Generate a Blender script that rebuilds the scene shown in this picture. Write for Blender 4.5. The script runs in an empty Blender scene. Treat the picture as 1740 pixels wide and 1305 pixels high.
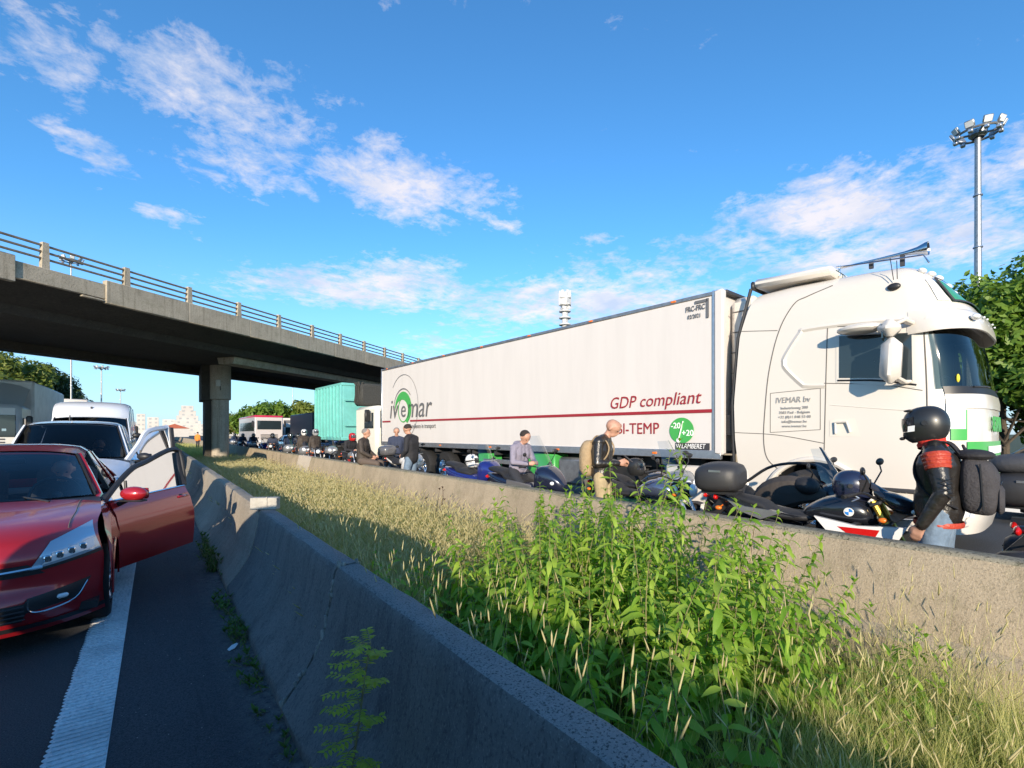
import bpy, bmesh, math, random
import numpy as np
from mathutils import Vector, Matrix, Euler
R = math.radians
rnd = random.Random(7)
scene = bpy.context.scene
COL = scene.collection

# ---------------- camera ----------------
cam_d = bpy.data.cameras.new('camera')
cam = bpy.data.objects.new('camera', cam_d)
COL.objects.link(cam)
cam_d.sensor_width = 36.0
cam_d.lens = 820.0 / 1740.0 * 36.0
cam_d.shift_y = (737 - 652.5) / 1740.0
cam_d.clip_start = 0.05
cam_d.clip_end = 6000
YAW = math.atan(605 / 820)
cam.location = (0, 0, 1.6)
cam.rotation_euler = (R(90), 0, -YAW)
scene.camera = cam

# ---------------- sun ----------------
SUN_AZ = R(51)      # light travels towards +X rotated this much towards +Y
SUN_EL = R(13.5)
sd = bpy.data.lights.new('sun', 'SUN')
sd.energy = 5.0
sd.angle = R(0.5)
sd.color = (1.0, 0.85, 0.66)
sun = bpy.data.objects.new('sun', sd)
COL.objects.link(sun)
ldir = Vector((math.cos(SUN_AZ) * math.cos(SUN_EL), math.sin(SUN_AZ) * math.cos(SUN_EL), -math.sin(SUN_EL)))
sun.rotation_euler = ldir.to_track_quat('-Z', 'Y').to_euler()

# ---------------- world: sky with clouds ----------------
world = bpy.data.worlds.new('World')
scene.world = world
world.use_nodes = True
nt = world.node_tree
for n in list(nt.nodes): nt.nodes.remove(n)
def wn(t, **kw):
    n = nt.nodes.new(t)
    for k, v in kw.items(): setattr(n, k, v)
    return n
wl = nt.links.new
sky = wn('ShaderNodeTexSky', sky_type='NISHITA', sun_disc=False)
sky.sun_elevation = SUN_EL
# direction to the sun is -ldir; blender: rotation 0 = +Y, clockwise
sky.sun_rotation = math.atan2(-ldir.x, -ldir.y)
sky.air_density = 1.0; sky.dust_density = 0.25; sky.ozone_density = 3.0
tc = wn('ShaderNodeTexCoord')
sep = wn('ShaderNodeSeparateXYZ'); wl(tc.outputs['Generated'], sep.inputs[0])
def math_n(op, a, b=None, c=None, clamp=False):
    n = wn('ShaderNodeMath', operation=op); n.use_clamp = clamp
    for i, x in enumerate((a, b, c)):
        if x is None: continue
        if isinstance(x, (int, float)): n.inputs[i].default_value = x
        else: wl(x, n.inputs[i])
    return n.outputs[0]
zc = math_n('MAXIMUM', sep.outputs[2], 0.02)
zc = math_n('ADD', zc, 0.10)
px_ = math_n('DIVIDE', sep.outputs[0], zc); py_ = math_n('DIVIDE', sep.outputs[1], zc)
comb = wn('ShaderNodeCombineXYZ'); wl(px_, comb.inputs[0]); wl(py_, comb.inputs[1])
def wnoise(vec, scale, detail, rough, dist=0.0):
    n = wn('ShaderNodeTexNoise'); wl(vec, n.inputs['Vector'])
    n.inputs['Scale'].default_value = scale; n.inputs['Detail'].default_value = detail
    n.inputs['Roughness'].default_value = rough; n.inputs['Distortion'].default_value = dist
    return n.outputs['Fac']
n_big = wnoise(comb.outputs[0], 3.6, 10, 0.66, 0.35)
n_fine = wnoise(comb.outputs[0], 15.0, 8, 0.66, 0.3)
n_mid = wnoise(comb.outputs[0], 1.3, 4, 0.5, 0.3)
def cloud_dir(u, v):
    t = (u - 870) / 820; c, s = math.cos(YAW), math.sin(YAW)
    d = Vector((t * c + s, -t * s + c, (737 - v) / 820)).normalized()
    return Vector((d.x / (max(d.z, .02) + .1), d.y / (max(d.z, .02) + .1), 0))
# cloud banks of the morning: centre, end point (bank axis), width, weight
banks = [((110, 120), (540, 215), 0.26, .92), ((300, 250), (520, 330), 0.22, .7), ((540, 290), (800, 350), 0.26, 1.15), ((400, 300), (560, 330), 0.15, .8),
         ((620, 235), (650, 245), 0.10, .8), ((420, 487), (800, 500), 0.42, 1.15), ((560, 470), (760, 460), .3, .8), ((1000, 408), (1025, 404), 0.09, .8), ((850, 380), (880, 388), 0.07, .8),
         ((820, 535), (1180, 490), 0.6, 1.15), ((1250, 400), (1740, 300), 0.42, 1.12), ((1300, 440), (1740, 400), 0.45, 1.0), ((1460, 295), (1510, 290), 0.10, .75),
         ((700, 590), (820, 580), 0.5, .7), ((250, 360), (320, 365), .09, .7), ((100, 215), (190, 275), 0.12, .75), ((50, 5), (110, 10), .08, .55), ((340, 80), (400, 130), .11, .8)]
acc = None
for (a, b, w, wt) in banks:
    A = cloud_dir(*a); B = cloud_dir(*b)
    mid = (A + B) / 2; half = (B - A) / 2; ln = half.length; ang = math.atan2(half.y, half.x)
    mp = wn('ShaderNodeMapping', vector_type='TEXTURE')
    mp.inputs['Location'].default_value = mid; mp.inputs['Rotation'].default_value = (0, 0, ang)
    mp.inputs['Scale'].default_value = (ln + w, w, 1)
    wl(comb.outputs[0], mp.inputs['Vector'])
    vl = wn('ShaderNodeVectorMath', operation='LENGTH'); wl(mp.outputs[0], vl.inputs[0])
    g = math_n('MULTIPLY', math_n('SUBTRACT', 1.0, math_n('POWER', vl.outputs['Value'], 1.6), clamp=True), wt)
    acc = g if acc is None else math_n('MAXIMUM', acc, g)
# cloud density = bank envelope + noise
d = math_n('ADD', math_n('MULTIPLY', acc, 0.62), math_n('MULTIPLY', n_big, 1.5))
d = math_n('ADD', d, math_n('MULTIPLY', n_fine, 1.0))
d = math_n('ADD', d, math_n('MULTIPLY', n_mid, 0.35))
d = math_n('SUBTRACT', d, 1.69)
dens = math_n('MULTIPLY', d, 2.1, clamp=True)
dens = math_n('MULTIPLY', dens, 0.86)
# a veil in the low sky
hz = math_n('MULTIPLY', math_n('POWER', math_n('SUBTRACT', 1.0, math_n('MULTIPLY', math_n('ABSOLUTE', sep.outputs[2]), 2.6), clamp=True), 1.9), 0.80)
cl_shade = wnoise(comb.outputs[0], 3.1, 6, .6, .2)
cr = wn('ShaderNodeValToRGB'); wl(cl_shade, cr.inputs[0])
SKY = 0.15
cr.color_ramp.elements[0].position = .35; cr.color_ramp.elements[0].color = (3.3, 3.6, 4.4, 1)
cr.color_ramp.elements[1].position = .62; cr.color_ramp.elements[1].color = (5.2, 4.75, 4.7, 1)
hsv = wn('ShaderNodeHueSaturation'); wl(sky.outputs[0], hsv.inputs['Color'])
hsv.inputs['Saturation'].default_value = 1.02; hsv.inputs['Value'].default_value = 1.0
tint = wn('ShaderNodeMixRGB', blend_type='MULTIPLY'); tint.inputs[0].default_value = 1
wl(hsv.outputs[0], tint.inputs[1]); tint.inputs[2].default_value = (0.63, 1.13, 1.40, 1)
m1 = wn('ShaderNodeMixRGB'); wl(hz, m1.inputs[0]); wl(tint.outputs[0], m1.inputs[1]); m1.inputs[2].default_value = (3.25, 3.85, 4.9, 1)
m2 = wn('ShaderNodeMixRGB'); wl(dens, m2.inputs[0]); wl(m1.outputs[0], m2.inputs[1]); wl(cr.outputs[0], m2.inputs[2])
bg = wn('ShaderNodeBackground'); wl(m2.outputs[0], bg.inputs[0]); bg.inputs[1].default_value = SKY
out = wn('ShaderNodeOutputWorld'); wl(bg.outputs[0], out.inputs[0])

scene.view_settings.view_transform = 'Standard'
scene.view_settings.look = 'None'
scene.view_settings.exposure = 0.45
scene.view_settings.gamma = 1.0
scene.view_settings.use_curve_mapping = False

# ---------------- materials ----------------
MATS = {}
def mat(name, col, rough=.6, metal=0.0, var=0.0, vscale=8.0, bump=0.0, bscale=60.0, col2=None, spec=.5, coat=0.0, trans=0.0, alpha=1.0, emit=None, emit_s=0.0, island=0.0, stretch=None, detail=6):
    if name in MATS: return MATS[name]
    m = bpy.data.materials.new(name); MATS[name] = m; m.use_nodes = True
    t = m.node_tree; b = t.nodes['Principled BSDF']
    c4 = tuple(col) + (1,)
    b.inputs['Base Color'].default_value = c4
    b.inputs['Roughness'].default_value = rough
    b.inputs['Metallic'].default_value = metal
    b.inputs['Specular IOR Level'].default_value = spec
    b.inputs['Coat Weight'].default_value = coat
    b.inputs['Coat Roughness'].default_value = 0.06
    if trans: b.inputs['Transmission Weight'].default_value = trans
    if alpha < 1: b.inputs['Alpha'].default_value = alpha
    if emit:
        b.inputs['Emission Color'].default_value = tuple(emit) + (1,); b.inputs['Emission Strength'].default_value = emit_s
    L = t.links.new
    vec = None
    if var or bump:
        tcn = t.nodes.new('ShaderNodeTexCoord'); vec = tcn.outputs['Object']
        if stretch:
            mp = t.nodes.new('ShaderNodeMapping'); mp.inputs['Scale'].default_value = stretch; L(vec, mp.inputs[0]); vec = mp.outputs[0]
    if var or col2 or island:
        mx = t.nodes.new('ShaderNodeMixRGB')
        c2 = col2 or tuple(max(0, x * (1 - var)) for x in col)
        mx.inputs[1].default_value = c4; mx.inputs[2].default_value = tuple(c2) + (1,)
        if island:
            g = t.nodes.new('ShaderNodeNewGeometry'); L(g.outputs['Random Per Island'], mx.inputs[0])
        else:
            n = t.nodes.new('ShaderNodeTexNoise'); n.inputs['Scale'].default_value = vscale; n.inputs['Detail'].default_value = detail; n.inputs['Roughness'].default_value = .65
            if vec is None:
                tcn = t.nodes.new('ShaderNodeTexCoord'); vec = tcn.outputs['Object']
            L(vec, n.inputs['Vector'])
            r = t.nodes.new('ShaderNodeValToRGB'); r.color_ramp.elements[0].position = .38; r.color_ramp.elements[1].position = .64
            L(n.outputs['Fac'], r.inputs[0]); L(r.outputs[0], mx.inputs[0])
        L(mx.outputs[0], b.inputs['Base Color'])
    if bump:
        n2 = t.nodes.new('ShaderNodeTexNoise'); n2.inputs['Scale'].default_value = bscale; n2.inputs['Detail'].default_value = 5
        L(vec, n2.inputs['Vector'])
        bp = t.nodes.new('ShaderNodeBump'); bp.inputs['Strength'].default_value = bump; bp.inputs['Distance'].default_value = .02
        L(n2.outputs['Fac'], bp.inputs['Height']); L(bp.outputs[0], b.inputs['Normal'])
    return m

def nodes_of(m):
    t = m.node_tree
    return t, t.nodes['Principled BSDF'], t.links.new
def tnoise(t, vec, scale, detail=5, rough=.6):
    n = t.nodes.new('ShaderNodeTexNoise'); n.inputs['Scale'].default_value = scale; n.inputs['Detail'].default_value = detail; n.inputs['Roughness'].default_value = rough
    t.links.new(vec, n.inputs['Vector']); return n.outputs['Fac']
def tramp(t, fac, p0, p1, c0=(0, 0, 0), c1=(1, 1, 1)):
    r = t.nodes.new('ShaderNodeValToRGB'); t.links.new(fac, r.inputs[0])
    r.color_ramp.elements[0].position = p0; r.color_ramp.elements[0].color = tuple(c0) + (1,)
    r.color_ramp.elements[1].position = p1; r.color_ramp.elements[1].color = tuple(c1) + (1,)
    return r.outputs[0]
def tmix(t, fac, a, b, mode='MIX'):
    m = t.nodes.new('ShaderNodeMixRGB'); m.blend_type = mode
    for i, x in enumerate((fac, a, b)):
        if isinstance(x, (int, float)): m.inputs[i].default_value = x
        elif isinstance(x, tuple): m.inputs[i].default_value = x + (1,)
        else: t.links.new(x, m.inputs[i])
    return m.outputs[0]
def tmap(t, vec, scale):
    mp = t.nodes.new('ShaderNodeMapping'); mp.inputs['Scale'].default_value = scale; t.links.new(vec, mp.inputs[0]); return mp.outputs[0]

def concrete(name, base, dark, pit=1.0, streak=.5, moss=0.0, grain=90., stretch=(1, 1, .12), gsz=(1, 1, 1)):
    m = bpy.data.materials.new(name); m.use_nodes = True; MATS[name] = m
    t, b, L = nodes_of(m)
    tcn = t.nodes.new('ShaderNodeTexCoord'); v = tcn.outputs['Object']
    big = tramp(t, tnoise(t, v, 1.3, 6, .6), .35, .68)
    c = tmix(t, big, base, tuple(x * .78 for x in base))
    st = tramp(t, tnoise(t, tmap(t, v, stretch), 7, 6, .7), .5, .72)
    c = tmix(t, tmix(t, streak, (0., 0., 0.), st), c, dark)
    gv = tmap(t, v, gsz)
    g = tramp(t, tnoise(t, gv, grain, 3, .7), .53, .62)
    c = tmix(t, tmix(t, pit, (0., 0., 0.), g), c, tuple(x * .5 for x in dark))
    g2 = tramp(t, tnoise(t, gv, grain * 1.7, 2, .6), .6, .66)
    c = tmix(t, tmix(t, .5, (0., 0., 0.), g2), c, tuple(min(1, x * 1.5) for x in base))
    if moss:
        ms = tramp(t, tnoise(t, v, 3.3, 6, .7), .52, .66)
        c = tmix(t, tmix(t, moss, (0., 0., 0.), ms), c, (.10, .105, .045))
    L(c, b.inputs['Base Color']); b.inputs['Roughness'].default_value = .9; b.inputs['Specular IOR Level'].default_value = .25
    bp = t.nodes.new('ShaderNodeBump'); bp.inputs['Strength'].default_value = .6; bp.inputs['Distance'].default_value = .012
    L(tnoise(t, gv, grain, 5, .7), bp.inputs['Height']); L(bp.outputs[0], b.inputs['Normal'])
    return m

# ---------------- mesh builder ----------------
class MB:
    def __init__(s): s.v = []; s.f = []; s.m = []; s.mi = 0
    def add(s, vs, fs, mi=None):
        o = len(s.v); s.v.extend([tuple(x) for x in vs]); s.f.extend([tuple(i + o for i in f) for f in fs]); s.m.extend([s.mi if mi is None else mi] * len(fs)); return s
    def box(s, c, size, rot=None, b=0.0, mi=None):
        hx, hy, hz = [max(x / 2, 1e-4) for x in size]
        M = Euler(rot).to_matrix() if rot else Matrix.Identity(3)
        c = Vector(c)
        if b <= 0:
            vs = [c + M @ Vector((x * hx, y * hy, z * hz)) for x in (-1, 1) for y in (-1, 1) for z in (-1, 1)]
            return s.add(vs, [(0, 1, 3, 2), (4, 6, 7, 5), (0, 4, 5, 1), (2, 3, 7, 6), (0, 2, 6, 4), (1, 5, 7, 3)], mi)
        b = min(b, hx * .98, hy * .98, hz * .98)
        vs = []; idx = {}
        for x in (-1, 1):
            for y in (-1, 1):
                for z in (-1, 1):
                    for ax in range(3):
                        p = [x * hx, y * hy, z * hz]
                        for k in range(3):
                            if k != ax: p[k] -= (x, y, z)[k] * b
                        idx[(x, y, z, ax)] = len(vs); vs.append(c + M @ Vector(p))
        fs = []
        for ax in range(3):
            o = [k for k in range(3) if k != ax]
            for sg in (-1, 1):
                q = []
                for (a1, a2) in ((-1, -1), (1, -1), (1, 1), (-1, 1)):
                    k = [0, 0, 0]; k[ax] = sg; k[o[0]] = a1; k[o[1]] = a2; q.append(idx[(k[0], k[1], k[2], ax)])
                fs.append(tuple(q))
            for a1 in (-1, 1):
                for a2 in (-1, 1):
                    k1 = [0, 0, 0]; k1[o[0]] = a1; k1[o[1]] = a2
                    q = []
                    for e, axx in ((-1, o[0]), (1, o[0]), (1, o[1]), (-1, o[1])):
                        k = list(k1); k[ax] = e; q.append(idx[(k[0], k[1], k[2], axx)])
                    fs.append(tuple(q))
        for x in (-1, 1):
            for y in (-1, 1):
                for z in (-1, 1): fs.append((idx[(x, y, z, 0)], idx[(x, y, z, 1)], idx[(x, y, z, 2)]))
        s.add(vs, fs, mi); s.fix = True
        return s
    def grid(s, rows, mi=None, closed=False, skip=None):
        n = len(rows[0]); vs = [p for r in rows for p in r]; fs = []
        for i in range(len(rows) - 1):
            for j in range(n if closed else n - 1):
                if skip and skip(i, j): continue
                k = (j + 1) % n
                fs.append((i * n + j, i * n + k, (i + 1) * n + k, (i + 1) * n + j))
        return s.add(vs, fs, mi)
    def tube(s, path, rad, n=8, cap=True, mi=None, flat=1.0):
        P = [Vector(p) for p in path]
        if isinstance(rad, (int, float)): rad = [rad] * len(P)
        rows = []; up = None
        for i, p in enumerate(P):
            d = (P[min(i + 1, len(P) - 1)] - P[max(i - 1, 0)]).normalized()
            if up is None:
                up = Vector((0, 0, 1)) if abs(d.z) < .9 else Vector((1, 0, 0))
            a = d.cross(up)
            if a.length < 1e-5: a = d.orthogonal()
            a.normalize(); bb = a.cross(d).normalized(); up = bb
            rows.append([p + (a * math.cos(t) + bb * math.sin(t) * flat) * rad[i] for t in [2 * math.pi * k / n for k in range(n)]])
        o = len(s.v); s.grid(rows, mi, closed=True)
        if cap:
            s.f.append(tuple(o + k for k in range(n))[::-1]); s.f.append(tuple(o + (len(P) - 1) * n + k for k in range(n))); s.m.extend([s.mi if mi is None else mi] * 2)
        return s
    def ell(s, c, r, rot=None, nu=14, nv=9, mi=None, zmin=-1.0, zmax=1.0):
        if isinstance(r, (int, float)): r = (r, r, r)
        M = Euler(rot).to_matrix() if rot else Matrix.Identity(3)
        c = Vector(c); rows = []
        a0 = math.asin(max(-1, zmin)); a1 = math.asin(min(1, zmax))
        for i in range(nv + 1):
            a = a0 + (a1 - a0) * i / nv
            rows.append([c + M @ Vector((r[0] * math.cos(a) * math.cos(t), r[1] * math.cos(a) * math.sin(t), r[2] * math.sin(a))) for t in [2 * math.pi * k / nu for k in range(nu)]])
        return s.grid(rows, mi, closed=True)
    def prism(s, poly, fn, a, b, mi=None):
        n = len(poly)
        vs = [fn(p[0], p[1], a) for p in poly] + [fn(p[0], p[1], b) for p in poly]
        fs = [tuple(range(n))[::-1], tuple(range(n, 2 * n))] + [(i, (i + 1) % n, n + (i + 1) % n, n + i) for i in range(n)]
        return s.add(vs, fs, mi)
    def lathe(s, prof, c, axis='Y', n=24, mi=None, a0=0, a1=2 * math.pi):
        c = Vector(c); rows = []
        full = abs(a1 - a0) > 6.28
        for (r, h) in prof:
            row = []
            for k in range(n if full else n + 1):
                t = a0 + (a1 - a0) * k / n
                if axis == 'Y': p = Vector((r * math.cos(t), h, r * math.sin(t)))
                elif axis == 'Z': p = Vector((r * math.cos(t), r * math.sin(t), h))
                else: p = Vector((h, r * math.cos(t), r * math.sin(t)))
                row.append(c + p)
            rows.append(row)
        return s.grid(rows, mi, closed=full)
    def build(s, name, mats, parent=None, angle=38, label=None, weld=False):
        me = bpy.data.meshes.new(name)
        me.from_pydata(s.v, [], s.f)
        if not isinstance(mats, (list, tuple)): mats = [mats]
        for m in mats: me.materials.append(m)
        if len(mats) > 1: me.polygons.foreach_set('material_index', s.m)
        bm = bmesh.new(); bm.from_mesh(me)
        if weld: bmesh.ops.remove_doubles(bm, verts=bm.verts, dist=1e-4)
        bmesh.ops.recalc_face_normals(bm, faces=bm.faces)
        bm.to_mesh(me); bm.free()
        if angle:
            me.polygons.foreach_set('use_smooth', [True] * len(me.polygons))
            me.set_sharp_from_angle(angle=R(angle))
        o = bpy.data.objects.new(name, me); COL.objects.link(o)
        if parent: o.parent = parent
        if label: o['label'] = label
        return o

def thing(name, label, cat, loc=(0, 0, 0), rz=0, group=None):
    o = bpy.data.objects.new(name, None); COL.objects.link(o); o.empty_display_size = .2
    o.location = loc; o.rotation_euler = (0, 0, rz); o['label'] = label; o['category'] = cat
    if group: o['group'] = group
    return o
def tag(o, label, cat, group=None, kind=None):
    o['label'] = label; o['category'] = cat
    if group: o['group'] = group
    if kind: o['kind'] = kind
    return o
def copy_tree(o, parent=None):
    c = o.copy(); COL.objects.link(c)
    if parent is not None: c.parent = parent
    for ch in list(o.children): copy_tree(ch, c)
    return c
def raw_mesh(name, v, f, m, parent=None, smooth=False):
    me = bpy.data.meshes.new(name); v = np.asarray(v, dtype=np.float32); f = np.asarray(f, dtype=np.int32)
    k = f.shape[1]
    me.vertices.add(len(v)); me.vertices.foreach_set('co', v.ravel())
    me.loops.add(f.size); me.loops.foreach_set('vertex_index', f.ravel())
    me.polygons.add(len(f)); me.polygons.foreach_set('loop_start', np.arange(0, f.size, k, dtype=np.int32))
    me.update(calc_edges=True); me.validate()
    me.materials.append(m)
    if smooth: me.polygons.foreach_set('use_smooth', [True] * len(f))
    o = bpy.data.objects.new(name, me); COL.objects.link(o)
    if parent: o.parent = parent
    return o
def cr_curve(pts, n=8):
    """Catmull-Rom through pts (any dimension)"""
    P = [np.array(p, float) for p in pts]; P = [2 * P[0] - P[1]] + P + [2 * P[-1] - P[-2]]
    out = []
    for i in range(1, len(P) - 2):
        for k in range(n):
            t = k / n
            out.append(.5 * (2 * P[i] + (P[i + 1] - P[i - 1]) * t + (2 * P[i - 1] - 5 * P[i] + 4 * P[i + 1] - P[i + 2]) * t * t + (3 * P[i] - P[i - 1] - 3 * P[i + 1] + P[i + 2]) * t ** 3))
    out.append(P[-2]); return [tuple(float(a) for a in x) for x in out]
def text_mesh(s, name, size, m, parent, org, ux, uz, shear=0.0, sx=1.0, depth=.002, align='LEFT', bold=0.0):
    """flat lettering lying in the plane spanned by ux (reading direction) and uz (up)"""
    cu = bpy.data.curves.new(name, 'FONT'); cu.body = s; cu.size = size; cu.shear = shear; cu.extrude = depth; cu.align_x = align; cu.offset = bold; cu.resolution_u = 3
    o = bpy.data.objects.new(name, cu); COL.objects.link(o)
    dg = bpy.context.evaluated_depsgraph_get(); me = bpy.data.meshes.new_from_object(o.evaluated_get(dg))
    bpy.data.objects.remove(o); bpy.data.curves.remove(cu)
    ux = Vector(ux).normalized(); uz = Vector(uz).normalized(); n = ux.cross(uz)
    M = Matrix(((ux.x * sx, uz.x, n.x, org[0]), (ux.y * sx, uz.y, n.y, org[1]), (ux.z * sx, uz.z, n.z, org[2]), (0, 0, 0, 1)))
    me.transform(M); me.materials.clear(); me.materials.append(m)
    o = bpy.data.objects.new(name, me); COL.objects.link(o)
    if parent: o.parent = parent
    return o
# =============== SETTING ===============
m_white = mat('white_paint', (.80, .79, .77), .35, coat=.3)
m_black = mat('black_plastic', (.02, .02, .022), .45)
m_rubber = mat('rubber', (.018, .018, .019), .85, var=.4, vscale=20)
m_chrome = mat('chrome', (.75, .75, .76), .15, 1.0)
m_steel = mat('galvanised_steel', (.42, .43, .44), .45, .8, var=.3, vscale=6)
m_glass = mat('dark_glass', (.02, .03, .035), .04, spec=.8)
m_soil = mat('median_soil', (.075, .055, .035), .95, var=.5, vscale=5, bump=.8, bscale=25)

# asphalt
def asphalt(name, c0, c1, fleck=.35, dust=False):
    m = bpy.data.materials.new(name); m.use_nodes = True; t, b, L = nodes_of(m)
    v = t.nodes.new('ShaderNodeTexCoord').outputs['Object']
    c = tmix(t, tramp(t, tnoise(t, v, .7, 5), .35, .65), c0, c1)
    c = tmix(t, tramp(t, tnoise(t, v, 130, 2), .42, .62), c, tuple(x * .45 for x in c0))
    c = tmix(t, tramp(t, tnoise(t, v, 210, 2, .7), .62, .68), c, tuple(x * 2.2 for x in c0))
    vo = t.nodes.new('ShaderNodeTexVoronoi'); vo.inputs['Scale'].default_value = 26; L(v, vo.inputs['Vector'])
    c = tmix(t, tmix(t, 1.0, tramp(t, vo.outputs['Distance'], .06, .10, (1, 1, 1), (0, 0, 0)), tramp(t, tnoise(t, v, 9, 3), .54, .6), 'MULTIPLY'), c, (fleck, fleck, fleck * .95))
    if dust:
        sx = t.nodes.new('ShaderNodeSeparateXYZ'); L(v, sx.inputs[0])
        mr = t.nodes.new('ShaderNodeMapRange'); mr.inputs[1].default_value = .30; mr.inputs[2].default_value = .60; L(sx.outputs[0], mr.inputs[0])
        c = tmix(t, tmix(t, 1.0, mr.outputs[0], tramp(t, tnoise(t, v, 16, 6, .75), .36, .62), 'MULTIPLY'), c, (.20, .19, .175))
        cr2 = tramp(t, tnoise(t, tmap(t, v, (9, .35, 1)), 1.2, 5, .6), .62, .66)
        c = tmix(t, tmix(t, .5, (0., 0., 0.), cr2), c, (.035, .036, .04))
    L(c, b.inputs['Base Color']); b.inputs['Roughness'].default_value = .82
    bp = t.nodes.new('ShaderNodeBump'); bp.inputs['Strength'].default_value = .8; bp.inputs['Distance'].default_value = .01
    L(tnoise(t, v, 120, 4, .7), bp.inputs['Height']); L(bp.outputs[0], b.inputs['Normal'])
    return m
m_asph = asphalt('asphalt', (.056, .059, .066), (.074, .076, .082))
m_asph2 = asphalt('asphalt_shoulder', (.064, .067, .075), (.085, .087, .094), .55, True)

def plane(name, x0, x1, y0, y1, z, m, label=None, nx=1, ny=1):
    b = MB(); b.grid([[(x0 + (x1 - x0) * i / nx, y0 + (y1 - y0) * j / ny, z) for i in range(nx + 1)] for j in range(ny + 1)])
    o = b.build(name, m, angle=0); o['kind'] = 'structure'
    if label: o['label'] = label
    return o
m_field = mat('field_grass', (.07, .09, .03), .95, var=.45, vscale=.3)
plane('ground', -1500, 1500, -600, 3000, -.12, m_field, 'grassy ground beyond the motorway')
plane('left_carriageway', -15.2, -.40, -60, 420, 0, m_asph, 'dark asphalt lanes under the queue of cars')
plane('hard_shoulder', -.40, .66, -60, 420, .004, m_asph2, 'narrow asphalt strip between white line and concrete barrier')
plane('median_ground', .66, 4.6, -60, 420, -.06, m_soil, 'bare soil strip between the two concrete barriers')
plane('right_carriageway', 4.6, 20.0, -60, 420, 0, m_asph, 'asphalt lanes under the trucks and motorcycles')

# edge line with scalloped rim and moulded ribs
m_line = bpy.data.materials.new('road_paint'); m_line.use_nodes = True
t, b_, L = nodes_of(m_line)
v = t.nodes.new('ShaderNodeTexCoord').outputs['Object']
c = tmix(t, tramp(t, tnoise(t, v, 60, 5, .7), .48, .70), (.80, .80, .79), (.50, .50, .51))
c = tmix(t, tramp(t, tnoise(t, v, 2.0, 5, .6), .45, .7), c, (.55, .55, .55))
L(c, b_.inputs['Base Color']); b_.inputs['Roughness'].default_value = .7
vo = t.nodes.new('ShaderNodeTexVoronoi'); vo.inputs['Scale'].default_value = 38; L(v, vo.inputs['Vector'])
bp = t.nodes.new('ShaderNodeBump'); bp.inputs['Strength'].default_value = .9; bp.inputs['Distance'].default_value = .012
L(vo.outputs['Distance'], bp.inputs['Height']); L(bp.outputs[0], b_.inputs['Normal'])
b = MB(); rows = []
y = -2.0; k = 0
while y < 14:
    for q in range(5):
        yy = y + .045 * q / 5
        rows.append([(-.432 - .014 * math.sin(math.pi * q / 5) + .003 * math.sin(yy * 17), yy, .0085), (-.195, yy, .0085)])
    y += .045
b.grid(rows)
o = b.build('edge_line', m_line, angle=0); o['kind'] = 'structure'; o['label'] = 'white scalloped edge line painted on the asphalt'
plane('edge_line', -.432, -.195, 14, 400, .0085, m_line, 'far stretch of the white edge line beyond the open door')
b = MB(); rows = []; y = -2.0        # raised ribs across the line
while y < 12:
    x0 = -.425
    b.box((-.3135, y, .0105), (.225, .018, .006), b=.002); y += .045
o = b.build('line_rib', m_line, angle=0); o['kind'] = 'stuff'; o['label'] = 'closely set raised ribs of the white edge line'; o['category'] = 'road marking'
for ln, X in enumerate((-3.9, -7.4, -10.9)):
    b = MB(); y = -10
    while y < 220:
        b.grid([[(X - .075, y, .004), (X + .075, y, .004)], [(X - .075, y + 3, .004), (X + .075, y + 3, .004)]]); y += 13
    o = b.build('lane_dashes', m_line, angle=0); o['kind'] = 'structure'
for X in (8.6, 12.1):
    b = MB(); y = -10
    while y < 220:
        b.grid([[(X - .075, y, .004), (X + .075, y, .004)], [(X - .075, y + 3, .004), (X + .075, y + 3, .004)]]); y += 13
    o = b.build('lane_dashes', m_line, angle=0); o['kind'] = 'structure'

# ---------------- concrete barriers ----------------
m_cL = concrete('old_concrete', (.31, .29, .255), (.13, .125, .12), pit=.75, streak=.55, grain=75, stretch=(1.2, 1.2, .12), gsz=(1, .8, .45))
m_cN = concrete('shaded_old_concrete', (.20, .195, .185), (.075, .075, .078), pit=.45, streak=.75, grain=85, stretch=(1.0, 1.0, .10), gsz=(1, .8, .5))  # streaked old concrete, base darkened to stand for shade on the near lengths
m_cTop = concrete('exposed_aggregate', (.27, .26, .25), (.07, .07, .075), pit=.85, streak=.3, grain=105, stretch=(1, 1, 1))
m_cR = concrete('sunlit_concrete', (.42, .345, .245), (.24, .195, .135), pit=.40, streak=.6, moss=.30, grain=66, stretch=(1, 1, .06))
m_cL2 = concrete('lit_old_concrete', (.38, .335, .27), (.20, .18, .15), pit=.45, streak=.6, grain=75, stretch=(1.2, 1.2, .12), gsz=(1, .8, .5))  # old concrete copy, base lightened for the sunlit lengths
m_joint = mat('joint_gap', (.02, .02, .02), .95)
m_patch = mat('pale_mortar', (.46, .43, .37), .9, var=.25, vscale=12, bump=.3)

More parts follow.
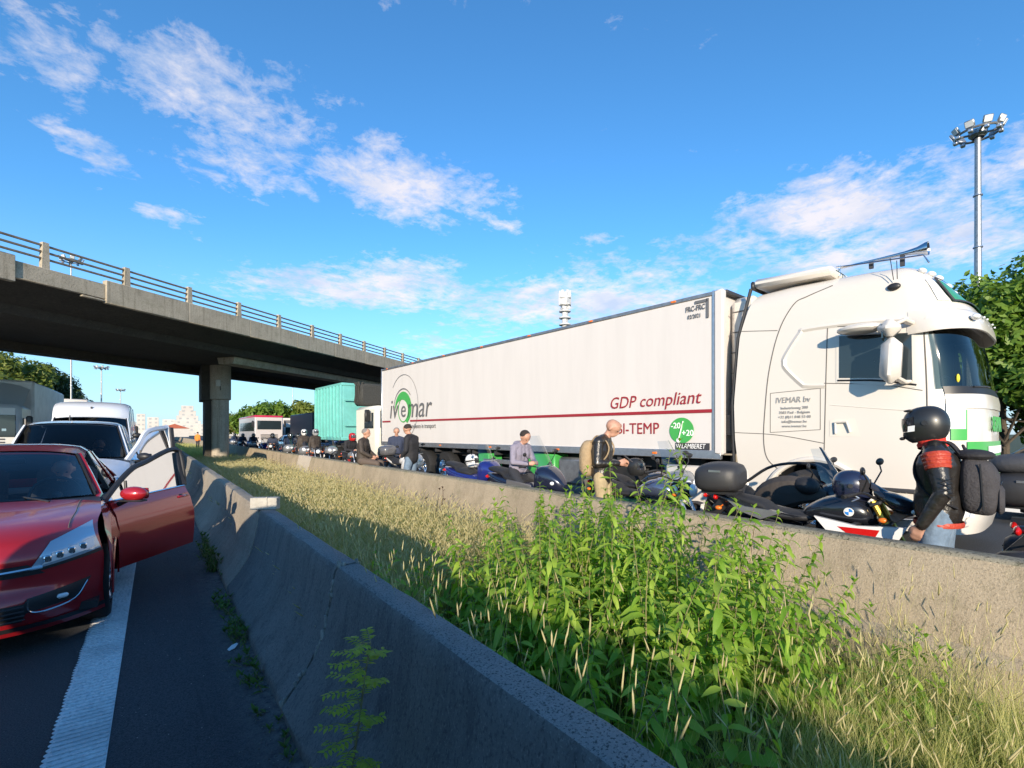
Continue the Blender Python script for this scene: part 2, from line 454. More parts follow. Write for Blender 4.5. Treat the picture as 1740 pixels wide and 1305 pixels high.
def barrier(name, prof, y0, y1, mats, topz, label, cat='barrier', group=None, seg=.25, wob=.004, seed=1, gap=.012):
    """one precast barrier length: cross-section prof (x,z) extruded along y"""
    rr = random.Random(seed)
    n = max(2, int((y1 - y0) / seg)); b = MB(); rows = []
    for i in range(n + 1):
        y = y0 + gap + (y1 - y0 - 2 * gap) * i / n
        rows.append([(x + rr.uniform(-wob, wob) * (z > 0.02), y, z + rr.uniform(-wob, wob) * (z > .02)) for (x, z) in prof])
    np_ = len(prof)
    for i in range(n):
        for j in range(np_ - 1):
            top = prof[j][1] > topz and prof[j + 1][1] > topz
            q = [rows[i][j], rows[i][j + 1], rows[i + 1][j + 1], rows[i + 1][j]]
            b.add(q, [(0, 1, 2, 3)], 1 if top else 0)
    b.add(rows[0], [tuple(range(np_))]); b.add(rows[-1], [tuple(range(np_))])
    o = b.build(name, mats, angle=30, weld=True)
    return tag(o, label, cat, group)
def smooth_prof(p, sub):
    return [(a, b) for a, b in cr_curve(p, sub)]
pL = [(.575, -.02), (.575, .05)] + smooth_prof([(.585, .07), (.66, .16), (.755, .30), (.80, .42), (.835, .56), (.87, .77)], 3) + [(.885, .795), (.90, .80), (1.00, .80), (1.015, .79), (1.05, .40), (1.20, .10), (1.22, -.08)]
GL = 'concrete barriers on the car side'
segs = [(-8.0, 2.98, 'near dark concrete barrier length at the bottom of the picture'),
        (2.98, 5.62, 'shaded concrete barrier length between the crack and the pale block'),
        (5.62, 8.6, 'sunlit barrier length just before the pale block with a curved car shadow'),
        (8.6, 13.0, 'barrier length beside the open red door, past the black joint')]
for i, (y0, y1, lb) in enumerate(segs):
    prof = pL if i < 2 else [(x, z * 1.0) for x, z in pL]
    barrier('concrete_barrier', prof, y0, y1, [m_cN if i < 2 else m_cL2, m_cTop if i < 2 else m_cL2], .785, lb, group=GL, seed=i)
y = 13.0; q = 0
while y < 160:
    L_ = [7, 8, 10, 16, 30, 90][q]
    lb = ['far barrier length beside the white van door', 'barrier length between the white van door and the bridge pillar', 'shaded barrier length left of the bridge pillar', 'distant barrier length just past the bridge pillar', 'second to last barrier length on the car side', 'farthest barrier length on the car side'][q]
    barrier('concrete_barrier', pL, y, y + L_, [m_cL, m_cL], .785, lb, group=GL, seg=2, seed=q + 9); y += L_; q += 1
# black filler in the joints (part of the setting's barrier run)
for yy, lb in ((5.62, 'black filler strip in the barrier joint under the pale block'), (8.6, 'black filler strip in the barrier joint past the pale block'), (13.0, 'black filler strip in the barrier joint beside the white van door')):
    b = MB(); b.prism([(x + (.012 if x < .95 else -.012), z - .01) for x, z in pL], lambda x, z, t: (x, t, z), yy - .013, yy + .013)
    tag(b.build('joint_filler', m_joint), lb, 'filler')
# broken pale mortar in the near joint
b = MB(); rr = random.Random(4)
for j in range(len(pL) - 4):
    x, z = pL[j]; x2, z2 = pL[j + 1]
    for k in range(4):
        f = (k + rr.random()) / 4
        if rr.random() < .68: continue
        b.box((x + (x2 - x) * f + .002, 2.98 + rr.uniform(-.016, .016), z + (z2 - z) * f), (.02, rr.uniform(.010, .03), rr.uniform(.02, .06)), (rr.uniform(-.4, .4), rr.uniform(-.5, .3), rr.uniform(-.4, .4)), b=.004)
tag(b.build('mortar_crumbs', mat('dusty_mortar', (.30, .285, .25), .9, var=.4, vscale=30)), 'crumbling pale mortar in the crack of the near barrier', 'mortar', kind='stuff')
b = MB(); b.box((.93, 5.66, .865), (.27, .10, .125), (0, 0, -YAW + .08), b=.006); b.box((.935, 5.60, .885), (.012, .02, .1), (0, 0, -YAW + .08))
tag(b.build('mortar_block', m_patch), 'pale chipped block standing on the barrier top at the shadow edge', 'block')

pR = [(4.12, -.08), (4.125, .17), (4.16, .21), (4.20, .235), (4.33, .77), (4.345, .795), (4.36, .80), (4.50, .80), (4.515, .79), (4.60, .35), (4.75, .10), (4.76, -.02)]
GR = 'concrete barriers on the motorcycle side'
m_cR2 = concrete('repaired_concrete', (.56, .49, .40), (.30, .27, .23), pit=.25, streak=.3, grain=60)
m_cRt = concrete('mossy_concrete', (.30, .27, .20), (.13, .12, .08), pit=.8, streak=.4, moss=.5, grain=42)
ys = [(-8, 2.2, 'right end of the sunlit barrier behind the dry grass'), (2.2, 7.6, 'sunlit barrier length behind the leafy bush'), (7.6, 13.0, 'sunlit barrier length below the man in the grey hoodie'),
      (13.0, 17.6, 'sunlit barrier length with the seated man in brown'), (17.6, 19.4, 'pale repaired patch length of the motorcycle side barrier'), (19.4, 26, 'barrier length below the two helmeted riders'), (26, 33, 'shaded barrier length right of the bridge pillar'), (33, 60, 'distant barrier length on the motorcycle side under the bridge'), (60, 160, 'farthest barrier length on the motorcycle side')]
for i, (y0, y1, lb) in enumerate(ys):
    barrier('concrete_barrier', pR, y0, y1, [m_cR2 if i == 4 else m_cR, m_cR2 if i == 4 else m_cRt], .76, lb, group=GR, seg=.4 if y0 < 20 else 3, seed=30 + i, gap=.004)
# far outer edge barriers
pO = [(0, -.1), (0, .3), (.1, .8), (.25, .8), (.35, .3), (.35, -.1)]
barrier('concrete_barrier', [(x - 15.6, z) for x, z in pO], -60, 300, [m_cL, m_cL], .78, 'long low wall on the far left edge of the motorway', seg=20)
barrier('concrete_barrier', [(x + 20, z) for x, z in pO], -60, 300, [m_cR, m_cR], .78, 'long low wall on the far right edge behind the trucks', seg=20)

# ---------------- bridge ----------------
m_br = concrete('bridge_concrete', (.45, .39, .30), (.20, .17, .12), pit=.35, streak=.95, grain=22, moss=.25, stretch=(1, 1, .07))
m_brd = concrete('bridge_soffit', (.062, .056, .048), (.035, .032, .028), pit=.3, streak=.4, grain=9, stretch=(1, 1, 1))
m_rail = mat('weathered_rail', (.20, .17, .135), .6, .2, var=.4, vscale=9)
ang_b = math.atan2(.588, .809)
bridge = thing('bridge', 'concrete road bridge crossing over the motorway with a grey rail', 'bridge', (1.933, 22.807, 0), ang_b)
# local: x along, y across (0 = near edge, 11.6 = far edge)
W = 11.6
def sweep(prof, x0, x1, mi=0, n=1, bb=None):
    bb = bb or MB(); rows = [[(x0 + (x1 - x0) * i / n, y, z) for (y, z) in prof] for i in range(n + 1)]
    bb.grid(rows, closed=True); bb.add(rows[0], [tuple(range(len(prof)))]); bb.add(rows[-1], [tuple(range(len(prof)))]); return bb
XA, XB = -16, 60
deck = sweep([(.22, 6.42), (.24, 6.05), (.30, 6.02), (2.05, 5.62), (2.2, 5.34), (9.4, 5.34), (9.6, 5.62), (11.4, 6.02), (11.4, 6.42)], XA, XB, n=20)
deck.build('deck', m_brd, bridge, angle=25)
# fascia panels of differing height
def panels(yc, th, sgn):
    x = XA; k = 0
    cuts = [XA, -9.3, -6.29, -3.99] + [-3.99 + 2.85 * i for i in range(1, 23)]
    for k in range(len(cuts) - 1):
        x0, x1 = cuts[k], cuts[k + 1]
        thin = (sgn < 0 and x0 == -6.29)
        bb = MB(); g = .004
        if thin: bb.box(((x0 + x1) / 2, yc + .03, (6.47 + 5.98) / 2), (x1 - x0 - g, th - .05, .48), b=.012); bb.box((x1 - .35, yc + .01, 5.93), (.62, .16, .05), b=.01)
        else: bb.box(((x0 + x1) / 2, yc, (6.60 + 5.86) / 2), (x1 - x0 - g, th, .74), b=.015)
        bb.build('fascia_panel', m_br, bridge)
panels(.10, .20, -1); panels(W - .10, .20, 1)
for yy in (.16, W - .16):
    for i in range(-5, 24):
        x = -5.55 + 2.27 * (i)
        bb = MB(); bb.prism([(-.10, 6.58 if not (-6.29 < x < -3.99) else 6.42), (.10, 6.58 if not (-6.29 < x < -3.99) else 6.42), (.075, 7.24), (-.075, 7.24)], lambda a, z, t, x=x: (x + a, t, z), yy - .07, yy + .07)
        bb.build('rail_post', m_br, bridge)
    for z in (7.15, 6.96, 6.76):
        bb = MB(); bb.box(((XA + XB) / 2, yy, z), (XB - XA, .075, .055), b=.012); bb.build('rail', m_rail, bridge)
# cross head band and pillars
bb = sweep([(2.6, 5.34), (2.7, 5.02), (3.6, 5.02), (3.7, 5.34)], 3.3, XB, n=2); bb.build('girder', m_br, bridge, angle=25)
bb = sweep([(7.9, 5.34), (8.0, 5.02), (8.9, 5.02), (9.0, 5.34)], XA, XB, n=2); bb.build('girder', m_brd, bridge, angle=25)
def pillar(wx, wy, label):
    t = thing('bridge_pillar', label, 'pillar', (wx, wy, 0), 0)
    bb = MB(); bb.lathe([(.42, -.06), (.42, 3.45)], (.16, -.1, 0), 'Z', 28); bb.build('column', m_pil, t)
    bb = MB(); bb.lathe([(.42, 3.45), (.52, 3.5), (.52, 5.36)], (.16, -.1, 0), 'Z', 28); bb.build('collar', m_pil, t)
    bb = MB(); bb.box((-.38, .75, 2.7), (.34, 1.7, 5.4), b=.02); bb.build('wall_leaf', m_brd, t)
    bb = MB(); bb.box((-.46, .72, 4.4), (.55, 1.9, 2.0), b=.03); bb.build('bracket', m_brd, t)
    bb = MB(); bb.box((.0, -.66, 4.35), (.22, .12, .34), b=.02); bb.build('sensor_box', mat('pale_box', (.5, .48, .44), .5), t)
    bb = MB(); bb.tube([(.10, -.62, 4.2), (.12, -.62, 4.0), (.12, -.55, 3.9)], .02); bb.build('bracket_arm', m_black, t)
    return t
m_pil = concrete('pillar_concrete', (.44, .39, .32), (.18, .16, .135), pit=.3, streak=.7, grain=20, stretch=(1, 1, .05))
pillar(2.71, 31.2, 'round concrete bridge pillar standing in the grassy median')
# =============== TRUCKS ===============
m_tw = mat('truck_white', (.66, .615, .555), .28, coat=.5)
m_trl = mat('trailer_white', (.65, .615, .59), .38, var=.05, vscale=2.5, stretch=(1, 1, .12))
m_green = mat('logo_green', (.06, .36, .08), .4)
m_red = mat('stripe_red', (.30, .02, .03), .4)
m_grey = mat('lettering_grey', (.13, .13, .135), .4)
m_dkgrey = mat('dark_trim', (.045, .045, .05), .55)
m_alu = mat('aluminium', (.62, .63, .65), .32, .85, var=.15, vscale=10)
m_lamp = mat('lamp_glass', (.75, .78, .8), .08, coat=1)
m_orange = mat('orange_lens', (.8, .18, .02), .3)
m_redlens = mat('red_lens', (.5, .01, .01), .2, coat=.6)
m_gap = mat('panel_gap', (.12, .11, .10), .8)

def clear_glass(name, tint=(.55, .62, .62), refl=1.0):
    m = bpy.data.materials.new(name); m.use_nodes = True; MATS[name] = m
    t = m.node_tree; t.nodes.clear(); L = t.links.new
    o = t.nodes.new('ShaderNodeOutputMaterial'); mx = t.nodes.new('ShaderNodeMixShader'); tr = t.nodes.new('ShaderNodeBsdfTransparent'); gl = t.nodes.new('ShaderNodeBsdfGlossy'); fr = t.nodes.new('ShaderNodeFresnel')
    tr.inputs[0].default_value = tint + (1,); gl.inputs['Roughness'].default_value = .03; gl.inputs[0].default_value = (refl, refl, refl, 1); fr.inputs[0].default_value = 1.65
    L(fr.outputs[0], mx.inputs[0]); L(tr.outputs[0], mx.inputs[1]); L(gl.outputs[0], mx.inputs[2]); L(mx.outputs[0], o.inputs[0]); return m
m_clear = clear_glass('clear_glass'); m_clear2 = clear_glass('tinted_glass', (.25, .30, .31)); m_shield = clear_glass('windshield_plastic', (.8, .84, .86))

def wheel(parent, c, r, w, rim, axis='Y', rr=.60, name='wheel', spokes=5, side=-1):
    """side: direction (along axis) the outer face looks"""
    hub = bpy.data.objects.new(name, None)
    b = MB(); pr = [(rr * r, -w / 2), (r * .93, -w / 2), (r, -w * .38), (r, w * .38), (r * .93, w / 2), (rr * r, w / 2)]
    b.lathe(pr + [pr[0]], c, axis, 30); t = b.build(name, m_rubber, parent, angle=50)
    hb = MB()
    def P(rad, a, h):
        h = h * side
        if axis == 'Y': return Vector(c) + Vector((rad * math.cos(a), h, rad * math.sin(a)))
        return Vector(c) + Vector((h, rad * math.cos(a), rad * math.sin(a)))
    R1 = rr * r
    prof = [(R1 * 1.0, w * .44), (R1 * .93, w * .46), (R1 * .86, w * .30), (R1 * .80, w * .05), (R1 * .1, w * .05)]
    hb.lathe([(a, h * side) for a, h in prof], c, axis, 30)
    hb.build('rim', m_dkgrey if spokes else rim, t)
    if spokes:
        hb = MB()
        for k in range(spokes):
            a = 2 * math.pi * k / spokes
            hb.tube([P(R1 * .12, a, w * .32), P(R1 * .5, a, w * .36), P(R1 * .92, a, w * .42)], [R1 * .13, R1 * .10, R1 * .12], 6, flat=.6)
        hb.lathe([(R1 * .97, w * .46 * side), (R1 * 1.0, w * .40 * side), (R1 * .90, w * .40 * side)], c, axis, 30)
        hb.ell(P(0, 0, w * .34), R1 * .2, nu=10, nv=6)
        hb.build('wheel_spokes', rim, t)
    else:
        hb = MB()
        for k in range(10):
            a = 2 * math.pi * k / 10
            hb.ell(P(R1 * .55, a, w * .12), R1 * .09, nu=6, nv=4)
        hb.ell(P(0, 0, w * .15), (R1 * .28, R1 * .28, R1 * .28), nu=12, nv=7)
        hb.build('hub', m_chrome, t)
    return t

TA = math.atan2(-.9982, .0604)
T0 = (7.78, 4.52, 0)
trailer = thing('refrigerated_trailer', 'long white refrigerated semi-trailer with a red stripe and grey and green lettering', 'trailer', T0, TA)
TL = 13.41
b = MB(); b.box((-TL / 2, 1.275, (4.0 + 1.30) / 2), (TL - .08, 2.53, 2.70), b=.01); b.build('box_body', m_trl, trailer)
b = MB(); b.box((-TL / 2, .035, 4.035), (TL, .09, .07), b=.012); b.box((-TL / 2, 2.51, 4.035), (TL, .09, .07), b=.012); b.build('roof_rail', m_steel, trailer)
b = MB(); b.box((-TL / 2, .02, 1.235), (TL, .07, .15), b=.008); b.box((-TL / 2, 2.53, 1.235), (TL, .07, .15), b=.008); b.build('bottom_rail', m_alu, trailer)
b = MB(); b.box((-.035, .035, 2.66), (.17, .13, 2.84), b=.03); b.build('corner_post', m_trl, trailer)
b = MB(); b.box((-.135, .004, 2.66), (.035, .03, 2.84)); b.build('edge_strip', m_alu, trailer)
b = MB(); b.box((-TL + .03, .03, 2.66), (.08, .09, 2.84), b=.012); b.build('corner_post', m_alu, trailer)
b = MB(); b.box((.0, 1.3, 4.05), (.12, 2.4, .06), b=.01); b.build('front_cap', m_dkgrey, trailer)
b = MB(); b.box((-TL / 2, 1.27, 4.02), (TL - .1, 2.40, .04)); b.build('roof', m_trl, trailer)
for k in range(7):   # side marker lamps on the roof rail and bottom rail
    b = MB(); b.box((-.9 - 2.0 * k, -.018, 4.04), (.10, .015, .035), b=.004); b.build('marker_lamp', m_orange, trailer)
for k in range(5):
    b = MB(); b.box((-1.3 - 2.6 * k, -.02, 1.235), (.10, .012, .04), b=.004); b.build('marker_lamp', m_orange, trailer)
# fridge unit on the front wall
b = MB(); b.box((.24, 1.28, 2.95), (.46, 2.0, 2.0), b=.09); b.build('fridge_unit', m_tw, trailer)
for k in range(5):
    b = MB(); b.box((.24, .268, 2.3 + .35 * k), (.40, .01, .015)); b.build('fridge_line', m_gap, trailer)
b = MB(); b.box((.10, .10, 1.75), (.14, .03, .34)); 
for k in range(6): b.box((.10, .08, 1.62 + .05 * k), (.12, .02, .012))
b.build('vent_grille', m_black, trailer)
# stripe
zs = lambda x: 2.0 + (-.27 - x) * .0045
b = MB()
for (xa, xb) in ((-.16, -11.1), (-12.62, -13.3)):
    b.add([(xa, -.006, zs(xa) - .03), (xb, -.006, zs(xb) - .03), (xb, -.006, zs(xb) + .03), (xa, -.006, zs(xa) + .03)], [(0, 1, 2, 3)])
b.build('red_stripe', m_red, trailer, angle=0)
yF = -.008
text_mesh('GDP compliant', 'lettering', .335, m_red, trailer, (-2.40, yF, 2.12), (1, 0, .012), (0, 0, 1), shear=.22, sx=.97)
text_mesh('BI-TEMP', 'lettering', .31, m_red, trailer, (-2.22, yF, 1.60), (1, 0, 0), (0, 0, 1), sx=.93)
# green disc with thermometer
def disc(c, rx, rz, y, m, name, n=36, r0=0.0, a0=0, a1=360, par=None):
    bb = MB(); A = [R(a0 + (a1 - a0) * k / n) for k in range(n + 1)]
    bb.grid([[(c[0] + rx * r0 * math.cos(a), y, c[1] + rz * r0 * math.sin(a)) for a in A], [(c[0] + rx * math.cos(a), y, c[1] + rz * math.sin(a)) for a in A]])
    return bb.build(name, m, par or trailer, angle=0)
disc((-.74, 1.66), .245, .235, yF, m_green, 'temperature_sign')
m_pw = mat('print_white', (.85, .85, .85), .5)
text_mesh('-20', 'lettering', .15, m_pw, trailer, (-.955, yF - .003, 1.70), (1, 0, 0), (0, 0, 1), bold=.002)
text_mesh('+20', 'lettering', .15, m_pw, trailer, (-.735, yF - .003, 1.565), (1, 0, 0), (0, 0, 1), bold=.002)
b = MB(); b.tube([(-.79, yF - .004, 1.50), (-.70, yF - .004, 1.83)], .03, 8, flat=.15); b.ell((-.80, yF - .004, 1.48), (.045, .004, .045)); b.build('thermometer', m_pw, trailer)
b = MB(); b.tube([(-.79, yF - .009, 1.50), (-.705, yF - .009, 1.80)], .013, 8, flat=.15); b.build('thermometer', m_green, trailer)
b = MB(); b.box((-.53, yF, 1.375), (.66, .006, .12)); b.build('maker_plate', m_dkgrey, trailer)
text_mesh('LAMBERET', 'lettering', .125, m_pw, trailer, (-.74, yF - .006, 1.335), (1, 0, 0), (0, 0, 1), shear=.2, sx=.78)
text_mesh('W', 'lettering', .11, m_pw, trailer, (-.85, yF - .006, 1.34), (1, 0, 0), (0, 0, 1), sx=.9)
text_mesh('FRC-FRC', 'lettering', .13, m_grey, trailer, (-.66, yF, 3.80), (1, 0, 0), (0, 0, 1), sx=.75, bold=.002)
text_mesh('02/2021', 'lettering', .10, m_grey, trailer, (-.62, yF, 3.67), (1, 0, 0), (0, 0, 1), sx=.8, bold=.001)
b = MB(); b.box((-.24, yF, 3.80), (.05, .004, .34)); b.box((-.36, yF, 3.94), (.24, .004, .05)); b.build('plate_frame', m_grey, trailer)
# large logo
text_mesh('iv', 'lettering', 1.02, m_grey, trailer, (-12.72, yF, 2.17), (1, 0, 0), (0, 0, 1), shear=.2, sx=1.0, bold=.0)
text_mesh('e', 'lettering', .86, m_grey, trailer, (-11.82, yF - .004, 2.20), (1, 0, 0), (0, 0, 1), shear=.1, sx=1.0)
text_mesh('mar', 'lettering', 1.02, m_grey, trailer, (-11.35, yF, 2.17), (1, 0, 0), (0, 0, 1), shear=.2, sx=1.02)
text_mesh('Excellence in transport', 'lettering', .22, m_grey, trailer, (-11.15, yF, 1.79), (1, 0, 0), (0, 0, 1), sx=.86)
def crescent(c, rx, rz, c2, rx2, rz2, a0, a1, y, m, name='logo_swirl', n=30):
    bb = MB(); A = [R(a0 + (a1 - a0) * k / n) for k in range(n + 1)]
    bb.grid([[(c[0] + rx * math.cos(a), y, c[1] + rz * math.sin(a)) for a in A], [(c2[0] + rx2 * math.cos(a), y, c2[1] + rz2 * math.sin(a)) for a in A]])
    bb.build(name, m, trailer, angle=0)
crescent((-11.62, 2.50), .62, .60, (-11.72, 2.42), .48, .40, -60, 175, yF - .002, m_green)
crescent((-11.60, 2.45), .40, .45, (-11.60, 2.45), .36, .41, 0, 360, yF - .003, m_green)
crescent((-11.62, 2.50), .72, .72, (-11.62, 2.50), .70, .68, 40, 200, yF - .002, m_grey)
crescent((-11.60, 2.55), 1.08, 1.16, (-11.60, 2.55), 1.065, 1.14, -120, 140, yF - .001, m_grey)
# underbody
b = MB(); b.box((-TL / 2 - .2, .7, 1.03), (TL - 1, .12, .24)); b.box((-TL / 2 - .2, 1.85, 1.03), (TL - 1, .12, .24))
for k in range(12): b.box((-1.2 - 1.05 * k, 1.27, 1.08), (.08, 2.3, .12))
b.build('chassis', m_dkgrey, trailer)
for x in (-8.97, -10.28, -11.59):
    wheel(trailer, (x, .20, .52), .52, .36, m_chrome, spokes=0, rr=.56)
    wheel(trailer, (x, 2.32, .52), .52, .36, m_chrome, spokes=0, rr=.56, side=1)
    b = MB(); b.tube([(x, .2, .52), (x, 2.3, .52)], .08); b.build('axle', m_dkgrey, trailer)
b = MB(); b.box((-4.55, .30, .72), (.95, .5, .78), b=.03); b.build('pallet_box', m_green, trailer)
b = MB(); b.box((-6.9, .30, .74), (.5, .5, .62), b=.03); b.build('pallet_box', m_green, trailer)
b = MB(); b.box((-3.55, .3, .74), (.85, .5, .62), b=.06); b.build('fuel_tank', m_steel, trailer)
for z in (.55, .85):
    b = MB(); b.box((-5.9, .06, z), (2.0, .03, .12), b=.01); b.build('side_guard', m_alu, trailer)
b = MB(); b.tube([(-2.5, .35, 1.1), (-2.5, .35, .1)], .07); b.tube([(-2.5, 2.2, 1.1), (-2.5, 2.2, .1)], .07); b.box((-2.5, .35, .08), (.3, .3, .04)); b.build('landing_leg', m_dkgrey, trailer)
b = MB(); b.box((-TL + .1, .25, .85), (.05, .5, .5)); b.box((-TL + .1, 2.3, .85), (.05, .5, .5)); b.build('mud_flap', m_black, trailer)

# ---- tractor ----
cabt = thing('truck_tractor', 'white high-roof lorry cab with green front panels and round roof horn', 'lorry', T0, TA)
def interp(x, P):
    return float(np.interp(x, [p[0] for p in P], [p[1] for p in P]))
fxz = [(.30, 3.15), (.5, 3.2), (1.0, 3.22), (2.05, 3.22), (2.2, 3.17), (2.6, 3.12), (2.95, 3.04), (3.05, 3.06), (3.12, 3.08), (3.2, 3.07), (3.35, 3.03), (3.6, 2.92), (3.8, 2.80), (3.9, 2.72), (4.0, 2.60)]
rz_ = [(.3, .62), (1.0, .30), (1.5, .24), (2.1, .22), (3.2, .31), (3.87, .47), (4.0, .55)]
tum = [(.3, .02), (1.2, 0), (3.0, .01), (3.4, .03), (3.7, .07), (3.85, .14), (3.95, .24), (4.0, .34)]
roofz = [(.4, 4.0), (1.0, 4.03), (1.4, 4.02), (2.0, 4.0), (2.4, 3.97), (2.6, 3.92), (2.75, 3.84), (2.9, 3.70), (3.1, 3.48)]
def cabp(s, z, off=0.0):
    def raw(s, z):
        m = s > 2
        q = 4 - s if m else s
        ty = interp(z, tum); fx = interp(z, fxz)
        if q < 1: x = interp(z, rz_) + (2.25 - interp(z, rz_)) * q; y = 0.0
        else:
            a = (q - 1) * math.pi / 2; e = 2 / 3.6
            x = 2.25 + (fx - 2.25) * max(0, math.sin(a)) ** e; y = 1.25 - 1.25 * max(0, math.cos(a)) ** e
        y = ty + (1.25 - ty) * (y / 1.25)
        zz = z
        if z > 3.3: zz = 3.3 + (z - 3.3) * (interp(x, roofz) - 3.3) / .8 if z <= 4.1 else z
        return Vector((x, 2.5 - y if m else y, zz))
    p = raw(s, z)
    if off:
        e = .02
        du = raw(min(4, s + e), z) - raw(max(0, s - e), z); dv = raw(s, min(4, z + e)) - raw(s, z - e)
        n = du.cross(dv)
        if n.length > 1e-9: p = p + n.normalized() * off
    return p
zl = [.32, .5, .8, 1.0, 1.2, 1.5, 1.8, 2.05, 2.2, 2.4, 2.6, 2.8, 2.95, 3.02, 3.08, 3.14, 3.2, 3.28, 3.36, 3.44, 3.52, 3.6, 3.68, 3.76, 3.84, 3.90, 3.95, 3.98, 4.0]
sl = [0, .08, .2, .3, .4, .5, .6, .7, .8, .9] + [1 + k / 14 for k in range(29)] + [3.1, 3.3, 3.5, 3.7, 3.9, 4.0]
rows = [[cabp(s, z) for s in sl] for z in zl]
b = MB()
def skipc(i, j):   # wheel arch opening in near and far side
    p = rows[i][j]; q = rows[i + 1][j + 1] if j + 1 < len(sl) else p
    c = (p + q) / 2
    return math.hypot(c.x - 1.42, c.z - .52) < .68 and c.z < 1.25 and (c.y < .05 or c.y > 2.45)
zfine = [.32 + .05 * k for k in range(19)] + zl[5:]
sfine = [k / 36 for k in range(36)] + [1 + k / 14 for k in range(29)] + [3 + k / 36 for k in range(1, 37)]
rows = [[cabp(s, z) for s in sfine] for z in zfine]
b.grid(rows, closed=True, skip=lambda i, j: j + 1 < len(sfine) and (skipc(i, j) or (1.25 < sfine[j] < 2.72 and 2.19 < zfine[i] < 2.9)))
# roof closing
top = rows[-1]; cen = sum(top, Vector()) / len(top)
b.grid([top] + [[Vector((cen.x + (p.x - cen.x) * f, cen.y + (p.y - cen.y) * f, p.z + (1 - f) * .05)) for p in top] for f in (.8, .5, .2)], closed=True)
b.build('cab_shell', m_tw, cabt, angle=35, weld=True)
def spatch(s0, s1, z0, z1, off, name, m, ns=12, nz=8, th=None, fz=None):
    bb = MB(); g = [[cabp(s0 + (s1 - s0) * i / ns, (fz(s0 + (s1 - s0) * i / ns)[0] + (fz(s0 + (s1 - s0) * i / ns)[1] - fz(s0 + (s1 - s0) * i / ns)[0]) * j / nz) if fz else z0 + (z1 - z0) * j / nz, off) for i in range(ns + 1)] for j in range(nz + 1)]
    bb.grid(g)
    return bb.build(name, m, cabt, angle=35)
def soff():   # sign of outward normal
    p0 = cabp(.5, 2.0); p1 = cabp(.5, 2.0, .01); return 1 if p1.y < p0.y else -1
SG = soff()
xs_ = lambda x, z: (x - interp(z, rz_)) / (2.25 - interp(z, rz_)) if x < 2.25 else 1 + (2 / math.pi) * math.asin(min(1, max(0, (x - 2.25) / (interp(z, fxz) - 2.25))) ** (3.6 / 2))
def side_poly(pts, off, name, m, par=cabt, lab=None):
    c = (sum(p[0] for p in pts) / len(pts), sum(p[1] for p in pts) / len(pts)); bb = MB()
    ring = []
    for k in range(len(pts)):
        a, d_ = pts[k], pts[(k + 1) % len(pts)]
        for q in range(4): ring.append((a[0] + (d_[0] - a[0]) * q / 4, a[1] + (d_[1] - a[1]) * q / 4))
    rows = [[cabp(xs_(c[0] + (p[0] - c[0]) * f, c[1] + (p[1] - c[1]) * f), c[1] + (p[1] - c[1]) * f, off * SG) for p in ring] for f in (1, .66, .33, .01)]
    bb.grid(rows, closed=True); return bb.build(name, m, par, angle=35, label=lab)
def line_on_side(pts, w, off, name, m, n=6):
    bb = MB(); P = cr_curve(pts, n) if len(pts) > 2 else [tuple(pts[0][k] + (pts[1][k] - pts[0][k]) * i / 10 for k in (0, 1)) for i in range(11)]
    Q = [cabp(xs_(x, z), z, off * SG) for x, z in P]; bb.tube(Q, w, 6, flat=1.0); return bb.build(name, m, cabt)
# side window with black frame, door seams
side_poly([(1.70, 2.34), (2.59, 2.20), (2.58, 2.95), (1.70, 3.03)], .006, 'window_frame', m_tw)
side_poly([(1.74, 2.40), (2.20, 2.36), (2.56, 2.28), (2.55, 2.92), (1.74, 3.0)], .012, 'side_window', m_glass)
line_on_side([(1.59, 3.16), (2.62, 3.04)], .009, .0, 'door_seam', m_gap)
line_on_side([(1.59, 3.16), (1.57, 2.3), (1.55, 1.28)], .007, 0, 'door_seam', m_gap)
line_on_side([(1.55, 2.34), (2.2, 2.27), (2.66, 2.16)], .006, .0, 'door_seam', m_gap)
line_on_side([(1.72, 2.365), (2.2, 2.325), (2.60, 2.235)], .014, .004, 'window_seal', m_black)
for (xg, z0g, z1g) in ((1.56, .62, 1.15),):
    b = MB(); b.box((2.35, -.01, .50), (.55, .05, .06), b=.01); b.box((2.35, -.01, .85), (.55, .05, .05), b=.01); b.build('step', m_dkgrey, cabt)
line_on_side([(1.62, 2.02), (2.3, 1.93), (2.62, 1.90)], .005, .001, 'body_crease', m_tw)
line_on_side([(2.67, 2.95), (2.70, 2.2), (2.71, 1.3)], .008, 0, 'door_seam', m_gap)
line_on_side([(.24, 1.62), (.9, 1.58), (1.55, 1.46)], .006, 0, 'panel_seam', m_gap)
line_on_side([(1.62, 3.84), (1.30, 3.72), (1.12, 3.62), (.92, 3.2), (.78, 2.6), (.72, 2.0), (.70, 1.5), (.76, 1.2), (.95, 1.02)], .008, 0, 'panel_seam', m_gap)
line_on_side([(.33, 3.30), (.62, 3.26), (.90, 3.22)], .006, 0, 'panel_seam', m_gap)
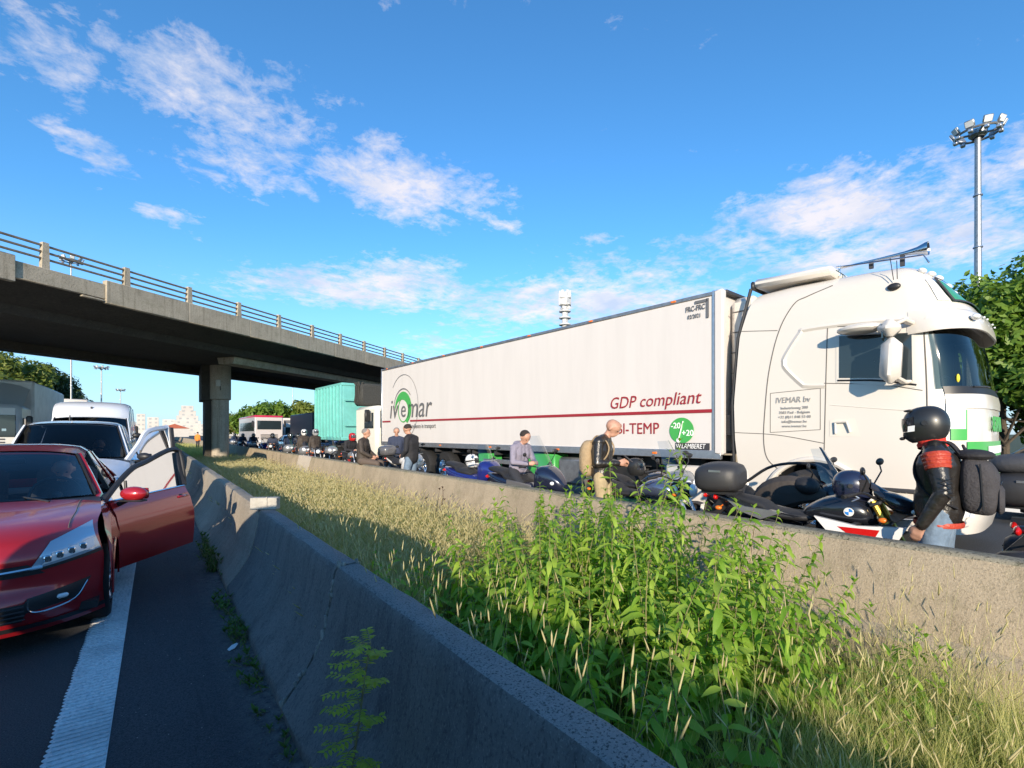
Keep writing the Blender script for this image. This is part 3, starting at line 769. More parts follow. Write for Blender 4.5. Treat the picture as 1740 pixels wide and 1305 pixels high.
# raised C-shaped styling rib
line_on_side([(2.60, 3.10), (1.9, 3.16), (1.30, 3.17), (1.22, 3.12), (1.02, 2.80), (1.0, 2.70), (1.03, 2.60), (1.24, 2.36), (1.32, 2.32), (1.56, 2.30)], .05, -.028, 'styling_rib', m_tw)
for (a, b2) in (((.80, 2.24), (1.50, 2.27)), ((1.50, 2.27), (1.50, 1.66)), ((1.50, 1.66), (.80, 1.62)), ((.80, 1.62), (.80, 2.24))):
    line_on_side([a, b2], .005, 0, 'locker_seam', m_gap)
m_lgrey = mat('faded_grey_print', (.33, .32, .31), .5)
text_mesh('IVEMAR bv', 'lettering', .125, m_lgrey, cabt, (.88, -.006, 2.08), (1, 0, 0), (0, 0, 1), sx=.85, shear=.1)
for k, s_ in enumerate(('Industrieweg 200', '3583 Paal - Belgium', '+32 (0)11 848 53 00', 'info@ivemar.be', 'www.ivemar.be')):
    text_mesh(s_, 'lettering', .058, m_lgrey, cabt, (1.15, -.006, 1.98 - .07 * k), (1, 0, 0), (0, 0, 1), align='CENTER', sx=.95)
side_poly([(1.62, 1.56), (2.0, 1.56), (1.93, 1.82), (1.62, 1.80)], .004, 'handle_recess', mat('recess_white', (.68, .63, .56), .4))
b = MB(); b.tube([(1.70, -.02, 1.60), (1.70, -.03, 1.76), (1.84, -.035, 1.77), (1.88, -.02, 1.62)], .016, 8); b.build('door_handle', m_tw, cabt)
# air deflector behind cab
b = MB(); b.tube([(.20, .06, 1.0), (.17, .06, 2.1), (.26, .07, 3.2), (.44, .14, 4.0)], .028); b.build('rubber_edge', m_black, cabt)
# roof spoiler rear
b = MB(); b.box((1.02, 1.25, 4.07), (1.18, 2.10, .14), (0, .05, 0), b=.05); b.build('roof_spoiler', m_tw, cabt)
b = MB(); b.box((.43, 1.25, 4.07), (.06, 2.1, .14), b=.02); b.build('rubber_lip', m_black, cabt)
# front: windscreen, visor, sign, grille
def fr(zz): return zz
spatch(1.24, 2.76, 2.17, 2.97, .012 * SG, 'windscreen', m_clear2, 28, 8)
b = MB(); b.box((2.05, 1.25, 2.56), (.02, 2.3, 1.1)); b.box((2.4, 1.25, 2.12), (1.0, 2.3, .03)); b.box((2.4, 1.25, 3.04), (1.0, 2.2, .03)); b.box((2.35, .10, 2.58), (.6, .02, .9)); b.box((2.35, 2.40, 2.58), (.6, .02, .9)); b.build('cab_interior', m_black, cabt)
b = MB(); b.box((2.2, .65, 2.45), (.2, .5, .6), b=.06); b.box((2.2, 1.85, 2.45), (.2, .5, .6), b=.06); b.build('cab_seat', mat('cab_seat_grey', (.10, .10, .10), .8), cabt)
b = MB(); b.tube([(2.62 + .05 * math.cos(a), 1.85 + .22 * math.cos(a), 2.28 + .2 * math.sin(a)) for a in [2 * math.pi * k / 18 for k in range(19)]], .02, 6); b.build('steering_wheel', mat('wheel_grey', (.12, .12, .12), .5), cabt)
b = MB(); b.ell(cabp(1.47, 2.30, -.004 * SG), (.02, .05, .06)); b.build('vignette_sticker', mat('sticker_yellow', (.7, .6, .05), .5), cabt)
spatch(1.30, 2.70, 2.10, 2.20, .016 * SG, 'wiper_panel', m_black, 28, 2)
for s0 in (1.62, 2.05):
    b = MB(); P = [cabp(s0 + .32 * k / 6, 2.19 + .02 * k / 6, .03 * SG) for k in range(7)]; b.tube(P, .010, 5); b.build('wiper', m_black, cabt)
# sun visor: curved shell standing proud
b = MB()
VG = lambda s, z, o: cabp(s, z, o * SG)
outer = [[VG(s, z, .006 + (o - .006) * min(1, (s - 1.08) / .22, (2.92 - s) / .22)) for s in [1.08 + 1.84 * k / 30 for k in range(31)]] for (z, o) in ((3.20, .01), (3.14, .07), (3.06, .12), (2.96, .15), (2.90, .14), (2.90, .12), (2.96, .12), (3.06, .08), (3.12, .02))]
b.grid(outer); b.build('sun_visor', m_tw, cabt, angle=40)
b = MB(); b.ell(VG(1.62, 3.10, .15), (.05, .09, .04)); b.build('visor_lamp', m_lamp, cabt)
for s in (1.85, 1.93, 2.01, 2.09):
    b = MB(); b.box(VG(s, 3.12, .10), (.02, .05, .02), b=.004); b.build('marker_lamp', m_lamp, cabt)
m_sgn = mat('sign_green', (.05, .30, .12), .25)
spatch(1.52, 2.48, 3.32, 3.78, .02 * SG, 'roof_sign', m_sgn, 20, 5)
for (z0, z1) in ((3.29, 3.32), (3.78, 3.81)): spatch(1.51, 2.49, z0, z1, .028 * SG, 'sign_frame', m_dkgrey, 20, 1)
b = MB(); b.tube([VG(1.515, z, .028) for z in (3.30, 3.45, 3.6, 3.79)], .012, 6); b.build('sign_frame', m_dkgrey, cabt)
spatch(1.34, 1.48, 3.32, 3.74, .012 * SG, 'lamp_panel', m_lamp, 5, 3)
# roof details: horns, bars, beacon, cowling lamps
b = MB(); b.tube([(1.60, .5, 4.0), (1.60, .5, 4.16)], .014); b.tube([(1.58, .42, 4.12), (2.60, .42, 4.02), (2.66, .42, 3.9)], .012); b.tube([(1.60, .3, 4.05), (1.60, .7, 4.05)], .014)
b.build('roof_bar', m_chrome, cabt)
def horn(x, y, z, L_=1.0, s=1.0):
    b = MB(); prof = [(.015, 0), (.02, .5 * L_), (.03, .75 * L_), (.05 * s, .88 * L_), (.088 * s, .97 * L_), (.092 * s, 1.0 * L_), (.075 * s, .97 * L_), (.03, .8 * L_)]
    b.lathe(prof, (x, y, z), 'X', 18); o = b.build('air_horn', m_chrome, cabt); return o
horn(1.62, .5, 4.12, 1.02)
b = MB(); b.box((2.36, .5, 4.03), (.05, .05, .16)); b.box((2.0, .5, 4.06), (.05, .05, .10)); b.build('horn_bracket', m_dkgrey, cabt)
for k in range(7):
    yk = .45 + .27 * k
    b = MB(); b.ell(cabp(1.40 + .20 * k, 3.90, .02 * SG), (.055, .05, .035), (0, .6, 0), nu=10, nv=6); b.build('roof_lamp', m_lamp, cabt)
b = MB(); b.ell(cabp(xs_(2.36, 3.62), 3.62, .02 * SG), (.075, .03, .05)); b.tube([(2.36, .02, 3.66), (2.33, -.01, 3.95)], .005, 5); b.tube([(2.40, .02, 3.66), (2.40, -.01, 3.90)], .005, 5); b.build('antenna', m_black, cabt)
# front lower panels with green blocks
spatch(1.30, 2.70, 1.92, 2.10, .014 * SG, 'upper_grille_panel', m_tw, 28, 2)
spatch(1.34, 1.50, 1.52, 1.90, .014 * SG, 'green_panel', m_green, 6, 4)
spatch(2.50, 2.66, 1.52, 1.90, .014 * SG, 'green_panel', m_green, 6, 4)
spatch(1.50, 2.50, 1.28, 1.50, .016 * SG, 'green_panel', m_green, 20, 3)
spatch(1.42, 2.58, .98, 1.16, .016 * SG, 'green_panel', m_green, 20, 3)
spatch(1.30, 1.48, 1.66, 1.98, .02 * SG, 'headlamp', m_lamp, 5, 4)
spatch(1.80, 2.20, 1.34, 1.44, .022 * SG, 'number_plate', m_pw, 6, 2)
for z in (1.22, .93): spatch(1.40, 2.60, z - .012, z + .012, .018 * SG, 'grille_gap', m_dkgrey, 20, 1)
spatch(1.25, 1.60, .55, .85, .02 * SG, 'headlamp', m_lamp, 8, 3)
spatch(2.40, 2.75, .55, .85, .02 * SG, 'headlamp', m_lamp, 8, 3)
P0 = cabp(1.72, 1.60, .02 * SG); P1 = cabp(2.28, 1.60, .02 * SG); d_ = (P1 - P0)
text_mesh('SCANIA', 'lettering', .26, m_green, cabt, (3.24, .80, 1.64), (0, 1, 0), (-.02, 0, 1), sx=.92, bold=.012, depth=.004)
# mirrors
b = MB(); b.box((2.40, -.29, 2.54), (.22, .36, .58), (0, .05, .15), b=.09); b.build('mirror', m_tw, cabt)
b = MB(); b.box((2.38, -.28, 2.96), (.24, .34, .22), (0, .0, .15), b=.09); b.build('mirror', m_tw, cabt)
b = MB(); b.box((2.33, -.27, 2.56), (.02, .25, .50), (0, .05, .15)); b.box((2.31, -.27, 2.92), (.02, .26, .18), (0, 0, .15)); b.build('mirror_glass', m_glass, cabt)
b = MB(); b.tube([(2.52, -.02, 2.28), (2.50, -.14, 2.27), (2.45, -.25, 2.32)], [.05, .045, .04], 8, flat=.6); b.tube([(2.55, -.02, 3.04), (2.50, -.16, 3.07), (2.44, -.25, 3.02)], [.05, .045, .04], 8, flat=.6); b.build('mirror_arm', m_tw, cabt)
b = MB(); b.ell((2.05, -.22, 3.02), (.28, .20, .07)); b.ell((2.70, .12, 3.05), (.10, .14, .13)); b.build('kerb_mirror', m_tw, cabt)
b = MB(); b.box((2.80, 2.62, 2.6), (.16, .24, .8), b=.06); b.build('mirror', m_tw, cabt)
# lower sides: arch lip, step, skirt, wheels
b = MB(); P = [(1.42 + .70 * math.cos(a), -.004, .52 + .70 * math.sin(a)) for a in [R(-12 + 204 * k / 24) for k in range(25)]]
b.tube(P, .045, 8); b.build('arch_lip', m_tw, cabt)
b = MB(); b.lathe([(.66, .0), (.66, .6)], (1.42, .0, .52), 'Y', 24, a0=R(-5), a1=R(185)); b.build('arch_liner', m_black, cabt)
wheel(cabt, (1.42, .22, .5), .5, .32, m_chrome, spokes=0, rr=.56)
wheel(cabt, (1.42, 2.28, .5), .5, .32, m_chrome, spokes=0, rr=.56, side=1)
wheel(cabt, (-2.2, .30, .5), .5, .55, m_chrome, spokes=0, rr=.56)
wheel(cabt, (-2.2, 2.2, .5), .5, .55, m_chrome, spokes=0, rr=.56, side=1)
b = MB(); b.box((-.30, .03, .66), (1.55, .06, .74), b=.04); b.build('side_skirt', m_tw, cabt)
b = MB(); b.box((-.2, 1.25, .9), (4.4, .9, .25)); b.build('chassis', m_dkgrey, cabt)
b = MB(); b.box((.75, .06, .42), (.3, .1, .3), b=.02); b.build('step', m_dkgrey, cabt)

# ---- turquoise container lorry behind the trailer ----
m_turq = mat('turquoise_paint', (.17, .52, .49), .55, var=.15, vscale=3)
m_cream = mat('cab_cream', (.72, .70, .62), .4)
cl = thing('container_lorry', 'lorry with a turquoise ribbed container behind the white trailer', 'lorry', (7.25, 19.2, 0), TA)
# local x forward: container from -3.9 to -7.9, cab -2.4..0
b = MB(); b.box((-5.7, 1.25, 2.65), (3.7, 2.4, 2.55), b=.04); b.build('container', m_turq, cl)
b = MB(); b.box((-5.7, 1.25, 3.95), (3.8, 2.5, .12), b=.02); b.box((-5.7, 1.25, 1.36), (3.8, 2.5, .14), b=.02); b.build('container_rim', m_turq, cl)
for k in range(9):
    b = MB(); b.box((-3.9 - .45 * k, .0, 2.65), (.11, .12, 2.5), b=.02); b.build('container_rib', m_turq, cl)
for z in (2.0, 3.2):
    b = MB(); b.box((-3.72, 1.25, z), (.07, 2.3, .10), b=.01); b.build('container_rib', m_turq, cl)
b = MB(); b.box((-4.0, 1.25, .95), (7.6, .9, .3)); b.build('chassis', m_dkgrey, cl)
b = MB(); b.box((-1.15, 1.25, 1.72), (2.2, 2.45, 2.1), b=.14); b.build('cab', m_cream, cl)
b = MB(); b.box((-.75, .015, 2.15), (.9, .03, .65), b=.01); b.build('side_window', m_glass, cl)
b = MB(); b.box((-.03, 1.25, 2.2), (.04, 2.1, .7), b=.01); b.build('windscreen', m_glass, cl)
b = MB(); b.box((.02, 1.25, 1.3), (.04, 1.7, .5), b=.01); b.build('grille', m_dkgrey, cl)
b = MB(); b.box((-.5, -.16, 2.35), (.12, .22, .5), b=.04); b.build('mirror', m_black, cl)
for x in (-.9, -1.6, -2.3): pass
wheel(cl, (-1.1, .2, .5), .5, .3, m_chrome, spokes=0, rr=.56); wheel(cl, (-5.2, .25, .5), .5, .5, m_chrome, spokes=0, rr=.56); wheel(cl, (-6.5, .25, .5), .5, .5, m_chrome, spokes=0, rr=.56)
b = MB(); rr = random.Random(5)
b.box((-2.3, 1.0, 3.35), (.8, 1.7, 1.0), b=.1); 
for k in range(14): b.tube([(-2.3 + rr.uniform(-.4, .4), rr.uniform(.1, .5), 3.0), (-2.3 + rr.uniform(-.4, .4), rr.uniform(.05, .3), 3.9)], .03, 5)
b.build('loading_crane', mat('black_net', (.05, .05, .045), .8, var=.5, vscale=20), cl)

# ---- other large vehicles ----
def box_vehicle(name, label, cat, loc, rz, L_, W_, H_, zb, body, cablen=0, glass=True, group=None, roofcol=None, side_glass=False, b_r=.08, cabmat=None):
    """local x rearwards from the nose, y across centred; nose towards -x"""
    t = thing(name, label, cat, loc, rz, group)
    x0 = cablen
    b = MB(); b.box((x0 + (L_ - x0) / 2, 0, (H_ + zb) / 2), (L_ - x0 - .05, W_, H_ - zb), b=b_r); b.build('body', body, t)
    if cablen:
        ch = H_ if cabmat is None else min(H_, 2.75)
        b = MB(); b.box((cablen / 2, 0, (ch + .35) / 2), (cablen, W_ - .12, ch - .35), b=.16); b.build('cab', cabmat or body, t)
    else: ch = H_
    if glass:
        b = MB(); b.box((-.012, 0, ch - .85), (.05, W_ * .84, .85), b=.012); b.build('windscreen', m_glass, t)
        for s in (-1, 1):
            if cablen:
                b = MB(); b.box((cablen * .40, s * (W_ / 2 - .045), ch - .85), (cablen * .5, .05, .65), b=.01); b.build('side_window', m_glass, t)
            b = MB(); b.box((-.01, s * W_ * .37, .85), (.05, W_ * .18, .2), b=.02); b.build('headlight', m_lamp, t)
            b = MB(); b.box((.05, s * (W_ / 2 + .17), ch - .75), (.12, .2, .6), b=.05); b.build('mirror', m_black, t)
        b = MB()
        for k in range(4): b.box((-.012, 0, 1.15 + .12 * k), (.04, W_ * .6, .05))
        b.build('grille', m_dkgrey, t)
    if side_glass:
        n = int((L_ - 1) / 1.4)
        for s in (-1, 1):
            for k in range(n):
                b = MB(); b.box((1.1 + 1.4 * k, s * (W_ / 2 + .005), H_ - 1.0), (1.3, .02, .9), b=.008); b.build('side_window', m_glass, t)
    if roofcol:
        b = MB(); b.box((L_ / 2, 0, H_ - .02), (L_ + .02, W_ + .03, .22), b=.06); b.build('roof_band', roofcol, t)
    xs = [1.2, L_ - 2.2] if L_ < 9 else [1.3, L_ - 3.4, L_ - 2.1]
    for x in xs:
        for s in (-1, 1): wheel(t, (x, s * (W_ / 2 - .17), .48), .48, .3, m_chrome, spokes=0, rr=.56, side=s)
    return t
RF = math.pi / 2      # local +x -> world +Y, local +y -> world -X
m_gw = mat('dirty_white', (.62, .62, .60), .5, var=.2, vscale=2)
m_gcab = mat('pale_grey_paint', (.52, .52, .51), .4, coat=.3)
gl = box_vehicle('box_lorry', 'pale grey box lorry under the trees at the far left, front cut by the frame', 'lorry', (-5.45, 26.5, 0), RF, 10.5, 2.55, 3.85, .95, m_gw, cablen=2.1, cabmat=m_gcab)
b = MB(); b.grid([[(.15 + 1.9 * (i / 8) ** .8, -1.15 + 2.3 * j / 8, 2.72 + 1.0 * (i / 8) - .25 * abs(j / 4 - 1) ** 3) for j in range(9)] for i in range(9)])
b.build('roof_deflector', m_gcab, gl)
for k in range(3):
    b = MB(); b.box((-.03, -.4 - .18 * k, 1.75), (.03, .12, .09)); b.build('badge', m_chrome, gl)
box_vehicle('delivery_lorry', 'white lorry roof seen over the van on the left', 'lorry', (-4.9, 41, 0), RF, 8, 2.5, 3.9, .9, m_tw, cablen=1.9, cabmat=m_tw)
rv = box_vehicle('recovery_van', 'white van with an orange beacon behind the high-roof van', 'van', (-2.3, 44, 0), RF, 6, 2.0, 2.6, .5, m_tw)
b = MB(); b.lathe([(.35, 2.6), (.35, 3.0), (.28, 3.35), (.1, 3.5), (0.001, 3.5)], (1.5, -.3, 0), 'Z', 16); b.build('beacon', m_orange, rv)
m_bus = mat('coach_white', (.55, .52, .52), .3, coat=.5); m_busred = mat('coach_red', (.50, .02, .07), .3, coat=.5)
box_vehicle('coach', 'white coach with a red roof band queueing beyond the bridge pillar', 'coach', (8.9, 52, 0), RF, 11, 2.5, 3.3, .35, m_bus, side_glass=True, roofcol=m_busred)
wl_ = box_vehicle('white_lorry', 'plain white lorry beside the red and white coach', 'lorry', (12.6, 58, 0), RF, 8, 2.5, 3.4, .9, m_tw, cablen=1.9, cabmat=m_tw)
b = MB(); b.box((1.86, 0, 2.9), (.03, 1.7, .5)); b.build('logo_band', m_grey, wl_)
box_vehicle('curtain_lorry', 'dark navy lorry left of the turquoise container', 'lorry', (11.2, 38, 0), RF, 10, 2.5, 3.3, .9, mat('navy_tarp', (.02, .025, .05), .5, var=.3), cablen=2, cabmat=mat('navy_cab', (.03, .04, .09), .3, coat=.5))
# =============== CARS ===============
def lin(x, P): return float(np.interp(x, [p[0] for p in P], [p[1] for p in P]))
def smooth_tab(P, n=5): 
    c = cr_curve(P, n); c.sort(key=lambda a: a[0]); return c
def car(name, label, cat, loc, rz, paint, prm, open_door=0.0, detail=True, group=None, glassm=None):
    """local x: 0 at the nose, growing rearwards; y = +w is the car's right side, y = -w its left; z up"""
    t = thing(name, label, cat, loc, rz, group)
    w = prm['w']; L = prm['L']; kx = prm.get('kx', .42); kz = prm.get('kz', .10); xc = prm['cowl']; fade = prm.get('fade', 1.1)
    nose = cr_curve(prm['nose'], 4)                       # (x, z) from front bottom to cowl, centre line
    wf = prm.get('wf', .97)
    def NS(i, yn):
        x, z = nose[i]
        f = max(0, 1 - x / fade)
        xx = x + kx * abs(yn) ** 3.0 * f + .0
        zz = z - kz * abs(yn) ** 4 * min(1, max(0, (z - .55) / .3))
        yy = yn * w * (wf + (1 - wf) * min(1, x / .6)) * (1 - prm.get('tumb', .03) * min(1.3, max(0, (zz - .62) / .33)) ** 1.3)
        return Vector((xx, yy, zz))
    def F(yn, z, off=.0):
        """point on the front face at lateral yn (-1..1) and height z"""
        best = None
        zs = [NS(i, yn).z for i in range(len(nose))]
        for i in range(len(zs) - 1):
            if zs[i] <= z <= zs[i + 1] + 1e-9:
                f = (z - zs[i]) / max(1e-6, zs[i + 1] - zs[i]); p = NS(i, yn).lerp(NS(i + 1, yn), f); break
        else: p = NS(len(zs) - 1, yn)
        e = .02
        n = Vector((-1, -1.6 * abs(yn) ** 2.2 * (-1 if yn < 0 else 1) * -1, .15)).normalized() if False else Vector((-1, (1 if yn > 0 else -1) * 1.4 * abs(yn) ** 3, .25)).normalized()
        return p + n * off
    NY = 32
    b = MB()
    ys = [-1 + 2 * j / NY for j in range(NY + 1)]
    tb_ = prm.get('tumb', .03)
    tum_ = lambda z: tb_ * min(1.3, max(0, (z - .62) / .33)) ** 1.3
    b.grid([[NS(i, y) for y in ys] for i in range(len(nose))])
    # sides
    ax = prm['axles']; ar = prm['arch']; zs_ = prm.get('sill', .22)
    belt = prm['belt']
    def ztop(x):
        if x <= xc: return lin(x, [(p.x, p.z) for p in [NS(i, 1) for i in range(len(nose))] if True][len(nose) // 3:]) if x > kx else NS(len(nose) // 3, 1).z
        return lin(x, belt)
    def zbot(x):
        z = zs_
        for a in ax:
            d = ar * ar - (x - a) ** 2
            if d > 0: z = max(z, prm['r'] + math.sqrt(d))
        return z
    x_s = NS(len(nose) // 2, 1).x
    edge = [NS(i, 1) for i in range(len(nose))]
    ex = lambda z: lin(z, [(p.z, p.x) for p in edge[:]])
    xs0 = ex(.5)
    N = 90; T = 10
    xe = L - .12
    for sgn in (-1, 1):
        rows = []
        for i in range(N + 1):
            x = xs0 + (xe - xs0) * i / N
            zb = zbot(x); zt = max(ztop(x), zb + .01)
            row = []
            for j in range(T + 1):
                q = j / T; z = zb + (zt - zb) * q
                yy = w * (1 - .035 * max(0, (.45 - z)) / .3 - tum_(z) - prm.get('tail', .05) * max(0, (x - L + 1.0)) ** 2 + .012 * math.exp(-((z - zt + .14) / .05) ** 2))
                yy = yy * (wf + (1 - wf) * min(1, x / .6))
                xx = x + (ex(z) - xs0) * max(0, 1 - (x - xs0) / .35)
                row.append(Vector((xx, sgn * yy, z)))
            rows.append(row)
        sk = None
        if open_door and sgn < 0:
            dx0, dx1 = prm['door']
            sk = lambda i, j: dx0 < xs0 + (xe - xs0) * (i + .5) / N < dx1
        b.grid(rows, skip=sk)
        if sgn < 0: rowsL = rows
        else: rowsR = rows
    # rear panel
    zr = ztop(xe)
    rr_ = []
    for z in [zs_ + (zr - zs_) * k / 6 for k in range(7)]:
        rr_.append([Vector((xe + .12 * (1 - abs(y) ** 4), y * w * (1 - prm.get('tail', .05) - tum_(z)), z)) for y in ys])
    b.grid(rr_)
    b.build('body', paint, t, angle=32, weld=True)
    # greenhouse
    wt = prm['wt']; roof = prm['roof']     # roof: list (x, z)
    xt = roof[0][0]; xr = roof[-1][0]; zb0 = lin(xc + .3, belt)
    wb = w * prm.get('wbf', .95)
    gm = glassm or m_clear
    def sc(u, v, off=0):   # windscreen surface, u -1..1, v 0 bottom..1 top
        xb = prm['ws'][0] + prm['ws'][1] * abs(u) ** 2.4; zb = prm['wsz'] - .03 * abs(u) ** 3
        xt2 = xt + .18 * abs(u) ** 2.6; zt2 = roof[0][1] - .055 * abs(u) ** 3
        yb = u * (wb - .03); yt = u * wt
        x = xb + (xt2 - xb) * v - .03 * math.sin(math.pi * v); return Vector((x, yb + (yt - yb) * v, zb + (zt2 - zb) * v + .02 * math.sin(math.pi * v)))
    b = MB(); b.grid([[sc(-.955 + 1.91 * j / 20, .03 + .94 * i / 8) for j in range(21)] for i in range(9)]); b.build('windscreen', gm, t)
    # roof
    b = MB(); RC = cr_curve(roof, 4) if len(roof) > 2 else roof
    rows = []
    for k, (x, z) in enumerate(RC):
        f = (x - xt) / (xr - xt)
        rows.append([Vector((x + .18 * abs(u) ** 2.6 * (1 - min(1, 3 * f)), u * (wt + .03 - .03 * f * f), z - .055 * abs(u) ** 3 - .03 * (abs(u) > .97))) for u in [-1 + 2 * j / 16 for j in range(17)]])
    b.grid(rows); b.grid([[p + Vector((0, 0, -.035)) for p in r] for r in rows])
    b.build('roof', paint, t, angle=40)
    roofL = [r[0] for r in rows]
    # pillars
    def rp(x, s):  # roof edge point
        return Vector((x, s * (wt + .02), lin(x, [(p.x, p.z) for p in roofL])))
    bx = lambda x, s: Vector((x, s * wb, lin(x, belt)))
    P_ = prm['pillars']          # [(x_bottom, x_top, width, black)]
    for s in (-1, 1):
        bb = MB(); pts = [sc(s * 1.0, v) for v in (0, .25, .5, .75, 1.0)]; bb.tube([pts[0] + Vector((-.12, 0, -.03))] + pts, [.03, .034, .032, .03, .028, .026], 6); bb.build('pillar', paint, t)
        bb = MB(); bb.tube([sc(s * .965, v) + Vector((-.012, 0, .004)) for v in (0, .25, .5, .75, 1.0)], .013, 5); bb.build('pillar_trim', m_black, t)
        for (xb, xtp, wd, blk) in P_:
            bb = MB(); a, c_ = bx(xb, s), rp(xtp, s)
            q = Vector((wd / 2, 0, 0)); nn = Vector((0, s * .02, 0))
            bb.add([a - q, a + q, c_ + q * .8, c_ - q * .8, a - q - nn * 2, a + q - nn * 2, c_ + q * .8 - nn * 2, c_ - q * .8 - nn * 2], [(0, 1, 2, 3), (4, 7, 6, 5), (0, 4, 5, 1), (1, 5, 6, 2), (2, 6, 7, 3), (3, 7, 4, 0)])
            bb.build('pillar', m_black if blk else paint, t)
        allx = [(prm['ws'][0] + prm['ws'][1] + .02, xt + .2)] + [(p[0], p[1]) for p in P_]
        for k in range(len(allx) - 1):
            if open_door and s < 0 and k == 0: continue
            if prm.get('blank') and k >= prm['blank']: mm = paint
            else: mm = gm
            bb = MB(); n = 8; A = allx[k]; B = allx[k + 1]
            bb.grid([[bx(A[0] + (B[0] - A[0]) * i / n, s).lerp(rp(A[1] + (B[1] - A[1]) * i / n, s), q) + Vector((0, -s * .012, 0)) for i in range(n + 1)] for q in (0, .5, 1)]); bb.build('side_window', mm, t)
        # belt closing
    # rear glass / tailgate
    bb = MB(); zr2 = lin(xe, belt)
    bb.grid([[Vector((xr + (xe + .08 - xr) * q, u * ((wt - .03) + (wb * .95 - wt + .03) * q), roof[-1][1] - .055 * abs(u) ** 3 + (zr2 - roof[-1][1]) * q)) for u in [-1 + 2 * j / 10 for j in range(11)]] for q in (0, .35, .7, 1.0)])
    bb.build('rear_window', gm if not prm.get('blank') else paint, t)
    # deck between hood edge and windscreen
    bb = MB(); last = [NS(len(nose) - 1, y) for y in ys]
    bb.grid([last, [sc(y, 0) + Vector((.02, 0, -.005)) for y in ys]]); bb.build('cowl', m_black, t)
    # inner: floor, dash, seats
    bb = MB(); bb.box(((xc + xe) / 2, 0, .30), (xe - xc, w * 1.8, .06)); bb.box((xc + .05, 0, .62), (.08, w * 1.75, .62))
    bb.box((xe - .5, 0, .62), (.9, w * 1.7, .6))
    bb.grid([[Vector((xc + .12 + .5 * i / 3 + .22 * abs(y) ** 2, y * w * .88, prm['wsz'] - .05 + .03 * math.sin(i) - .10 * (i == 3))) for y in ys] for i in range(4)])
    bb.build('interior', mat('cabin_trim', (.025, .025, .028), .7), t)
    sx = prm.get('seatx', xc + 1.05)
    for s in (-1, 1):
        bb = MB(); bb.box((sx, s * .36, .55), (.5, .5, .22), b=.07); bb.box((sx + .32, s * .36, .92), (.18, .50, .66), (0, .22, 0), b=.07); bb.box((sx + .44, s * .36, 1.32), (.10, .26, .20), (0, .15, 0), b=.04); bb.build('seat', mat('seat_cloth', (.06, .06, .065), .9), t)
    bb = MB(); c0 = Vector((sx - .50, -.36, prm['wsz'] - .02)); 
    ring = [c0 + Vector((.19 * math.sin(a) * .35, .19 * math.cos(a), .19 * math.sin(a))) for a in [2 * math.pi * k / 20 for k in range(21)]]
    bb.tube(ring, .014, 6); bb.tube([c0 + Vector((0, -.18, 0)), c0, c0 + Vector((0, .18, 0))], .014); bb.ell(c0, (.03, .06, .06)); bb.tube([c0, c0 + Vector((-.3, 0, -.15))], .03); bb.build('steering_wheel', m_black, t)
    # wheels
    for a in ax:
        for s in (-1, 1):
            wheel(t, (a, s * (w - .135), prm['r']), prm['r'], .20, m_alu, spokes=prm.get('spokes', 5), rr=.66, side=s)
            bb = MB(); bb.lathe([(ar - .002, s * (w - .30)), (ar - .002, s * (w - .10))], (a, 0, prm['r']), 'Y', 20, a0=R(-10), a1=R(190)); bb.build('arch_liner', m_black, t)
    bb = MB(); bb.box((L / 2, 0, .26), (L - .6, 2 * w * .9, .06)); bb.build('underbody', m_black, t)
    # mirrors
    def mirror(par, s, base):
        c0 = Vector(base) + Vector((0, s * .13, .05))
        bb = MB(); bb.ell(c0, (.08, .12, .075), nu=16, nv=10); bb.box(c0 + Vector((.055, 0, 0)), (.03, .20, .11), b=.02); bb.build('mirror', prm.get('mirm') or paint, par)
        bb = MB(); bb.tube([Vector(base) + Vector((0, -s * .02, -.06)), c0 + Vector((0, -s * .05, -.05))], [.03, .022], 6); bb.build('mirror_foot', m_black, par)
    mb = prm['mirror']
    mirror(t, 1, (mb[0], wb, mb[1]))
    # doors
    if open_door:
        dx0, dx1 = prm['door']
        hinge = Vector((dx0, -w * .985, 0))
        D = bpy.data.objects.new('door', None)
        bb = MB()
        i0 = [i for i in range(N + 1) if dx0 - .01 <= xs0 + (xe - xs0) * i / N <= dx1 + .01]
        out_ = [[p - hinge for p in rowsL[i]] for i in i0]
        # straight door bottom
        for r_ in out_:
            zb = prm['doorz']; zt = r_[-1].z
            for j, p in enumerate(r_):
                q = j / (len(r_) - 1); z = zb + (zt - zb) * q
                r_[j] = Vector((p.x, p.y if abs(p.z - z) < .05 else -(w * (1 - .035 * max(0, (.45 - z)) / .3 - tum_(z) + .012 * math.exp(-((z - zt + .14) / .05) ** 2))) - hinge.y, z))
        bb.grid(out_)
        inner = [[Vector((p.x, p.y + .09, p.z)) for p in r_] for r_ in out_]
        bb.grid(inner)
        n0 = len(out_) - 1
        for A, B in ((out_[0], inner[0]), (out_[-1], inner[-1])): bb.grid([A, B])
        bb.grid([[r_[0] for r_ in out_], [r_[0] for r_ in inner]]); bb.grid([[r_[-1] for r_ in out_], [r_[-1] for r_ in inner]])
        d_o = bb.build('door', paint, t, angle=40, weld=True)
        d_o.location = hinge; d_o.rotation_euler = (0, 0, -open_door)
        # frame
        ln = out_[-1][0].x
        zt0 = out_[0][-1].z; zt1 = out_[-1][-1].z
        yb = out_[0][-1].y
        yr = -(wt + .02) - hinge.y
        hr = lambda x: lin(x + dx0, [(p.x, p.z) for p in roofL]) - .03
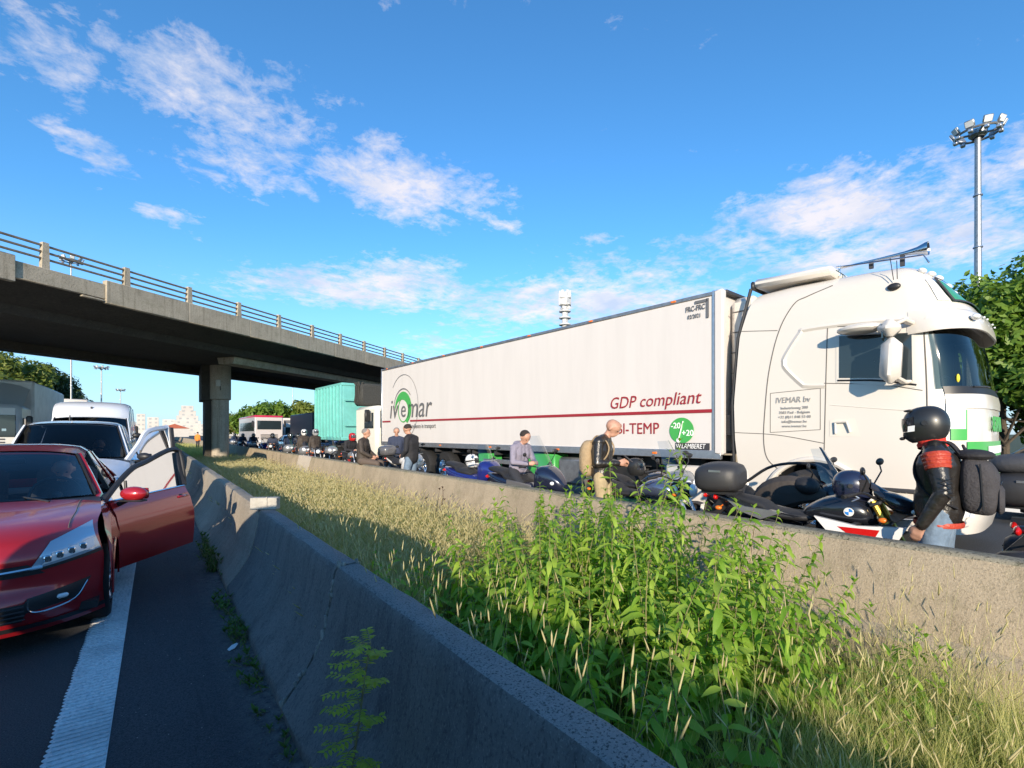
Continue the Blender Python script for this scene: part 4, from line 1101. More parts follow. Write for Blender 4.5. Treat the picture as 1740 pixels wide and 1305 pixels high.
        fr_pts = [Vector((-.06, yb + .03, zt0 - .04)), Vector((.20, yb + (yr - yb) * .2 + .02, zt0 + .15)), Vector((.44, yb + (yr - yb) * .36, zt0 + .295)), Vector((.66, yb + (yr - yb) * .42, hr(.72) - .03)), Vector((ln * .84, yb + (yr - yb) * .42, hr(ln) + .02)), Vector((ln * .97, yb + (yr - yb) * .38, hr(ln) + .03)), Vector((ln, yb + (yr - yb) * .3, hr(ln) - .02)), Vector((ln, yb + (yr - yb) * .15, zt1 + .2)), Vector((ln, yb + .02, zt1))]
        if prm.get('van'):
            fr_pts = [Vector((-.10, yb + .03, zt0 - .04)), Vector((.30, yb + (yr - yb) * .5 + .02, zt0 + .27)), Vector((.60, yb + (yr - yb) * .95, hr(.6) - .05)), Vector((ln * .93, yr, hr(ln) - .01)), Vector((ln, yb + (yr - yb) * .9, hr(ln) - .05)), Vector((ln, yb + .02, zt1))]
        bb = MB(); bb.tube([Vector(p) for p in cr_curve([tuple(p) for p in fr_pts], 4)], .028 if not prm.get('van') else .05, 6); 
        bb.build('window_frame', m_black if not prm.get('van') else paint, d_o)
        gp = [Vector(p) for p in cr_curve([tuple(p) for p in fr_pts], 4)]
        bb = MB(); base = [Vector((p.x, yb + .03, zt0 + (zt1 - zt0) * max(0, p.x) / ln)) for p in gp]; bb.grid([gp, base]); bb.build('door_window', MATS.get('door_glass') or clear_glass('door_glass', (.42, .48, .48), .8), d_o)
        bb = MB(); bb.box((ln - .035, yb + (yr - yb) * .16 + .01, (zt1 + hr(ln)) / 2), (.10, .04, hr(ln) - zt1 - .0), (-math.atan2((yr - yb) * .32, hr(ln) - zt1), 0, 0), b=.01); bb.build('pillar_cover', m_dkgrey, d_o)
        bb = MB(); bb.tube([Vector((p.x, p.y - .008, p.z)) for p in [r_[-1] for r_ in out_]], .010, 6); bb.build('chrome_trim', m_chrome, d_o)
        bb = MB(); bb.tube([Vector((.26, yb + .02, zt0)), Vector((.27, yb + .04, zt0 + .18))], .014); bb.build('quarter_bar', m_black, d_o)
        yh = -(w * (1 - tum_(zt1 - .12))) - hinge.y - .004
        bb = MB(); bb.box((ln - .13, yh - .008, zt1 - .12), (.20, .03, .028), b=.012); bb.build('handle', paint, d_o)
        bb = MB(); bb.ell((ln - .15, yh + .005, zt1 - .125), (.05, .012, .035)); bb.build('handle_recess', m_black, d_o)
        bb = MB(); bb.box((ln / 2, yb + .10, zt0 - .18), (ln * .85, .05, .30), b=.02); bb.box((ln / 2, yb + .13, prm['doorz'] + .22), (ln * .8, .08, .2), b=.03); bb.build('door_trim', m_black, d_o)
        m0 = Vector((.10, yb + .0, zt0 + .01))
        c0 = m0 + Vector((0, -.17, .055))
        bb = MB(); bb.ell(c0, (.075, .13, .072), nu=20, nv=12); bb.box(c0 + Vector((.045, 0, -.002)), (.04, .23, .11), b=.03); bb.build('mirror', prm.get('mirm') or paint, d_o)
        bb = MB(); bb.box(c0 + Vector((-.01, 0, -.068)), (.10, .22, .018), b=.008); bb.tube([m0 + Vector((0, .02, -.07)), c0 + Vector((0, .05, -.06))], [.028, .02], 6); bb.build('mirror_foot', m_black, d_o)
        bb = MB(); bb.box(c0 + Vector((.068, 0, 0)), (.004, .19, .10)); bb.build('mirror_glass', m_glass, d_o)
    else: mirror(t, -1, (mb[0], -wb, mb[1])); d_o = None
    # front patches
    def fp(poly, off, nm, m, par=t, nn=8):
        """polygon (yn,z) with 4 corners bl, br, tr, tl mapped on the nose"""
        bl, br, tr, tl = poly; bb = MB(); rows = []
        for j in range(nn + 1):
            v = j / nn; row = []
            for i in range(nn + 1):
                u = i / nn
                yb_ = bl[0] + (br[0] - bl[0]) * u; zb_ = bl[1] + (br[1] - bl[1]) * u; yt_ = tl[0] + (tr[0] - tl[0]) * u; zt_ = tl[1] + (tr[1] - tl[1]) * u
                row.append(F(yb_ + (yt_ - yb_) * v, zb_ + (zt_ - zb_) * v, off))
            rows.append(row)
        bb.grid(rows); return bb.build(nm, m, par, angle=40)
    return t, F, fp, NS, nose, d_o

def redpaint():
    m = mat('red_metallic', (.40, .014, .02), .28, .2, coat=1.0); return m
m_redp = redpaint()
clio = dict(w=.865, L=4.06, kx=.46, kz=.04, cowl=1.30, fade=1.15, wf=.925, tumb=.13, wbf=.82,
    nose=[(.10, .165), (.06, .22), (.0, .34), (.0, .42), (.035, .50), (.035, .60), (.025, .70), (.05, .77), (.11, .84), (.30, .915), (.62, .965), (.95, 1.0), (1.16, 1.015)],
    axles=(.83, 3.42), arch=.345, r=.315, sill=.20, belt=[(1.3, .93), (2.6, .97), (4.1, 1.03)], door=(1.40, 2.62), doorz=.27,
    ws=(1.18, .62), wsz=1.0, wt=.49, roof=[(2.02, 1.43), (2.6, 1.49), (3.2, 1.47), (3.75, 1.38)], pillars=[(2.64, 2.66, .10, True), (3.35, 3.2, .12, False), (3.9, 3.7, .1, False)],
    mirror=(1.62, 1.0), seatx=2.22, spokes=5)
RX, RY = -1.15, 4.72
red, F, fp, NS, nose, rdoor = car('red_hatchback', 'shiny red hatchback with its driver door wide open towards the barrier', 'car', (RX, RY, 0), RF, m_redp, clio, open_door=R(34), glassm=clear_glass('car_screen', (.86, .92, .93)))
# NB local y -w = world +X side = driver side seen in the picture; local -yn appears to the right
m_lampi = mat('lamp_inner', (.30, .36, .42), .12, .9)
m_dlamp = mat('headlight_glass', (.42, .52, .62), .06, .35, coat=1.0)
for s in (-1, 1):
    sg = s
    hl = fp([(sg * .52, .620), (sg * .985, .675), (sg * .955, .885), (sg * .68, .80)], .010, 'headlight', m_dlamp)
    fp([(sg * .60, .645), (sg * .94, .695), (sg * .95, .765), (sg * .68, .715)], .018, 'lamp_reflector', m_lamp, hl)
    for q in range(4):
        a = .64 + .075 * q; bb = MB(); bb.box(F(sg * a, .685 + .012 * q, .022), (.02, .045, .05), (0, 0, sg * -.3), b=.008); bb.build('lamp_cell', m_chrome, hl)
    fp([(sg * .48, .595), (sg * .99, .650), (sg * .985, .675), (sg * .50, .618)], .014, 'lamp_lower_trim', m_black)  # black strip along the lower edge of the headlight
    # fog lamp surround
    fp([(sg * .46, .325), (sg * .84, .355), (sg * .91, .475), (sg * .52, .43)], .010, 'fog_recess', m_black)
    bb = MB(); P = [F(sg * .52, .42, .018), F(sg * .53, .34, .018), F(sg * .62, .315, .02), F(sg * .80, .345, .02), F(sg * .88, .45, .018)]; bb.tube([Vector(p) for p in cr_curve([tuple(p) for p in P], 4)], .0055, 6); bb.build('fog_trim', m_chrome, red)
    bb = MB(); bb.box(F(sg * .73, .392, .018), (.03, .07, .035), (0, 0, -sg * .5), b=.012); bb.build('fog_lamp', m_lamp, red)
fp([(-.62, .585), (.62, .585), (.52, .665), (-.52, .665)], .008, 'grille', m_black, nn=12)
bb = MB(); bb.tube([F(-.60 + 1.2 * k / 16, .635 - .012 * math.cos((k - 8) / 8 * 1.5), .02) for k in range(17)], .012, 6); bb.build('chrome_trim', m_chrome, red)
fp([(-.48, .27), (.48, .27), (.55, .40), (-.55, .40)], .006, 'lower_grille', m_black, nn=12)
for k in range(4):
    bb = MB(); bb.tube([F(-.50 + 1.0 * q / 12, .285 + .032 * k, .018) for q in range(13)], .006, 5); bb.build('grille_bar', m_dkgrey, red)
fp([(-.99, .20), (.99, .20), (.99, .235), (-.99, .235)], .012, 'splitter', m_black, nn=16)
bb = MB(); bb.box(F(0, .62, .03), (.02, .12, .16), (0, 0, 0), b=.02); bb.build('badge', m_chrome, red)
fp([(-.30, .44), (.30, .44), (.30, .55), (-.30, .55)], .014, 'number_plate', m_pw, nn=4)
bb = MB()      # seam between bonnet and wing, bonnet front edge
for s in (-1, 1):
    bb.tube([NS(i, s * (.80 + .02 * (i - 34) / 14)) + Vector((0, 0, .0015)) for i in range(34, len(nose))], .004, 4)
bb.build('bonnet_seam', m_gap, red)
for s in (-1, 1):
    bb = MB(); bb.tube([Vector((1.25 + .18 * s, -.1 + .3 * s + 0, 1.01)), Vector((1.36 + .1, .25 + .3 * s, 1.06))], .008, 5); bb.build('wiper', m_black, red)
bb = MB(); bb.box((1.98, 0, 1.33), (.05, .22, .06), b=.015); bb.build('rear_view_mirror', m_black, red)
bb = MB(); bb.lathe([(.345 + .012, -.865 - .006), (.345 + .03, -.862), (.345 + .012, -.855)], (.83, 0, .315), 'Y', 24, a0=R(-5), a1=R(185)); bb.build('arch_lip', m_redp, red)
bb = MB(); bb.ell((1.62, -.872, .78), (.075, .012, .022)); bb.build('side_repeater', m_orange, red)

# small white van (ludospace) with open driver door
berl = dict(w=.905, L=4.40, kx=.42, kz=.10, cowl=1.15, fade=1.2, wf=.95,
    nose=[(.06, .22), (.0, .34), (.0, .50), (.02, .65), (.03, .80), (.08, .90), (.22, .98), (.5, 1.06), (.85, 1.13), (1.05, 1.17)],
    axles=(.88, 3.6), arch=.36, r=.32, sill=.22, belt=[(1.1, 1.10), (4.4, 1.12)], door=(1.45, 2.62), doorz=.30,
    ws=(1.05, .62), wsz=1.17, wt=.66, roof=[(1.98, 1.80), (2.6, 1.85), (3.4, 1.86), (4.2, 1.83)], pillars=[(2.68, 2.68, .16, False), (3.6, 3.6, .2, False), (4.3, 4.2, .12, False)], blank=1,
    mirror=(1.70, 1.2), seatx=2.3, van=True, mirm=m_black, tail=.02)
m_vw = mat('van_white', (.66, .69, .74), .3, coat=.6)
ludo, F2, fp2, NS2, nose2, _ = car('small_van', 'small white van with its driver door open just behind the red hatchback', 'van', (-1.25, 10.1, 0), RF, m_vw, berl, open_door=R(38), glassm=clear_glass('van_screen', (.25, .30, .36), .55))
for s in (-1, 1):
    h = fp2([(s * .66, .74), (s * .99, .76), (s * 1.0, .90), (s * .70, .88)], .012, 'headlight', m_lamp)
    bb = MB(); bb.ell(F2(s * .84, .82, .02), (.03, .07, .05)); bb.build('lamp_bowl', m_chrome, h)
fp2([(-.6, .60), (.6, .60), (.64, .74), (-.64, .74)], .012, 'grille', m_black, nn=10)
fp2([(-.6, .36), (.6, .36), (.6, .50), (-.6, .50)], .012, 'lower_grille', m_black, nn=10)
bb = MB(); bb.tube([(2.1, .05, 1.84), (2.12, .05, 1.95)], .01); bb.build('aerial', m_black, ludo)
bb = MB(); bb.ell((.25, -.016, .80), (.05, .006, .09)); dm = mat('sticker_blue', (.05, .30, .50), .4)
o = bb.build('door_sticker', dm, [c for c in ludo.children if c.name.startswith('door')][0])
# high roof van
duc = dict(w=1.0, L=5.9, kx=.40, kz=.10, cowl=1.0, fade=1.2, wf=.95,
    nose=[(.06, .25), (.0, .4), (.0, .7), (.04, .95), (.12, 1.10), (.35, 1.22), (.7, 1.33), (.95, 1.40)],
    axles=(.95, 4.9), arch=.38, r=.34, sill=.25, belt=[(1.0, 1.32), (5.9, 1.35)], door=(1.3, 2.2), doorz=.35,
    ws=(.95, .55), wsz=1.40, wt=.84, roof=[(1.75, 2.12), (1.95, 2.40), (2.4, 2.57), (3.2, 2.60), (5.7, 2.60)], pillars=[(2.5, 2.5, .16, False), (3.8, 3.8, .2, False), (5.8, 5.8, .12, False)], blank=1,
    mirror=(1.5, 1.5), seatx=2.2, mirm=m_black, tail=.0)
van, F3, fp3, _, _, _ = car('high_roof_van', 'tall white high-roof van standing behind the small white van', 'van', (-1.55, 17.2, 0), RF, m_vw, duc, glassm=clear_glass('van_screen2', (.25, .28, .32)))
for s in (-1, 1): fp3([(s * .66, .95), (s * .99, .95), (s * 1.0, 1.12), (s * .75, 1.10)], .012, 'headlight', m_lamp)
bb = MB(); bb.box((1.9, 0, 2.36), (.02, .05, .10), b=.005); bb.build('roof_badge', m_dkgrey, van)

# the next car of the queue, just left of the frame (its shade falls on the lane and barrier)
qcar, *_q = car('queued_car', 'dark delivery car standing in the queue in front of the red hatchback', 'car', (-1.68, -1.70, 0), RF, mat('dark_blue_paint', (.02, .03, .06), .3, .3, coat=1), dict(clio, w=.86, L=4.55, ws=(.95, .5), cowl=1.05, tumb=.03, wbf=.95, wt=.74, roof=[(1.5, 1.68), (2.2, 1.75), (3.8, 1.75), (4.42, 1.73)], pillars=[(1.9, 1.9, .10, False), (3.5, 3.4, .12, False), (4.45, 4.4, .1, False)], blank=0.5), glassm=m_clear2)
# further cars beyond
m_blue = mat('blue_car_paint', (.03, .07, .20), .3, .3, coat=1); m_silver = mat('silver_paint', (.35, .37, .40), .3, .6, coat=1)
for (x, y, mm, lb) in ((9.3, 33, m_blue, 'blue car beside the dark navy lorry'), (9.2, 42, m_silver, 'light blue car roof left of the blue car'), (12.8, 30, m_blue, 'dark blue car nearest to the turquoise container'),
                       (-1.6, 52, m_silver, 'silver car in the lane far beyond the bridge'), (-5.2, 56, m_silver, 'silver car in the second lane far beyond the bridge')):
    car('queued_car', lb, 'car', (x, y, 0), RF, mm, clio, glassm=m_clear2, group='cars queueing beyond the bridge')
qvan, *_q = car('shade_van', 'tall white van in the second lane, outside the left edge of the picture', 'van', (-4.75, -9.3, 0), RF, m_vw, dict(duc, L=5.8, roof=[(1.75, 2.3), (1.95, 2.6), (2.4, 2.78), (3.2, 2.80), (5.6, 2.80)]), glassm=m_clear2)  # unseen van, added and sized to shade the near barrier top
qcar2, *_q = car('queued_car', 'silver estate car in the second lane, outside the left edge of the picture', 'car', (-4.75, -2.6, 0), RF, m_silver, dict(clio, L=4.6, blank=0.5), glassm=m_clear2)  # unseen, panelled and added to shade the asphalt before the red hatchback
pv, *_p = car('parked_van', 'white van partly hidden behind the front of the white lorry', 'van', (13.1, -3.3, 0), RF, mat('cool_white', (.72, .73, .75), .35, coat=.4), dict(berl, L=5.2, w=1.0, wt=.78), glassm=m_clear2)
pass
# =============== MOTORCYCLES ===============
m_gold = mat('gold_fork', (.55, .36, .06), .3, .8)
m_eng = mat('engine_metal', (.10, .10, .105), .45, .7, var=.3, vscale=15)
m_seat = mat('seat_vinyl', (.02, .02, .022), .6, bump=.2, bscale=80)
m_bkp = mat('black_gloss_paint', (.012, .014, .02), .25, coat=.8)
m_case = mat('case_plastic', (.035, .035, .038), .5, bump=.15, bscale=150)

def loftx(b, st, n=16, e=2.4, mi=None, cap=True):
    """stations (x, yc, zc, ry, rz) -> superelliptic body along x"""
    rows = []
    for (x, yc, zc, ry, rz) in st:
        r = []
        for k in range(n):
            a = 2 * math.pi * k / n; c, s = math.cos(a), math.sin(a)
            r.append(Vector((x, yc + ry * math.copysign(abs(c) ** (2 / e), c), zc + rz * math.copysign(abs(s) ** (2 / e), s))))
        rows.append(r)
    b.grid(rows, closed=True, mi=mi)
    if cap: b.add(rows[0], [tuple(range(n))], mi); b.add(rows[-1], [tuple(range(n))], mi)
    return b
def sloft(st, n=16, e=2.4, sub=3): return loftx(MB(), cr_curve(st, sub), n, e)

def moto_wheel(t, x, r, w, rim, nsp=5, disc=True):
    b = MB(); pr = [(r - w * .75, -w / 2), (r - w * .25, -w * .48), (r, -w * .16), (r, w * .16), (r - w * .25, w * .48), (r - w * .75, w / 2)]
    b.lathe(pr + [pr[0]], (x, 0, r), 'Y', 32); o = b.build('wheel', m_rubber, t, angle=60)
    b = MB(); q = r - w * .72; pr = [(q, -w * .42), (q - .02, -w * .36), (q - .03, 0), (q - .02, w * .36), (q, w * .42)]
    b.lathe(pr, (x, 0, r), 'Y', 32)
    for k in range(nsp):
        a = 2 * math.pi * k / nsp + .3
        b.tube([(x + .03 * math.cos(a), 0, r + .03 * math.sin(a)), (x + (q - .02) * math.cos(a + .1), 0, r + (q - .02) * math.sin(a + .1))], [.022, .014], 6)
    b.tube([(x, -.07, r), (x, .07, r)], .035, 10); b.build('rim', rim, o)
    if disc:
        b = MB()
        for s in (-1, 1): b.lathe([(r * .36, s * .062), (r * .54, s * .062), (r * .54, s * .068), (r * .36, s * .068)], (x, 0, r), 'Y', 28)
        b.build('brake_disc', m_alu, o)
    return o
def moto(name, label, loc, rz, kind='naked', paint=None, accent=None, case=None, screen=0.0, fork=None, lean=0.06, group=None, rim=None, lamp_y=0, mirrors=True, cat='motorcycle', muffs=False, panniers=False, lowd=False):
    paint = paint or m_bkp; accent = accent or paint; fork = fork or m_alu; rim = rim or m_black
    t = thing(name, label, cat, loc, rz, group); t.rotation_euler = (lean, 0, rz)
    sc = kind == 'scooter'; tr = kind == 'tourer'; r = .27 if sc else .31
    xf, xr = (.76, -.74) if not tr else (.80, -.78)
    moto_wheel(t, xf, r, .12, rim); moto_wheel(t, xr, r, .17, rim)
    hx, hz = (.44, 1.0)
    for s in (-1, 1):
        b = MB(); b.tube([(xf, s * .10, r), (xf - .12, s * .10, r + .26)], .030, 8); b.build('fork', m_black if fork is m_gold else fork, t)
        b = MB(); b.tube([(xf - .11, s * .10, r + .24), (hx + .0, s * .10, hz)], .026, 8); b.build('fork', fork, t)
    b = MB(); b.box((hx + .02, 0, hz - .02), (.09, .27, .03), (0, -.4, 0), b=.01); b.box((hx + .09, 0, hz - .2), (.09, .27, .03), (0, -.4, 0), b=.01); b.build('yoke', m_eng, t)
    b = MB(); b.grid([[Vector((xf + (r + .03) * math.cos(a), y, r + (r + .03) * math.sin(a) - .8 * y * y)) for y in (-.07, -.04, 0, .04, .07)] for a in [R(20 + 110 * k / 8) for k in range(9)]]); b.build('mudguard', accent if sc else m_black, t)
    hb = hz + (.07 if not sc else .05)
    b = MB(); b.tube(cr_curve([(hx - .13, -.39, hb), (hx - .04, -.26, hb + .02), (hx + .01, -.08, hz + .02), (hx + .01, .08, hz + .02), (hx - .04, .26, hb + .02), (hx - .13, .39, hb)], 4), .012, 6); b.build('handlebar', m_black, t)
    for s in (-1, 1):
        b = MB(); b.tube([(hx - .155, s * .41, hb - .002), (hx - .09, s * .30, hb + .01)], .018, 8); b.build('grip', m_rubber, t)
        if mirrors:
            b = MB(); b.tube([(hx - .05, s * .27, hb + .02), (hx - .0, s * .33, hb + .14), (hx - .02, s * .37, hb + .20)], .007, 5); b.ell((hx - .02, s * .39, hb + .22), (.018, .062, .034), (0, 0, -s * .3)); b.build('mirror', m_black, t)
        if muffs:
            b = MB(); b.ell((hx - .06, s * .34, hb), (.13, .12, .10), (0, .2, s * .4)); b.build('hand_muff', m_seat, t)
        b = MB(); b.tube([(hx - .1, s * .3, hb + .0), (hx - .06, s * .3, hb - .02), (hx - .09, s * .42, hb - .03)], .006, 5); b.build('lever', m_alu, t)
    if not sc:
        # tank
        b = sloft([(.46, 0, .84, .05, .06), (.40, 0, .87, .13, .10), (.26, 0, .90, .165, .125), (.08, 0, .885, .15, .11), (-.06, 0, .84, .10, .07), (-.10, 0, .83, .06, .04)], 20)
        b.build('tank', paint, t)
        b = MB(); b.ell((.22, 0, 1.018), (.045, .045, .012)); b.build('tank_cap', m_chrome, t)
        b = sloft([(.0, 0, .80, .09, .03), (-.12, 0, .79, .13, .045), (-.35, 0, .80, .145, .045), (-.45, 0, .86, .13, .05), (-.62, 0, .90, .11, .045), (-.80, 0, .93, .07, .03)], 18)
        b.build('seat', m_seat, t)
        b = sloft([(-.30, 0, .76, .12, .03), (-.55, 0, .82, .11, .05), (-.80, 0, .885, .08, .05), (-.93, 0, .915, .03, .025)], 14)
        b.build('tail', accent, t)
        # frame and engine
        b = MB()
        for s in (-1, 1):
            b.tube([(hx + .03, s * .05, .90), (.20, s * .14, .70), (-.12, s * .15, .52), (-.22, s * .12, .40)], .024, 6)
            b.tube([(-.15, s * .10, .68), (-.5, s * .10, .76), (-.78, s * .07, .86)], .014, 6)
            b.tube([(hx + .05, s * .05, .80), (.30, s * .12, .40), (.1, s * .12, .26)], .018, 6)
        b.build('frame', m_black, t)
        b = MB(); b.box((.06, 0, .42), (.44, .34, .26), b=.05); b.lathe([(.0, -.19), (.10, -.19), (.11, -.16), (.11, .16), (.10, .19), (0, .19)], (-.04, 0, .40), 'Y', 18)
        for k in range(6): b.box((.19, 0, .52 + .030 * k), (.22 - .012 * k, .28, .012), (0, -.35, 0), b=.004)
        b.box((.18, 0, .6), (.16, .22, .2), (0, -.35, 0), b=.02)
        b.build('engine', m_eng, t)
        b = MB(); b.box((.44, 0, .58), (.04, .30, .28), (0, -.2, 0), b=.01)
        for k in range(7): b.box((.465, 0, .48 + .035 * k), (.006, .28, .008), (0, -.2, 0))
        b.build('radiator', m_black, t)
        for s in (-1, 1):
            b = MB(); b.tube([(-.20, s * .11, .40), (xr, s * .12, r)], [.035, .025], 8); b.build('swingarm', m_eng, t)
        b = MB(); b.tube(cr_curve([(.28, -.10, .50), (.42, -.12, .40), (.30, -.14, .22), (-.05, -.15, .22), (-.30, -.17, .30)], 4), .022, 8); b.tube([(-.30, -.18, .30), (-.42, -.19, .38), (-.78, -.21, .50)], [.035, .055, .05], 12); b.build('exhaust', m_chrome if not tr else m_eng, t)
        b = MB(); b.tube([(-.60, -.02, .62), (-.3, -.02, .42)], .03, 8)
        for k in range(8): b.lathe([(.038, -.005), (.045, 0), (.038, .005)], (-.45 + .0 * k - .035 * (k - 4), -.02, .52 + .023 * (k - 4)), 'X', 10)
        b.build('shock', m_red if accent is not paint else m_alu, t)
        for s in (-1, 1):
            b = MB(); b.tube([(-.15, s * .14, .34), (-.13, s * .26, .33)], .012, 6); b.build('footpeg', m_eng, t)
        # rear hugger, plate, lights
        b = MB(); b.tube([(-.85, 0, .86), (-.98, 0, .70), (-1.02, 0, .55)], [.03, .025, .02], 6, flat=2.2); b.build('plate_bracket', m_black, t)
        b = MB(); b.box((-1.035, 0, .60), (.008, .21, .13), (0, .2, 0)); b.build('number_plate', m_pw, t)
        b = MB(); b.ell((-.94, 0, .90), (.025, .07, .035)); b.build('rear_light', m_redlens, t)
        b = MB(); b.ell((.60, 0, .90), (.09, .11, .10)); b.build('headlight_shell', accent, t)
        b = MB(); b.ell((.66, 0, .90), (.05, .085, .08)); b.build('headlight', m_lamp, t)
        for s in (-1, 1):
            b = MB(); b.tube([(.52, s * .1, .86), (.52, s * .17, .86)], .007); b.ell((.52, s * .19, .86), (.035, .025, .022)); b.build('indicator', m_orange, t)
            b = MB(); b.tube([(-.86, s * .04, .82), (-.86, s * .13, .81)], .007); b.ell((-.86, s * .15, .81), (.035, .025, .022)); b.build('indicator', m_orange, t)
        if accent is not paint and not tr:   # side fairing wedge by the radiator
            for s in (-1, 1):
                b = MB(); b.prism([(.68, .82), (.34, .79), (.02, .84), (.14, .69), (.40, .60), (.60, .66)], lambda x, z, y: (x, y + s * .0 * x, z), s * .165, s * .20); b.build('side_fairing', accent, t)
                b = MB(); b.prism([(.50, .775), (.20, .77), (.28, .71), (.46, .69)], lambda x, z, y: (x, y, z), s * .200, s * .204); b.build('fairing_mark', m_redlens, t)
        if tr:
            b = sloft([(.78, 0, .88, .06, .08), (.70, 0, .88, .20, .18), (.55, 0, .86, .27, .22), (.36, 0, .78, .26, .22), (.2, 0, .66, .2, .16)], 18)
            b.build('front_fairing', accent, t)
            b = MB(); b.ell((.77, .08, .90), (.03, .07, .05)); b.ell((.77, -.08, .90), (.03, .07, .05)); b.build('headlight', m_lamp, t)
    else:
        b = sloft([(.30, 0, .62, .14, .05), (.15, 0, .60, .17, .13), (-.15, 0, .62, .20, .17), (-.50, 0, .66, .19, .16), (-.80, 0, .74, .13, .11), (-.98, 0, .80, .05, .05)], 20, 2.8)
        b.build('body_panel', paint, t)
        b = sloft([(.10, 0, .74, .12, .04), (-.10, 0, .78, .17, .07), (-.36, 0, .80, .17, .06), (-.48, 0, .88, .16, .06), (-.80, 0, .93, .13, .05), (-.92, 0, .93, .07, .03)], 18, 2.6)
        b.build('seat', m_seat, t)
        b = sloft([(.96, 0, .70, .04, .05), (.88, 0, .74, .12, .12), (.72, 0, .82, .20, .17), (.58, 0, .80, .25, .25), (.46, 0, .68, .24, .36), (.40, 0, .62, .16, .34)], 22, 3.4)
        b.build('front_shield', paint, t)
        b = MB(); b.box((.22, 0, .33), (.60, .42, .10), b=.04); b.build('footboard', m_black, t)
        b = MB(); b.box((-.35, 0, .40), (.60, .26, .26), b=.06); b.build('engine', m_eng, t)
        b = MB(); b.tube([(-.25, -.17, .33), (-.45, -.20, .36), (-.85, -.22, .50)], [.03, .055, .055], 12); b.build('exhaust', m_eng, t)
        for s in (-1, 1):
            b = MB(); b.ell((.80, s * .11, .78), (.05, .075, .05), (0, .3, s * .5)); b.build('headlight', m_lamp, t)
            b = MB(); b.tube([(-.2, s * .13, .34), (xr, s * .12, r)], .03); b.build('swingarm', m_eng, t)
        b = MB(); b.ell((-.96, 0, .78), (.03, .12, .04)); b.build('rear_light', m_redlens, t)
        b = MB(); b.box((-1.02, 0, .58), (.01, .2, .14), (0, .2, 0)); b.build('number_plate', m_pw, t)
        b = MB(); b.tube([(-.92, 0, .7), (-1.0, 0, .55)], .03, 6, flat=2); b.build('plate_bracket', m_black, t)
    if screen:
        x0, z0 = (.66, 1.0) if not sc else (.66, 1.02)
        b = MB(); rows = []
        for i in range(8):
            f = i / 7; rows.append([Vector((x0 - screen * .55 * f - .9 * (y * (.19 - .06 * f)) ** 2 * 5, y * (.19 - .06 * f * f), z0 + screen * f)) for y in [-1 + 2 * k / 10 for k in range(11)]])
        b.grid(rows); b.build('windshield', m_shield, t)
    if case:
        b = sloft([(-.66, 0, 1.12, .10, .06), (-.70, 0, 1.12, .19, .13), (-.85, 0, 1.12, .235, .155), (-1.02, 0, 1.11, .23, .15), (-1.10, 0, 1.10, .17, .11), (-1.12, 0, 1.10, .08, .05)], 22, 3.0, 2)
        b.build('top_case', case, t)
        b = MB(); b.box((-.88, 0, .955), (.36, .2, .03)); b.build('luggage_rack', m_black, t)
        b = MB(); b.lathe([(.01, -.236), (.01, .236)], (-.9, 0, 1.12), 'Y', 4); b.box((-1.115, 0, 1.10), (.02, .12, .04), b=.008); b.build('case_reflector', m_redlens, t)
        b = MB(); b.box((-.86, -.232, 1.20), (.12, .012, .02)); b.build('case_badge', m_alu, t)
    if panniers:
        for s in (-1, 1):
            b = sloft([(-.38, s * .30, .58, .08, .12), (-.45, s * .31, .60, .12, .20), (-.75, s * .31, .62, .13, .21), (-1.0, s * .30, .63, .11, .17), (-1.04, s * .30, .64, .06, .1)], 18, 3.2, 2); b.build('pannier', case or m_case, t)
    return t
HD = -math.pi / 2      # nose towards the camera side (-Y)
GB = 'motorcycles queueing between the barrier and the trucks'
m_visor_s = mat('smoke_screen', (.03, .03, .035), .08, coat=1)
m_wpl = mat('white_fairing', (.72, .72, .72), .3, coat=.6)
bmw = moto('motorcycle', 'black roadster motorcycle with gold fork, white side panel and dark top case', (5.04, 1.95, .03), HD + .14, 'naked', m_bkp, m_wpl, case=m_case, fork=m_gold, group=GB, rim=m_black)
for o in list(bmw.children):
    if o.name.startswith('tail'): o.data.materials[0] = m_bkp
    if o.name.startswith('headlight'): bpy.data.objects.remove(o)
b = sloft([(.76, 0, .93, .02, .03), (.70, 0, .95, .07, .06), (.60, 0, .98, .11, .08), (.52, 0, 1.02, .10, .06), (.44, 0, 1.07, .07, .03)], 16); b.build('nose_fairing', m_bkp, bmw)
b = MB(); b.grid([[Vector((.66 - .24 * i / 4, y * (.10 - .01 * i), 1.0 + .15 * i / 4 - .8 * y * y * .06)) for y in (-1, -.5, 0, .5, 1)] for i in range(5)]); b.build('fly_screen', m_visor_s, bmw)
b = MB()
for s in (-1, 1): b.ell((.71, s * .045, .93), (.03, .035, .025))
b.build('headlight', m_lamp, bmw)
for s in (-1, 1):
    b = MB(); b.prism([(.34, .74), (.06, .62), (-.14, .58), (.0, .44), (.30, .40)], lambda x, z, y: (x, y, z), s * .13, s * .165); b.build('belly_panel', m_bkp, bmw)
    b = MB(); b.prism([(-.10, .80), (-.50, .86), (-.80, .95), (-.62, .84), (-.34, .76)], lambda x, z, y: (x, y, z), s * .10, s * .135); b.build('seat_panel', m_bkp, bmw)
b = MB(); b.lathe([(0, -.172), (.038, -.172), (.038, -.168)], (.28, 0, .90), 'Y', 18); rb = b.build('tank_badge', m_wpl, bmw)
for q in (0, 2):
    b = MB(); b.lathe([(0.001, -.174), (.030, -.174)], (.28, 0, .90), 'Y', 6, a0=R(90 * q), a1=R(90 * q + 90)); b.build('badge_quarter', mat('badge_blue', (.02, .2, .6), .3), rb)
